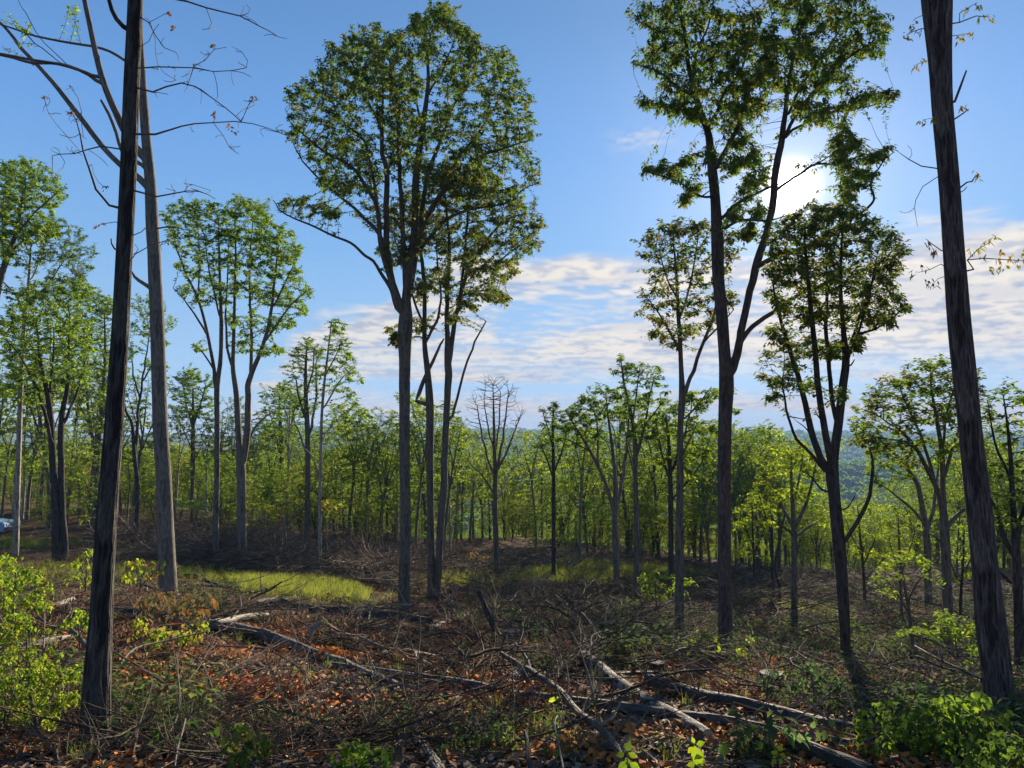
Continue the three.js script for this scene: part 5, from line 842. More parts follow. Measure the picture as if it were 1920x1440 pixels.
function bentStick(g, L0, r0, kids, depth = 0, start = V(0, 0, 0), dir = V(1, 0.05, 0), sides = 4) {
  const n = Math.max(4, Math.round(L0 / 0.16)), pts = [start.clone()], rad = [r0], d = dir.clone().normalize(), p = start.clone();
  const bend = V(gauss(), gauss() * 0.5, gauss()).multiplyScalar(0.12);
  for (let k = 1; k <= n; k++) { d.add(bend).addScaledVector(V(gauss(), gauss() * 0.6, gauss()), 0.16).normalize(); p.addScaledVector(d, L0 / n); pts.push(p.clone()); rad.push(r0 * (1 - 0.75 * (k / n))); }
  tube(g, pts, rad, sides, { cap: depth === 0 });
  if (kids > 0 && depth < 2) for (let k = 0; k < kids; k++) { const i = 1 + Math.floor(rnd() * (n - 1)), dd = pts[i].clone().sub(pts[i - 1]).normalize().add(V(gauss() * 0.9, gauss() * 0.5 + 0.12, gauss() * 0.9)).normalize(); bentStick(g, L0 * R(0.22, 0.5), rad[i] * 0.65, Math.round(kids * 0.4), depth + 1, pts[i], dd, 3); }
}
M.stick = new THREE.MeshPhysicalMaterial({ specularIntensity: 0.4, color: new THREE.Color().setRGB(0.35, 0.285, 0.23), roughness: 0.85, map: barkMap, bumpMap: barkBump, bumpScale: 0.004 });
const BRUSHY = (px, py) => 0.35 + 0.65 * sstep(0.35, 0.6, fbm(px * 0.012 + 3, py * 0.03, 3));
srand(603);
{ // slash: sticks and twigs covering the ground
  const lists = [[], [], [], [], [], [], []], geos = [];
  for (let k = 0; k < 6; k++) { const g = new Geo(); bentStick(g, k < 3 ? 1.7 : 1.0, k < 3 ? 0.016 : 0.008, k < 3 ? 6 : 5); geos.push(g.build()); }
  { const g = new Geo(); bentStick(g, 2.6, 0.03, 9); bentStick(g, 2.2, 0.024, 7, 0, V(0.2, 0.05, 0.3), V(0.8, 0.08, 0.6)); geos.push(g.build()); }
  const drop = (n, px0, px1, py0, py1, up, big = 0.4, dark = 1) => { for (let i = 0; i < n; i++) { const px = R(px0, px1), py = R(py0, py1); if (rnd() > BRUSHY(px, py)) continue; if (hidesLog(px, py, (big > 1 ? 1.5 : 1) * mix(28, 95, sstep(1130, 1400, py))) && rnd() < 0.93) continue; if (big > 1 && hidesLog(px + 60, py, 70) && rnd() < 0.6) continue; if (big > 1 && hidesLog(px - 60, py, 70) && rnd() < 0.6) continue; const p = floorAt(px, py); if (grassAt(p.x, p.z) > 0.3 && rnd() < 0.95) continue; const k = big > 1 ? 6 : rnd() < big ? Math.floor(R(0, 3)) : Math.floor(R(3, 6)), near = sstep(4, 9, -p.z); p.y += R(-0.02, 1) * up * mix(0.6, 1, near); const f = R(0.35, 1.25) * dark; lists[k].push([p, eu(R(-1, 1) * 0.3, rnd() * 6.28, rnd() < 0.8 ? R(-0.12, 0.14) : R(-0.2, 0.5)), R(0.5, 1.25) * mix(0.65, 1, near) * (1 + 0.7 * sstep(15, 38, -p.z)), rnd() < 0.16 ? [f * 2.2, f * 2.1, f * 2] : [f, f * 0.95, f * 0.9]]); } };
  drop(2300, -200, 2100, 1000, 1200, 0.10, 0.5, 0.8); drop(1700, -200, 2100, 1150, 1460, 0.06, 0.22, 0.8);
  drop(1700, 340, 780, 995, 1078, 0.5, 0.6, 0.6); drop(900, 180, 520, 980, 1060, 0.5, 0.6, 0.6); drop(1100, 640, 1250, 1028, 1096, 0.2, 0.6, 0.6); drop(1300, 820, 1240, 1100, 1205, 0.12, 0.45, 0.5);
  drop(150, 340, 780, 1000, 1075, 0.3, 2, 0.7); drop(120, 640, 1100, 1035, 1095, 0.2, 2, 0.9); drop(90, 820, 1240, 1100, 1200, 0.2, 2, 0.6); drop(90, 420, 820, 1130, 1220, 0.15, 2, 0.7); drop(260, 600, 1240, 1180, 1420, 0.1, 2, 0.32); drop(50, 640, 1180, 1200, 1400, 0.12, 2, 0.75); drop(120, 1250, 1900, 1050, 1300, 0.2, 2, 0.7);
  drop(2500, 560, 1200, 1165, 1420, 0.12, 0.3, 0.34); drop(1500, 1250, 1920, 1040, 1180, 0.4, 0.6, 0.5); drop(700, 1250, 1900, 1200, 1330, 0.2, 0.35, 0.7); drop(420, 100, 560, 1330, 1450, 0.12, 0.15, 0.7); drop(700, 380, 700, 1140, 1200, .15, .4, .7);
  lists.forEach((l, k) => scatter('brush', ['long forked sticks of logging slash lying over the clearing', 'bent grey sticks of logging slash lying over the clearing', 'branched dark sticks of logging slash lying over the clearing', 'fine twigs of logging slash lying over the clearing', 'thin curved twigs of logging slash lying over the clearing', 'small broken twigs of logging slash lying over the clearing', 'thick many-forked cut branches lying in heaps over the clearing'][k], 'brush', geos[k], M.stick, l));
}
srand(604);
{ // withered leaves still on cut twigs
  const mk = () => { const g = new Geo(), ax = V(); for (let i = 0; i < 26; i++) { const a = rnd() * 6.28, r = rnd() * 0.3; ax.set(gauss(), -0.9 + gauss() * 0.5, gauss()).normalize(); leaf(g, Math.cos(a) * r, R(0.08, 0.4), Math.sin(a) * r, ax, V(gauss(), 0.3, gauss()).normalize(), R(0.07, 0.13), R(0.03, 0.055), [1, 1, 1], 0.6); } return g.build(); };
  const dark = [[0.13, 0.075, 0.05], [0.17, 0.085, 0.055], [0.10, 0.06, 0.045], [0.2, 0.12, 0.07], [0.15, 0.06, 0.045]];
  for (let k = 0; k < 2; k++) {
    const list = [];
    const drop = (n, px0, px1, py0, py1, tones) => { for (let i = 0; i < n; i++) { const px = R(px0, px1), py = R(py0, py1); if (rnd() > BRUSHY(px + 500, py + 90) || hidesLog(px, py, 40)) continue; const p = floorAt(px, py); if (grassAt(p.x, p.z) > 0.5) continue; if (rnd() > mix(0.3, 0.8, sstep(8, 18, -p.z))) continue; const f = R(0.7, 1.3); p.y -= 0.05; list.push([p, eu(R(-0.2, 0.2), rnd() * 6.28, R(-0.2, 0.2)), R(0.6, 1.3) * mix(0.45, 1, sstep(6, 20, -p.z)), pick(tones).map((c) => c * f)]); } };
    drop(330, -100, 2000, 1010, 1200, dark); drop(380, 420, 1150, 1120, 1260, dark.concat([[0.24, 0.09, 0.05]])); drop(140, 200, 800, 1000, 1070, dark); drop(240, 60, 560, 1160, 1400, [[0.24, 0.13, 0.06], [0.2, 0.11, 0.06], [0.3, 0.16, 0.07]]); drop(240, 1150, 1900, 1200, 1400, [[0.22, 0.13, 0.07], [0.17, 0.09, 0.055], [0.26, 0.15, 0.07]]); drop(140, 1300, 1750, 1060, 1200, dark);
    scatter('withered_leaves', k ? 'drooping dead brown leaves on cut twigs in the slash' : 'dry brown leaves on cut twigs in the slash', 'dead leaves', mk(), M.dryLeaf, list);
  }
}
srand(605);
{ // low green weeds
  const mk = (col) => { const g = new Geo(), ax = V(); for (let i = 0; i < 22; i++) { const a = rnd() * 6.28, r = rnd() * 0.2, h = R(0.04, 0.34); ax.set(Math.cos(a + gauss()), R(-0.5, 0.2), Math.sin(a + gauss())).normalize(); bigLeaf(g, Math.cos(a) * r, h, Math.sin(a) * r, ax, V(gauss() * 0.4, 1, gauss() * 0.4).normalize(), R(0.06, 0.11), R(0.035, 0.06), col.map((c) => c * R(0.8, 1.2))); if (i % 3 === 0) tube(g, [V(0, 0, 0), V(Math.cos(a) * r * 0.6, h * 0.6, Math.sin(a) * r * 0.6), V(Math.cos(a) * r, h, Math.sin(a) * r)], [0.003, 0.0025, 0.002], 3, { tint: [0.08, 0.08, 0.03] }); } return g; };
  for (const [k, col] of [[0, [0.13, 0.19, 0.03]], [1, [0.075, 0.13, 0.03]]]) {
    const g = mk(col); g.uv = []; const list = [];
    const drop = (n, px0, px1, py0, py1, s = 1) => { for (let i = 0; i < n; i++) { const px = R(px0, px1), py = R(py0, py1), p = floorAt(px, py); if (fbm(p.x * 0.7 + k * 30, p.z * 0.7 + 50, 3) < 0.48 || hidesLog(px, py, 45)) continue; const f = R(0.75, 1.25); list.push([p, eu(R(-0.15, 0.15), rnd() * 6.28, R(-0.15, 0.15)), R(0.6, 1.3) * s, [f, f, f]]); } };
    drop(260, -100, 2000, 1030, 1200, 1.1); drop(k ? 30 : 170, -100, 420, 1080, 1400); drop(k ? 330 : 130, 1250, 2000, 1220, 1440); drop(k ? 110 : 90, 300, 1300, 1250, 1450, 0.75); drop(k ? 120 : 160, 340, 1200, 1130, 1280, 0.8); drop(k ? 900 : 1300, 1150, 1900, 1045, 1260, 1.3); drop(340, 880, 1300, 1050, 1220, 1.2); drop(160, 340, 800, 1060, 1160, 1.0); drop(90, 850, 1150, 1160, 1330, 0.8);
    scatter('ground_plants', k ? 'dark green low plants growing through the brush' : 'light green low plants growing through the brush', 'ground cover', g.build(), M.leaf, list);
  }
}

// ---------------------------------------------------------------- logs, branches, stumps
M.log = new THREE.MeshPhysicalMaterial({ specularIntensity: 0.5, color: new THREE.Color().setRGB(0.14, 0.12, 0.105), map: barkMap, bumpMap: barkBump, bumpScale: 0.02, roughness: 0.8 });
M.logDark = new THREE.MeshPhysicalMaterial({ specularIntensity: 0.5, color: new THREE.Color().setRGB(0.075, 0.065, 0.058), map: barkMap, bumpMap: barkBump, bumpScale: 0.02, roughness: 0.8 });
M.logPale = new THREE.MeshPhysicalMaterial({ specularIntensity: 0.5, color: new THREE.Color().setRGB(0.33, 0.295, 0.25), map: barkMap, bumpMap: barkBump, bumpScale: 0.01, roughness: 0.75 });
M.logBirch = new THREE.MeshPhysicalMaterial({ specularIntensity: 0.5, color: new THREE.Color().setRGB(0.2, 0.19, 0.17), map: dataTex(256, 256, (u, v) => { const p = fbm(u * 8, v * 10, 4, 8, 10), q = fbm(u * 20, v * 24, 3, 20, 24); const k = 0.35 + 0.75 * sstep(0.4, 0.62, p) * (0.7 + 0.4 * q); return [k, k * 0.99, k * 0.95]; }, true), bumpMap: barkBump, bumpScale: 0.008, roughness: 0.85 });
M.cut = new THREE.MeshStandardMaterial({ color: new THREE.Color().setRGB(0.62, 0.5, 0.36), map: dataTex(256, 256, (u, v) => { const r = Math.hypot(u - 0.5, v - 0.5), a = Math.atan2(v - 0.5, u - 0.5), k = 0.8 + 0.14 * Math.sin(r * 150 + 3 * vnoise(a * 2 + 9, r * 9)) + 0.15 * (vnoise(u * 20, v * 20) - 0.5); return [k, k * 0.97, k * 0.9]; }, true), roughness: 0.85 });
// a log or branch along photograph points [px, py, half width]; it rests on the ground below those points unless distances are given
function lying(name, label, category, mat, pts, { d = null, group, rough = 0.06, sides, twigs = 0, cutEnds = false } = {}) {
  const a = pts[0], b = pts[pts.length - 1], n0 = pts.length;
  const dep = pts.map((p) => -hit(p[0], p[1] + p[2]).z), d0 = d ? d[0] : dep[0], d1 = d ? d[1] : dep[n0 - 1];
  const curve = new THREE.CatmullRomCurve3(pts.map((p, i) => { const t = n0 > 1 ? i / (n0 - 1) : 0, l = mix(d0, d1, t); return P(p[0], p[1], d ? l : mix(l, dep[i], 0.6)); }), false, 'centripetal');
  const len = curve.getLength(), hwMax = Math.max(...pts.map((p) => p[2])), n = Math.max(6, Math.ceil(len / 0.18)), P0 = [], rad = [];
  const origin = curve.getPoint(0), ph = rnd() * 50;
  for (let k = 0; k <= n; k++) { const t = k / n, q = curve.getPoint(t), f = t * (n0 - 1), i = Math.min(n0 - 2, Math.floor(f)), hw = mix(pts[i][2], pts[i + 1][2], f - i), r = (hw * -q.z) / F; q.x += (vnoise(ph, k * 0.35) - 0.5) * r * 0.5; q.y += (vnoise(ph + 9, k * 0.35) - 0.5) * r * 0.5; P0.push(q.sub(origin)); rad.push(r); }
  const o = thing(name, origin, label, category, group), g = new Geo();
  tube(g, P0, rad, sides ?? (hwMax > 5 ? 16 : hwMax > 2.5 ? 9 : 6), { rough, cap: !cutEnds, seed: ph });
  part(o, category === 'log' ? 'trunk' : 'stem', g.build(), mat);
  if (cutEnds) for (const k of [0, n]) { const e = new Geo(), dir = P0[k].clone().sub(P0[k ? k - 1 : 1]).normalize(); tube(e, [P0[k].clone().addScaledVector(dir, -0.004), P0[k].clone().addScaledVector(dir, 0.003)], [rad[k] * 0.93, rad[k] * 0.9], 16, { cap: true }); part(o, 'cut_face', e.build(), M.cut); }
  if (twigs) { const tg = new Geo(); for (let i = 0; i < twigs; i++) { const k = Math.floor(R(0.15, 0.98) * n), dir = V(gauss(), R(0.1, 0.8), gauss()); bentStick(tg, R(0.25, 0.9) * Math.min(1, len / 3 + 0.3), Math.min(rad[k] * 0.45, 0.014), 2, 0, P0[k], dir); } part(o, 'twigs', tg.build(), M.stick, 'stuff'); triangles += tg.tris; }
  triangles += g.tris; return o;
}
srand(701);
const big = (label, mat, pts, opt = {}) => lying('fallen_log', label, 'log', M[mat], pts, opt);
big('long dark fallen trunk running from the left centre down towards the middle of the foreground', 'log', L(395, 1172, 9.5, 440, 1178, 10.5, 500, 1193, 11, 560, 1214, 11, 620, 1238, 11, 680, 1263, 10.5, 740, 1286, 9, 782, 1294, 7), { twigs: 10 });
big('dark log in the brush between the dark near trunk and the long fallen trunk', 'logDark', L(212, 1143, 5, 250, 1147, 5.5, 300, 1157, 6, 350, 1170, 6, 396, 1184, 5.5), { twigs: 4 });
big('longest fallen trunk, crossing the foreground from the middle to the lower right', 'log', L(612, 1245, 6, 720, 1262, 8, 820, 1278, 10, 900, 1292, 11.5, 960, 1306, 12, 1040, 1315, 11.5, 1110, 1323, 11, 1260, 1340, 10.5, 1385, 1357, 10, 1485, 1376, 9, 1585, 1392, 8, 1700, 1414, 6.5), { twigs: 14 });
big('pale mottled log with a sawn end, slanting down from behind the crossing branches', 'logBirch', L(1086, 1229, 12, 1120, 1252, 13, 1160, 1282, 13, 1220, 1320, 14, 1275, 1350, 13, 1330, 1380, 12), { cutEnds: true });
big('broad dark log lying behind the longest fallen trunk at lower right', 'logDark', L(1215, 1276, 12, 1290, 1298, 13.5, 1370, 1317, 14, 1460, 1337, 14, 1560, 1360, 13, 1625, 1372, 11), { twigs: 5 });
big('rotten log with a broken end in the bottom right foreground', 'logDark', L(1478, 1396, 16, 1530, 1412, 17, 1585, 1432, 17, 1640, 1455, 17), { rough: 0.12 });
big('short log end sticking out of the brush at the bottom centre', 'log', L(787, 1392, 11, 806, 1418, 12, 822, 1442, 12, 835, 1466, 12), { cutEnds: true });
big('pale log half buried in brush below the sawn stump', 'logPale', L(402, 1167, 5, 437, 1161, 6.5, 475, 1156, 6.5, 502, 1155, 5), {});
big('dark log behind the stump, below the sunlit grass', 'logDark', L(528, 1128, 6, 587, 1142, 7, 650, 1147, 7, 700, 1151, 7, 755, 1156, 7, 808, 1164, 6), { twigs: 8 });
big('grey log in the left foreground beside the bright green bush', 'logPale', L(-20, 1213, 6, 20, 1211, 6.5, 62, 1207, 6.5, 100, 1200, 6, 136, 1194, 5), {});
big('thin log below the grey log at the left edge', 'log', L(-10, 1226, 4.5, 40, 1218, 4.5, 80, 1207, 4, 112, 1200, 3.5), {});
big('short pale broken log left of the dark near trunk', 'logPale', L(90, 1138, 5, 115, 1132, 5.5, 137, 1124, 4.5), { cutEnds: true });
big('dark leaning snag standing up out of the slash in the middle', 'logDark', L(933, 1192, 7, 926, 1172, 6, 910, 1137, 5, 898, 1108, 3.6), { d: [15.5, 15.9], twigs: 3 });
big('dark log across the pale mottled log, ending at the charred stump', 'logDark', L(1068, 1267, 3.5, 1105, 1265, 4.5, 1160, 1264, 5, 1229, 1261, 5), {});
big('pale trunk lying flat beyond the double-stemmed tree', 'logPale', L(868, 1095, 2, 905, 1091, 2.4, 939, 1088, 2), {});
big('pale log on the far slash bank left of the tallest tree', 'logPale', L(676, 1040, 1.8, 715, 1042, 2.6, 752, 1045, 2.2), {});
big('thin pale log on the slope right of the pale mottled log', 'logPale', L(1112, 1202, 3, 1160, 1209, 3.4, 1200, 1216, 3, 1226, 1217, 2.2), {});
big('log at the right edge under the dark green bushes', 'log', L(1640, 1400, 5, 1740, 1408, 6, 1840, 1417, 6, 1940, 1416, 6), { twigs: 5 });
big('dark log behind the slender trunk in the slash hollow', 'logDark', L(870, 1140, 5, 890, 1146, 6, 840, 1168, 6, 800, 1180, 5).slice(1), { twigs: 4 });
srand(702);
const br = (label, mat, pts, opt = {}) => lying('fallen_branch', label, 'branch', M[mat], pts, { rough: 0.04, ...opt });
br('long grey branch slanting across the foreground logs in the middle', 'log', L(940, 1226, 4, 972, 1245, 4.6, 995, 1257, 5, 1020, 1275, 5.5, 1050, 1294, 6.2, 1077, 1328, 6.6, 1100, 1347, 6.6, 1135, 1374, 6, 1170, 1416, 6), { d: [11.6, 5.4], twigs: 8 });
br('grey branch joined to the foot of the dark snag', 'log', L(930, 1188, 4.5, 960, 1202, 4.6, 985, 1211, 4.4, 1018, 1220, 3.4), { twigs: 3 });
br('short dark twiggy branch rising from the long grey branch', 'logDark', L(965, 1205, 1.8, 980, 1222, 2.4, 990, 1240, 3, 993, 1256, 3.4), { d: [11.1, 10.2] });
br('dark arching branch over the pale mottled log', 'logDark', L(1000, 1345, 3, 1050, 1342, 3.6, 1080, 1322, 3.4, 1110, 1312, 3.2, 1160, 1300, 3, 1210, 1281, 3, 1235, 1268, 2.8, 1285, 1258, 2.4, 1335, 1255, 1.6), { d: [8.0, 9.4], twigs: 8 });
br('pale dead branch standing upright against the long fallen trunk', 'logPale', L(573, 1219, 3, 578, 1202, 3.4, 584, 1184, 4, 592, 1175, 4.6, 603, 1166, 3.4), { d: [13.6, 13.9] });
br('short pale fork beside the upright dead branch', 'logPale', L(566, 1180, 2, 576, 1177, 2.6, 588, 1175, 3), { d: [13.7, 13.8] });
br('bleached curved branch in the foreground left of centre', 'logPale', L(559, 1326, 2, 567, 1313, 2.4, 578, 1303, 2.6, 592, 1299, 2.6, 606, 1297, 2.4, 618, 1289, 1.8), {});
br('long bleached branch lying level in the middle foreground', 'logPale', L(621, 1288, 2.2, 645, 1291, 2.6, 668, 1292, 2.6, 706, 1295, 2.6, 730, 1302, 2.4, 780, 1300, 2.2, 820, 1302, 1.8, 856, 1303, 1.4), { twigs: 5 });
br('dark branch reaching left from the bleached curved branch', 'logDark', L(446, 1313, 2, 465, 1303, 2.4, 488, 1296, 2.8, 525, 1293, 2.8, 562, 1290, 2.4), { twigs: 3 });
br('pale grey branch slanting up to the long fallen trunk from below', 'logPale', L(418, 1298, 1.6, 450, 1288, 2.2, 486, 1274, 2.6, 505, 1260, 2.6, 522, 1250, 2.6, 550, 1240, 2.4, 577, 1234, 2), { twigs: 6 });
br('dark branch behind the long fallen trunk, bent upwards to the right', 'logDark', L(625, 1233, 4, 655, 1236, 4.4, 690, 1234, 4.2, 725, 1223, 3.8, 757, 1210, 3.2, 792, 1195, 2), { twigs: 5 });
br('dark curved stick at the foot of the tallest tree', 'logDark', L(690, 1186, 3, 730, 1174, 3.4, 770, 1160, 3, 800, 1150, 2), { twigs: 4 });
br('long thin branch along the bottom of the brush, left of centre', 'log', L(555, 1343, 1.8, 590, 1340, 2.2, 630, 1337, 2.4, 705, 1331, 2.4, 770, 1341, 2.2, 820, 1345, 2, 860, 1348, 1.4), { twigs: 6 });
br('second long thin branch just below it, left of centre', 'log', L(640, 1354, 1.8, 690, 1350, 2.2, 760, 1352, 2.2, 830, 1358, 1.8, 880, 1352, 1.4), { twigs: 6 });
br('dark crooked branch at the bottom, left of the short log end', 'logDark', L(560, 1375, 2, 640, 1372, 2.8, 720, 1369, 3.2, 800, 1366, 3, 860, 1372, 2.4), { twigs: 6 });
br('thick dark branch at the bottom centre under the long grey branch', 'logDark', L(980, 1393, 5, 1040, 1400, 6, 1090, 1404, 6, 1140, 1410, 5, 1168, 1418, 4), { twigs: 5 });
br('pale thin stick hanging down in the bottom centre', 'logPale', L(1045, 1342, 1.4, 1040, 1355, 1.6, 1045, 1385, 1.8, 1050, 1410, 1.6, 1056, 1440, 1.4), { d: [6.2, 5.0] });
br('dark upright stub at the bottom, left of the long grey branch', 'logDark', L(986, 1372, 3, 990, 1398, 4, 991, 1425, 4.4, 998, 1450, 4.6), { d: [5.5, 4.9] });
br('forked pale stick lying beside the dark upright stub', 'logPale', L(994, 1408, 2, 1005, 1425, 2.4, 1015, 1445, 2.6), {});
br('pale branch across the longest fallen trunk, right of the arching branch', 'logPale', L(1102, 1336, 1.6, 1130, 1350, 2, 1160, 1360, 2, 1200, 1356, 1.6, 1240, 1345, 1.2), { twigs: 5 });
br('grey limb forking beside the dark near trunk at left', 'log', L(72, 1156, 2, 90, 1171, 2.6, 112, 1176, 2.8, 134, 1181, 4, 150, 1196, 4.6, 168, 1214, 4.6), { d: [10.6, 8.2], twigs: 2 });
br('dark branch at the foot of the pale grey trunk, pointing right over the grass', 'logDark', L(334, 1097, 2.4, 375, 1097, 2.6, 420, 1100, 2.4, 470, 1104, 1.8), { twigs: 5 });
br('thin dark branch above it, pointing right', 'logDark', L(330, 1078, 1.2, 362, 1078, 2, 395, 1092, 2.4, 410, 1096, 2), { twigs: 3 });
br('dark branch in the yellow leaves left of the pale grey trunk', 'logDark', L(215, 1089, 2, 245, 1091, 2.2, 268, 1096, 2.4, 293, 1105, 2.4), { twigs: 3 });
br('grey branch slanting up beside the sawn stump', 'log', L(470, 1123, 2, 490, 1113, 2.4, 510, 1104, 2, 528, 1090, 1.2), { d: [19.4, 19.6] });
br('curved pale branch at the foot of the double-stemmed tree', 'logPale', L(830, 1130, 1.8, 845, 1124, 2, 853, 1112, 2, 860, 1100, 1.6), { d: [20, 20.2] });
br('pale branch on the slope right of the big forked trunk', 'logPale', L(1462, 1199, 1.6, 1490, 1191, 2, 1510, 1184, 2, 1536, 1176, 1.4), { twigs: 3 });
br('thin straight pole lying right of the big forked trunk', 'logPale', L(1370, 1197, 1.4, 1410, 1200, 1.6, 1445, 1203, 1.4), {});
br('long dark bare branch reaching in from the near brown trunk at right', 'logDark', L(1845, 1275, 2.6, 1800, 1254, 2.4, 1765, 1238, 2.2, 1735, 1222, 1.8, 1715, 1210, 1.2), { d: [8.6, 11], twigs: 4 });
br('second dark branch below it, left of the near brown trunk', 'logDark', L(1790, 1258, 1.8, 1755, 1247, 2, 1718, 1230, 1.8, 1690, 1236, 1.4, 1660, 1246, 1), { d: [9.5, 11], twigs: 5 });
br('pale broken pole slanting in the brown brush right of the many-limbed trunk', 'logPale', L(1640, 1212, 1.4, 1652, 1226, 2, 1664, 1242, 2, 1672, 1256, 1.6), { d: [13, 12.2] });
br('fallen pole in the right foreground above the dark green bushes', 'logPale', L(1540, 1256, 1.8, 1570, 1270, 2.2, 1600, 1286, 1.8), {});
br('long pale stem lying along the bottom right under the leaves', 'logPale', L(1660, 1398, 2, 1720, 1408, 2.6, 1770, 1414, 2.4, 1800, 1404, 1.6), {});
br('grey branch with many forks below the narrow tree', 'log', L(1100, 1140, 1.6, 1130, 1127, 2, 1160, 1122, 2, 1195, 1121, 1.6, 1215, 1128, 1.2), { twigs: 5 });
br('bowed stick above the pale mottled log', 'log', L(1090, 1148, 1.2, 1105, 1165, 1.6, 1120, 1190, 1.8, 1130, 1200, 1.6), { d: [14, 13] });
br('pale curved stem in the bottom left corner', 'logPale', L(70, 1405, 1.6, 78, 1420, 2.2, 92, 1424, 2.4, 108, 1440, 2), {});
br('thin looping stem in front of the dark near trunk', 'log', L(158, 1412, 1.2, 153, 1395, 1.4, 160, 1378, 1.4, 178, 1373, 1.4, 196, 1385, 1.2, 205, 1400, 1), { d: [5.0, 4.8] });
br('pale thin stem right of the dark near trunk, bent at the bottom', 'logPale', L(328, 1436, 1.2, 334, 1400, 1.6, 344, 1365, 1.4, 348, 1348, 1.1), { d: [5.1, 5.8] });
br('hanging grey stem beside it', 'log', L(294, 1352, 1, 300, 1375, 1.4, 320, 1395, 1.6, 345, 1412, 1.6, 372, 1430, 1.4), { d: [5.8, 5.2] });
br('long bent stem right of the dark near trunk', 'log', L(350, 1225, 1.2, 372, 1238, 1.8, 388, 1265, 2, 398, 1292, 2, 412, 1310, 1.6), { d: [8.6, 7.6], twigs: 3 });
br('thin pale stem arching over the brown leaves at left', 'logPale', L(224, 1248, 1.2, 240, 1226, 1.6, 262, 1212, 1.8, 300, 1204, 1.8, 345, 1193, 1.6, 390, 1184, 1.2), { d: [8.6, 10], twigs: 3 });

function stump(px, py, w, h, label, mat, face = M.cut, tilt = 0) {   // py: top of the stump, w: half width, h: height, all in px
  const q = hit(px, py + h), d = -q.z, r = (w * d) / F, H = (h * d) / F, o = thing('tree_stump', q, label, 'stump'), g = new Geo();
  tube(g, [V(0, -0.1, 0), V(0, H * 0.3, 0), V(tilt * H * 0.6, H * 0.7, 0), V(tilt * H, H, 0)], [r * 1.3, r * 1.1, r * 1.02, r], 18, { rough: 0.08, cap: false, seed: px });
  part(o, 'trunk', g.build(), mat);
  const t = new THREE.CircleGeometry(r * 1.0, 22); t.rotateX(-Math.PI / 2); const p = t.attributes.position; for (let i = 1; i < p.count; i++) p.setY(i, p.getY(i) + 0.012 * vnoise(i * 0.9, px)); const u = t.attributes.uv; t.translate(tilt * H, H + 0.002, 0);
  part(o, 'cut_face', t, face); return o;
}
srand(703);
stump(504, 1126, 21, 12, 'wide sawn stump with a pale flat top, left of the sunlit grass', M.logDark);
stump(960, 1184, 15, 16, 'sawn stump with a bright top, right of the dark snag', M.logDark);
stump(974, 1263, 20, 14, 'low grey stump under the long grey branch', M.log, M.log);
stump(1232, 1243, 14, 16, 'small charred stump among orange leaves in mid-foreground', M.logDark, M.logDark);
stump(1447, 1264, 20, 34, 'dark stump overgrown with green leaves, right of the forked trunk', M.logDark, M.logDark);

// ---------------------------------------------------------------- bushes, saplings and seedlings
function bush(name, label, category, seed, d, stems, crown, { size, colors, per = 7, dens = 1, step = 0.12, big = true, mat = M.twig, twigR = 0.0022, droop = 0.45, deep = 0.8, keep = 1, reach = 1, width = 0.55, group, leafMat = M.leaf }) {
  srand(seed);
  const T = new Tree({ d, step: Math.min(step, 0.0078 * d), twigR, exp: 2.4, up: 0.25 });
  T.pixelLimb(stems[0]); for (const s of stems.slice(1)) T.pixelLimb(s, R(-0.4, 0.4), 0.1);
  T.pixelCrown(crown, dens, deep); T.finish();
  const origin = T.x[0].clone(), o = thing(name, origin, label, category, group), { limbs, twigs } = T.wood(origin, 99, F / d), all = new Geo();
  limbs.forEach(([, g], i) => { part(o, 'stem', g.build(), mat); triangles += g.tris; });
  if (twigs.tris) { part(o, 'twigs', twigs.build(), mat, 'stuff'); triangles += twigs.tris; }
  const g = new Geo(), ax = V(), nm = V();
  for (let i = 0; i < T.x.length; i++) {
    if (T.limb[i] >= 0 || T.up2[i] > reach || rnd() > keep) continue;
    const q = T.x[i], p = T.x[T.par[i]], base = pick(colors), br = R(0.8, 1.2);
    for (let k = 0; k < per; k++) { const a = rnd() * 6.28, s = size * R(0.6, 1.2); ax.set(Math.cos(a), R(-0.6, 0.3) - droop, Math.sin(a)).normalize(); nm.set(gauss() * 0.5, 1, gauss() * 0.5).normalize(); const t = rnd(), f = br * R(0.85, 1.15), j = size * 0.5; const c = [base[0] * f, base[1] * f, base[2] * f]; (big ? bigLeaf : leaf)(g, mix(p.x, q.x, t) - origin.x + gauss() * j, mix(p.y, q.y, t) - origin.y + gauss() * j, mix(p.z, q.z, t) - origin.z + gauss() * j, ax, nm, s, s * width * R(0.8, 1.2), c); }
  }
  if (g.tris) { part(o, 'leaves', g.build(), leafMat, 'stuff'); triangles += g.tris; }
  return o;
}
const LB = { colors: GREEN.lime.concat(GREEN.bright, [[0.3, 0.3, 0.03]]), size: 0.042, per: 7, reach: 2 };
bush('leafy_bush', 'bright lime green bush in the left foreground, left of the dark near trunk', 'bush', 801, 6.6, [L(70, 1380, 3, 60, 1320, 2.4, 50, 1240, 1.4), L(70, 1375, 2, 100, 1300, 1.6, 130, 1230, 1), L(68, 1370, 2, 20, 1300, 1.6, -10, 1240, 1)], B(40, 1240, 34, 85, 1250, 34, 125, 1275, 28, 15, 1290, 34, 60, 1300, 36, 110, 1315, 26, 150, 1270, 20, -20, 1260, 30, 140, 1310, 20, 90, 1345, 20, 30, 1340, 24, -20, 1330, 30), { ...LB, dens: 0.45 });
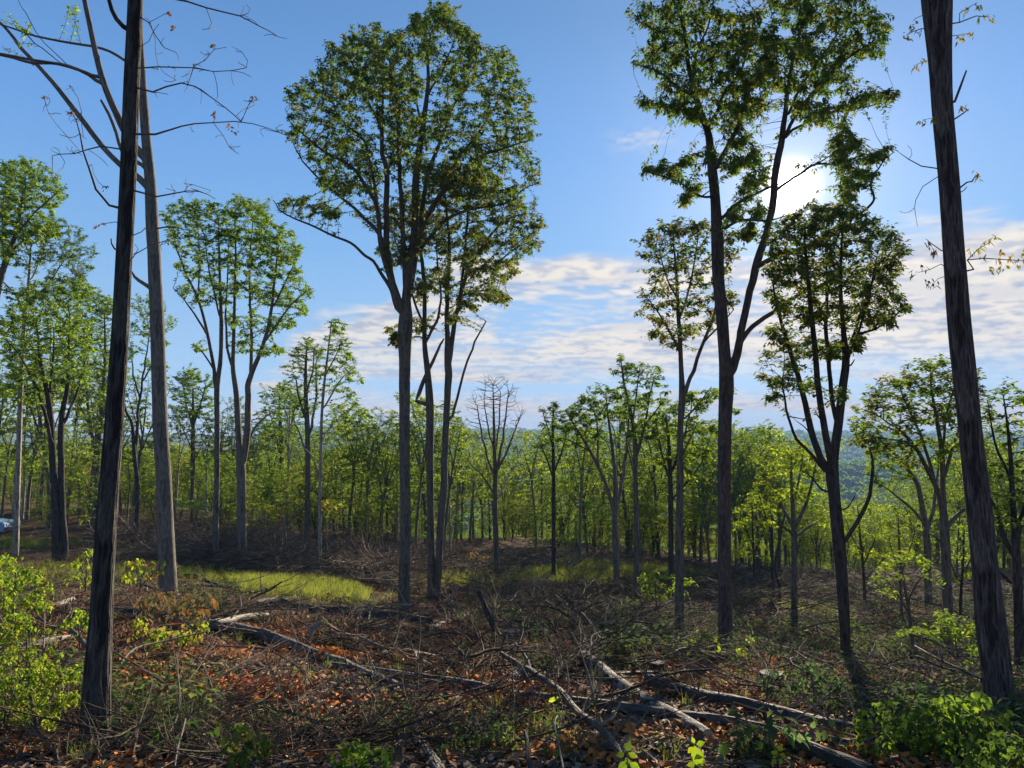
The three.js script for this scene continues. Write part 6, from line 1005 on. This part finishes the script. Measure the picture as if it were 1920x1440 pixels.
bush('leafy_bush', 'second lime green bush behind it at the left edge, as high as the car bonnet', 'bush', 802, 10.5, [L(20, 1200, 2.4, 25, 1140, 2, 30, 1070, 1.2), L(20, 1195, 2, 60, 1130, 1.5, 90, 1090, 1), L(18, 1190, 2, -20, 1120, 1.5, -30, 1060, 1)], B(10, 1055, 18, 35, 1065, 18, 60, 1080, 18, 5, 1085, 20, 35, 1100, 20, 75, 1105, 18, 100, 1115, 13, 0, 1120, 18, 40, 1130, 18, 75, 1135, 15, -30, 1080, 24, -30, 1120, 24, 95, 1140, 10, 15, 1150, 14), { ...LB, size: 0.058, dens: 0.55 });
bush('leafy_bush', 'small lime green shoots against the dark near trunk, above the forking limb', 'bush', 803, 8.6, [L(150, 1215, 1.6, 148, 1180, 1.4, 146, 1150, 1), L(149, 1190, 1.2, 162, 1165, 1, 166, 1155, .8)], B(146, 1148, 12, 160, 1160, 12, 135, 1165, 12, 165, 1175, 8, 120, 1175, 9), { ...LB, size: 0.06 });
bush('leafy_bush', 'low green shoots beside the grey log at the left edge', 'bush', 804, 9, [L(50, 1230, 1.6, 50, 1200, 1.3, 48, 1180, 1)], B(5, 1170, 12, 30, 1180, 12, 60, 1175, 11, 10, 1210, 12, 95, 1185, 8, 45, 1150, 8, -15, 1190, 14), { ...LB, size: 0.06 });
bush('yellow_sapling', 'yellow leaved sapling in front of the foot of the pale grey trunk', 'sapling', 805, 16.5, [L(262, 1112, 1.6, 266, 1085, 1.4, 275, 1062, 1), L(264, 1098, 1.2, 290, 1072, 1, 312, 1056, .7)], B(232, 1062, 10, 255, 1058, 10, 280, 1056, 9, 300, 1057, 8, 316, 1055, 5, 245, 1078, 10, 270, 1080, 9, 228, 1085, 8, 300, 1076, 5), { colors: GREEN.lime.concat(GREEN.amber), size: 0.11, per: 4, step: 0.14 });
bush('yellow_sapling', 'thin yellow green sapling left of the dark near trunk, before the double trunks', 'sapling', 806, 15.5, [L(160, 1110, 1.6, 162, 1080, 1.3, 166, 1040, .9), L(161, 1090, 1.2, 150, 1060, 1, 140, 1050, .7)], B(160, 1040, 9, 172, 1030, 8, 148, 1058, 9, 168, 1062, 10, 150, 1080, 9, 130, 1062, 7, 175, 1085, 9, 125, 1090, 9), { colors: GREEN.lime, size: 0.1, per: 4, step: 0.14 });
bush('cut_leafy_top', 'wilting leafy top with tan and orange leaves, right of the dark near trunk', 'cut branch', 807, 13.2, [L(250, 1180, 2, 300, 1155, 2, 360, 1140, 1.5, 400, 1140, .9)], B(255, 1130, 14, 285, 1120, 14, 315, 1115, 14, 345, 1122, 15, 375, 1132, 14, 400, 1140, 10, 330, 1145, 14, 300, 1145, 14, 360, 1155, 12, 270, 1150, 12, 390, 1120, 8), { colors: [[0.2, 0.15, 0.05], [0.16, 0.14, 0.05], [0.24, 0.16, 0.05], [0.3, 0.15, 0.04]], size: 0.13, per: 3, droop: 0.8, step: 0.16, dens: 0.4, leafMat: M.dryLeaf });
bush('cut_leafy_top', 'cut leafy top with green and orange leaves hanging before the long fallen trunk', 'cut branch', 808, 11.2, [L(230, 1215, 1.8, 280, 1190, 1.7, 330, 1180, 1.4, 385, 1178, .9)], B(245, 1172, 11, 265, 1168, 11, 300, 1185, 12, 330, 1190, 12, 360, 1182, 12, 388, 1172, 9, 290, 1200, 11, 350, 1198, 9, 375, 1190, 8), { colors: GREEN.bright.concat(GREEN.amber, GREEN.lime), size: 0.1, per: 5, droop: 0.7, step: 0.14 });
bush('leafy_bush', 'broad-leaved dark green bush at the lower right in front of the near brown trunk', 'bush', 811, 6.6, [L(1790, 1420, 2.6, 1790, 1370, 2, 1795, 1320, 1.2), L(1790, 1410, 2, 1830, 1360, 1.5, 1870, 1340, 1), L(1788, 1410, 2, 1740, 1370, 1.5, 1710, 1340, 1)], B(1790, 1320, 22, 1760, 1335, 24, 1725, 1345, 24, 1820, 1345, 24, 1850, 1360, 24, 1880, 1350, 20, 1790, 1360, 26, 1750, 1375, 24, 1830, 1385, 24, 1700, 1365, 20, 1880, 1390, 22, 1840, 1315, 14, 1780, 1400, 24, 1730, 1405, 20), { colors: GREEN.deep.concat(GREEN.bright), size: 0.065, per: 3, width: 0.72, dens: 0.6 });
bush('leafy_bush', 'dark green bush in the bottom right corner', 'bush', 812, 5.4, [L(1870, 1470, 2.6, 1870, 1430, 2, 1875, 1390, 1.2), L(1870, 1460, 2, 1910, 1420, 1.5, 1925, 1390, 1)], B(1860, 1395, 24, 1900, 1400, 26, 1935, 1390, 24, 1830, 1420, 24, 1870, 1430, 28, 1915, 1435, 28, 1800, 1440, 22, 1850, 1455, 26), { colors: GREEN.deep, size: 0.06, per: 3, width: 0.72, dens: 0.55 });
bush('leafy_bush', 'low green bush over the rotten log at the lower right', 'bush', 813, 6.8, [L(1650, 1420, 2, 1650, 1380, 1.6, 1650, 1340, 1), L(1650, 1410, 1.6, 1690, 1380, 1.2, 1710, 1370, .8)], B(1620, 1345, 18, 1650, 1330, 18, 1680, 1345, 18, 1640, 1370, 20, 1680, 1380, 20, 1610, 1375, 14, 1720, 1400, 18, 1660, 1405, 18, 1690, 1425, 18, 1630, 1410, 14), { colors: GREEN.deep.concat(GREEN.deep, GREEN.bright), size: 0.06, per: 3, width: 0.7, dens: 0.6 });
bush('leafy_bush', 'grey green bush right of the overgrown stump', 'bush', 814, 9.6, [L(1530, 1330, 2, 1525, 1290, 1.6, 1520, 1260, 1), L(1530, 1320, 1.6, 1570, 1290, 1.2, 1590, 1270, .8)], B(1490, 1262, 14, 1515, 1255, 15, 1545, 1265, 15, 1500, 1285, 16, 1535, 1290, 17, 1570, 1285, 15, 1595, 1300, 13, 1480, 1300, 13, 1520, 1312, 15, 1560, 1315, 14), { colors: [[0.08, 0.125, 0.05], [0.1, 0.15, 0.045], [0.07, 0.115, 0.04]], size: 0.075, per: 4, step: 0.15 });
bush('leafy_bush', 'green leaves growing over the dark stump right of the forked trunk', 'bush', 815, 9.4, [L(1438, 1310, 1.6, 1440, 1280, 1.3, 1445, 1255, .9)], B(1430, 1275, 13, 1450, 1265, 13, 1470, 1280, 12, 1440, 1295, 12, 1465, 1300, 11), { colors: [[0.06, 0.1, 0.045], [0.075, 0.12, 0.04]], size: 0.075, per: 4, step: 0.13 });
bush('leafy_bush', 'small yellow green bush at the foot of the big forked trunk', 'bush', 816, 14.6, [L(1322, 1235, 1.6, 1322, 1210, 1.3, 1324, 1190, .9)], B(1305, 1200, 12, 1325, 1190, 12, 1342, 1205, 11, 1300, 1222, 11, 1330, 1222, 12, 1390, 1215, 10, 1402, 1200, 8, 1395, 1228, 9), { colors: GREEN.lime.concat(GREEN.olive), size: 0.09, per: 4, step: 0.15 });
bush('leafy_bush', 'bright green bush in the hollow left of the slender trunk', 'bush', 817, 24, [L(1232, 1140, 1.6, 1230, 1110, 1.3, 1228, 1085, .9), L(1232, 1130, 1.3, 1215, 1100, 1, 1210, 1085, .7)], B(1210, 1080, 11, 1228, 1075, 11, 1245, 1085, 11, 1205, 1098, 11, 1228, 1100, 13, 1250, 1105, 11, 1265, 1090, 9, 1215, 1118, 10, 1240, 1122, 9, 1290, 1085, 10, 1300, 1105, 9, 1275, 1115, 8), { colors: GREEN.lime.concat(GREEN.bright), size: 0.15, per: 5, step: 0.24, big: false });
bush('understory_sapling', 'sapling with layered lime green sprays left of the near brown trunk', 'sapling', 818, 15.5, [L(1712, 1215, 3.4, 1705, 1150, 3, 1698, 1110, 2.4, 1690, 1060, 1.6), L(1700, 1130, 2, 1725, 1085, 1.5, 1745, 1065, 1), L(1704, 1150, 2, 1680, 1110, 1.5, 1660, 1085, 1)], B(1650, 1062, 9, 1670, 1052, 10, 1695, 1045, 10, 1720, 1050, 9, 1745, 1058, 9, 1640, 1085, 9, 1662, 1090, 10, 1690, 1080, 9, 1735, 1080, 9, 1760, 1075, 8, 1645, 1112, 7, 1672, 1115, 8, 1700, 1040, 8, 1765, 1095, 8), { colors: GREEN.lime.concat(GREEN.bright), size: 0.095, per: 6, step: 0.18, big: false, droop: 0.1, deep: 0.9 });
bush('understory_sapling', 'lower lime green sapling spray in front of the fan-crowned trunk', 'sapling', 819, 12.5, [L(1850, 1270, 3, 1800, 1240, 2.4, 1755, 1205, 2, 1700, 1188, 1.4), L(1800, 1240, 1.6, 1790, 1190, 1.3, 1800, 1160, 1)], B(1690, 1187, 8, 1712, 1185, 9, 1735, 1182, 9, 1760, 1175, 10, 1785, 1165, 11, 1808, 1160, 10, 1745, 1200, 9, 1770, 1200, 9, 1800, 1185, 10, 1825, 1170, 9, 1830, 1230, 9, 1838, 1250, 9, 1822, 1215, 8, 1815, 1262, 8, 1765, 1150, 7), { colors: GREEN.lime.concat(GREEN.bright), size: 0.1, per: 6, step: 0.15, big: false, droop: 0.15 });
bush('leafy_bush', 'dark green seedlings clustered at the bottom, right of the dark near trunk', 'bush', 820, 5.3, [L(455, 1440, 1.6, 455, 1410, 1.3, 450, 1370, .9), L(455, 1430, 1.2, 430, 1390, 1, 420, 1370, .7)], B(430, 1372, 15, 455, 1362, 15, 478, 1380, 14, 425, 1400, 15, 460, 1405, 16, 495, 1400, 12, 510, 1405, 9, 445, 1425, 14), { colors: GREEN.deep.concat(GREEN.olive), size: 0.075, per: 2, width: 0.65 });
bush('leafy_bush', 'green seedlings at the bottom, left of the short log end', 'bush', 821, 5, [L(660, 1460, 1.6, 660, 1430, 1.3, 655, 1400, .9), L(660, 1450, 1.2, 690, 1420, 1, 700, 1405, .7)], B(635, 1405, 14, 660, 1395, 14, 685, 1405, 14, 640, 1430, 15, 670, 1430, 16, 710, 1420, 14, 725, 1405, 9, 700, 1440, 14), { colors: GREEN.deep.concat(GREEN.bright), size: 0.075, per: 2, width: 0.6 });
bush('leafy_bush', 'small pale green plants beside the long grey branch at the bottom centre', 'bush', 822, 6.2, [L(935, 1400, 1.4, 935, 1380, 1.1, 938, 1360, .8)], B(925, 1365, 10, 942, 1358, 10, 955, 1372, 8, 920, 1385, 9, 945, 1380, 9, 965, 1398, 6, 900, 1380, 8), { colors: [[0.12, 0.17, 0.05], [0.16, 0.2, 0.05]], size: 0.065, per: 2, width: 0.65 });
bush('yellow_sapling', 'small yellow green sprout above the bleached sticks, below the sunlit grass', 'sapling', 823, 14.5, [L(645, 1185, 1.2, 644, 1165, 1, 642, 1142, .7)], B(640, 1148, 7, 644, 1162, 8, 635, 1172, 7, 652, 1174, 7), { colors: GREEN.lime.concat(GREEN.amber), size: 0.09, per: 4, step: 0.12 });
bush('yellow_sapling', 'leafy sprout behind the sawn stump, before the grass', 'sapling', 824, 19.5, [L(490, 1116, 1.2, 489, 1095, 1, 488, 1072, .7)], B(488, 1072, 7, 492, 1084, 8, 482, 1094, 7, 498, 1098, 6), { colors: GREEN.lime, size: 0.11, per: 4, step: 0.14 });
bush('yellow_sapling', 'yellow leafed shoots on the pale thin stem high above the brush', 'sapling', 825, 27, [L(602, 1000, .8, 612, 960, .8, 630, 945, .6)], B(610, 938, 5, 622, 944, 6, 634, 946, 6, 600, 950, 4), { colors: [[0.32, 0.32, 0.03], [0.36, 0.3, 0.03]], size: 0.16, per: 4, step: 0.16, big: false });
bush('yellow_bush', 'orange yellow bush at the far edge of the slash beside the bare tree', 'bush', 826, 34, [L(895, 1052, 1, 895, 1046, .8, 894, 1040, .6)], B(880, 1042, 6, 893, 1039, 6, 906, 1041, 6, 915, 1045, 4), { colors: GREEN.amber, size: 0.2, per: 5, step: 0.25, big: false });
[[470, 1180, 16, 'orange dead leaves above the start of the long fallen trunk', 12], [622, 1226, 22, 'orange dead leaves behind the middle of the long fallen trunk', 12], [462, 1288, 17, 'red orange dead leaves below the long fallen trunk', 8.4], [330, 1172, 13, 'orange tinged dead leaves between the dark near trunk and the long fallen trunk', 10.6], [158, 1188, 9, 'orange dead leaves behind the grey forking limb at left', 9.4], [1226, 1232, 16, 'rust red dead leaves around the charred stump', 12], [1072, 1234, 6, 'red dead leaves at the sawn end of the pale mottled log', 11.4], [886, 1270, 13, 'orange yellow dead leaves behind the longest fallen trunk', 10], [1015, 1298, 15, 'yellow orange dead leaves under the long grey branch', 8.8], [1030, 1206, 16, 'yellow and orange dead leaves right of the bright-topped stump', 13], [1115, 1421, 15, 'orange dead leaves at the bottom under the long grey branch', 5.2], [1146, 1385, 12, 'orange dead leaves right of the long grey branch', 6.2], [1450, 1254, 10, 'orange dead leaves on top of the overgrown stump', 10.4], [995, 1316, 7, 'two orange dead leaves hanging on the longest fallen trunk', 8.2], [1235, 1385, 9, 'orange dead leaves below the pale branch at lower right', 6.2], [800, 1245, 14, 'dull orange dead leaves in the dark slash right of the long fallen trunk', 11]].forEach(([px, py, w, label, d], i) => {
  bush('dead_leaf_clump', label, 'dead leaves', 840 + i, -hit(px, py + w * 0.6).z, [L(px, py + w * 0.7, 1, px + 2, py, .8, px + 4, py - w * 0.3, .5)], w > 9 ? B(px - w * 0.75, py, w * 0.6, px + w * 0.1, py - 3, w * 0.65, px + w * 0.85, py + 1, w * 0.55) : B(px, py, w * 0.8), { colors: /yellow/.test(label) ? [[0.5, 0.26, 0.04], [0.45, 0.2, 0.04]] : /red/.test(label) ? [[0.5, 0.13, 0.03], [0.4, 0.09, 0.03]] : [[0.5, 0.18, 0.035], [0.42, 0.14, 0.03], [0.36, 0.12, 0.04]], size: 0.095, per: 7, droop: 0.8, step: 0.08, big: false, deep: 0.5, reach: 2, leafMat: M.dryLeaf });
});
// seedlings whose single leaves can be told apart
function seedling(label, seed, d, stem, leaves, col) {
  srand(seed); const T = new Tree({ d, step: 0.05, twigR: 0.0025 }); T.pixelLimb(stem); T.finish();
  const origin = T.x[0].clone(), o = thing('seedling', origin, label, 'seedling'), { limbs } = T.wood(origin, 0, F / d);
  part(o, 'stem', limbs[0][1].build(), M.twig);
  for (const [px, py, len, ang, dz] of leaves) { const g = new Geo(), q = P(px, py, d + (dz ?? R(-0.08, 0.08))).sub(origin), s = (len * d) / F, a = (ang * Math.PI) / 180; bigLeaf(g, q.x, q.y, q.z, V(Math.cos(a), -Math.sin(a), R(-0.3, 0.3)), V(gauss() * 0.3, 0.35, 1).normalize(), s, s * R(0.6, 0.75), pick(col).map((c) => c * R(0.85, 1.15))); part(o, 'leaf', g.build(), M.leaf); }
  return o;
}
seedling('seedling with one large bright leaf at the bottom, right of the long grey branch', 860, 4.9, L(1308, 1448, 1.4, 1306, 1425, 1.2, 1302, 1400, 1), [[1302, 1398, 38, 78], [1300, 1400, 16, 130], [1306, 1396, 16, -20], [1306, 1425, 20, 20], [1304, 1430, 18, 150], [1302, 1394, 12, -110]], GREEN.lime);
seedling('seedling with broad pale leaves standing over the rotten log end', 861, 6.4, L(1520, 1400, 1.6, 1510, 1378, 1.4, 1522, 1368, 1.2, 1545, 1366, 1, 1556, 1362, .8), [[1484, 1372, 22, 95], [1498, 1374, 22, 80], [1512, 1372, 24, 75], [1530, 1372, 22, 60], [1546, 1368, 20, 100], [1552, 1360, 18, -20], [1478, 1366, 16, 160], [1520, 1366, 16, -60]], [[0.13, 0.2, 0.06], [0.11, 0.18, 0.05]]);
seedling('seedling of small pointed leaves at the bottom, right of the dark branch end', 862, 5, L(1182, 1452, 1.2, 1176, 1425, 1.1, 1174, 1408, .8), [[1174, 1408, 20, -70], [1172, 1412, 18, 160], [1178, 1412, 18, 20], [1176, 1428, 22, 140], [1180, 1430, 24, 30], [1176, 1420, 16, 90]], GREEN.bright);
seedling('drooping green leaves on a thin stem over the longest fallen trunk', 863, 8.2, L(1046, 1330, .9, 1044, 1312, .8, 1042, 1306, .7), [[1040, 1306, 12, 120], [1044, 1306, 13, 60], [1046, 1310, 12, 90], [1038, 1310, 11, 150], [1050, 1306, 10, 20]], GREEN.lime);
seedling('tiny yellow green shoot in the bottom right brush', 864, 5.6, L(1455, 1436, 1, 1458, 1420, .9, 1460, 1408, .7), [[1460, 1408, 13, -60], [1458, 1412, 12, 180], [1462, 1414, 13, 20], [1457, 1424, 13, 150], [1460, 1424, 12, 40]], GREEN.lime);

// pink flags of the woodcutters
for (const [px, py, label, h] of [[505, 1144, 'small pink strip in the brush below the sawn stump', 7], [709, 1171, 'small bright pink strip in the slash, left of the tallest tree', 8], [945, 1116, 'faint pink strip on the slash mound behind the dark snag', 5]]) {
  const q = hit(px, py + h), d = -q.z, o = thing('marker_ribbon', q, label, 'ribbon'), H = (h * d) / F, g = new Geo();
  tube(g, [V(0, -0.05, 0), V(0.01, H * 0.6, 0), V(0, H * 1.2, 0)], [0.006, 0.006, 0.004], 5, { cap: true }); part(o, 'twig', g.build(), M.twig);
  const r = new THREE.PlaneGeometry(H * 0.35, H * 1.1, 2, 6), p = r.attributes.position; for (let i = 0; i < p.count; i++) p.setXYZ(i, p.getX(i) + 0.02 * Math.sin(p.getY(i) * 30), p.getY(i) + H * 0.55, p.getZ(i) + 0.03 * Math.cos(p.getY(i) * 24 + p.getX(i) * 9)); r.computeVertexNormals();
  part(o, 'strip', r, new THREE.MeshStandardMaterial({ color: new THREE.Color().setRGB(0.75, 0.09, 0.17), roughness: 0.7, side: THREE.DoubleSide }));
}

// ---------------------------------------------------------------- the car at the left edge
{
  const q = hit(12, 1001), d = -q.z, base = P(22, 1000, d); base.y = G(base.x - 2, -d) - 0.02;
  const o = thing('parked_car', base, 'blue car at the left edge of the photo, only its bonnet and bumper in view', 'car');
  const paint = new THREE.MeshPhysicalMaterial({ color: new THREE.Color().setRGB(0.2, 0.34, 0.55), metalness: 0, roughness: 0.35, clearcoat: 1, clearcoatRoughness: 0.08 }), dark = new THREE.MeshStandardMaterial({ color: 0x0a0a0b, roughness: 0.8 }), chrome = new THREE.MeshStandardMaterial({ color: 0xc8ccd2, metalness: 1, roughness: 0.2 }), glass = new THREE.MeshPhysicalMaterial({ color: new THREE.Color().setRGB(0.5, 0.6, 0.65), roughness: 0.04, transmission: 1, thickness: 0 }), rubber = new THREE.MeshStandardMaterial({ color: 0x101010, roughness: 0.9 });
  const W = 1.8, ext = (pts, w, m, name, bev = 0.04, par = o) => { const s = new THREE.Shape(pts.map((p) => new THREE.Vector2(...p))), g = new THREE.ExtrudeGeometry(s, { depth: w - 2 * bev, bevelEnabled: bev > 0, bevelSize: bev, bevelThickness: bev, bevelSegments: 3, curveSegments: 10 }); g.translate(0, 0, -(w - 2 * bev) / 2); return part(par, name, g, m); };
  ext([[-4.7, 0.32], [-0.06, 0.32], [0, 0.5], [-0.03, 0.78], [-0.12, 0.86], [-1.35, 1.0], [-1.6, 1.0], [-4.1, 1.0], [-4.72, 0.95], [-4.78, 0.5]], W, paint, 'body', 0.06);
  ext([[-1.5, 1.0], [-2.15, 1.46], [-2.3, 1.5], [-3.6, 1.5], [-4.2, 1.02]], W - 0.22, paint, 'cabin', 0.05);
  const win = new THREE.PlaneGeometry(1.45, 0.7); win.rotateY(Math.PI / 2); win.rotateZ(0.96); win.translate(-1.78, 1.235, 0); part(o, 'windscreen', win, glass);
  for (const s of [-1, 1]) { const g = new THREE.ShapeGeometry(new THREE.Shape([[-1.75, 1.03], [-2.2, 1.42], [-3.5, 1.42], [-3.95, 1.05]].map((p) => new THREE.Vector2(...p)))); g.translate(0, 0, s * (W / 2 - 0.1)); part(o, 'side_window', g, glass); }
  for (const [x, z] of [[-0.9, 1], [-0.9, -1], [-3.8, 1], [-3.8, -1]]) { const w = new THREE.Group(); w.name = 'wheel'; w.position.set(x, 0.33, z * (W / 2 - 0.1)); o.add(w); const t = new THREE.TorusGeometry(0.24, 0.09, 10, 24); part(w, 'tyre', t, rubber); const r = new THREE.CylinderGeometry(0.19, 0.19, 0.12, 20); r.rotateX(Math.PI / 2); part(w, 'rim', r, chrome); }
  const rb = (w, h, l, x, y, z, m, n) => { const g = new THREE.BoxGeometry(l, h, w, 2, 2, 6), p = g.attributes.position; for (let i = 0; i < p.count; i++) { const k = Math.abs(p.getZ(i)) / (w / 2); p.setX(i, p.getX(i) - 0.07 * k * k); } g.computeVertexNormals(); g.translate(x, y, z); return part(o, n, g, m); };
  rb(W * 0.98, 0.16, 0.16, 0.06, 0.5, 0, chrome, 'bumper'); rb(W * 0.9, 0.09, 0.06, 0.015, 0.66, 0, dark, 'grille');
  for (const s of [-1, 1]) rb(0.34, 0.13, 0.07, 0.015, 0.74, s * 0.66, chrome, 'headlight');
}
console.log('triangles at the end', triangles);
renderer.render(scene, camera);
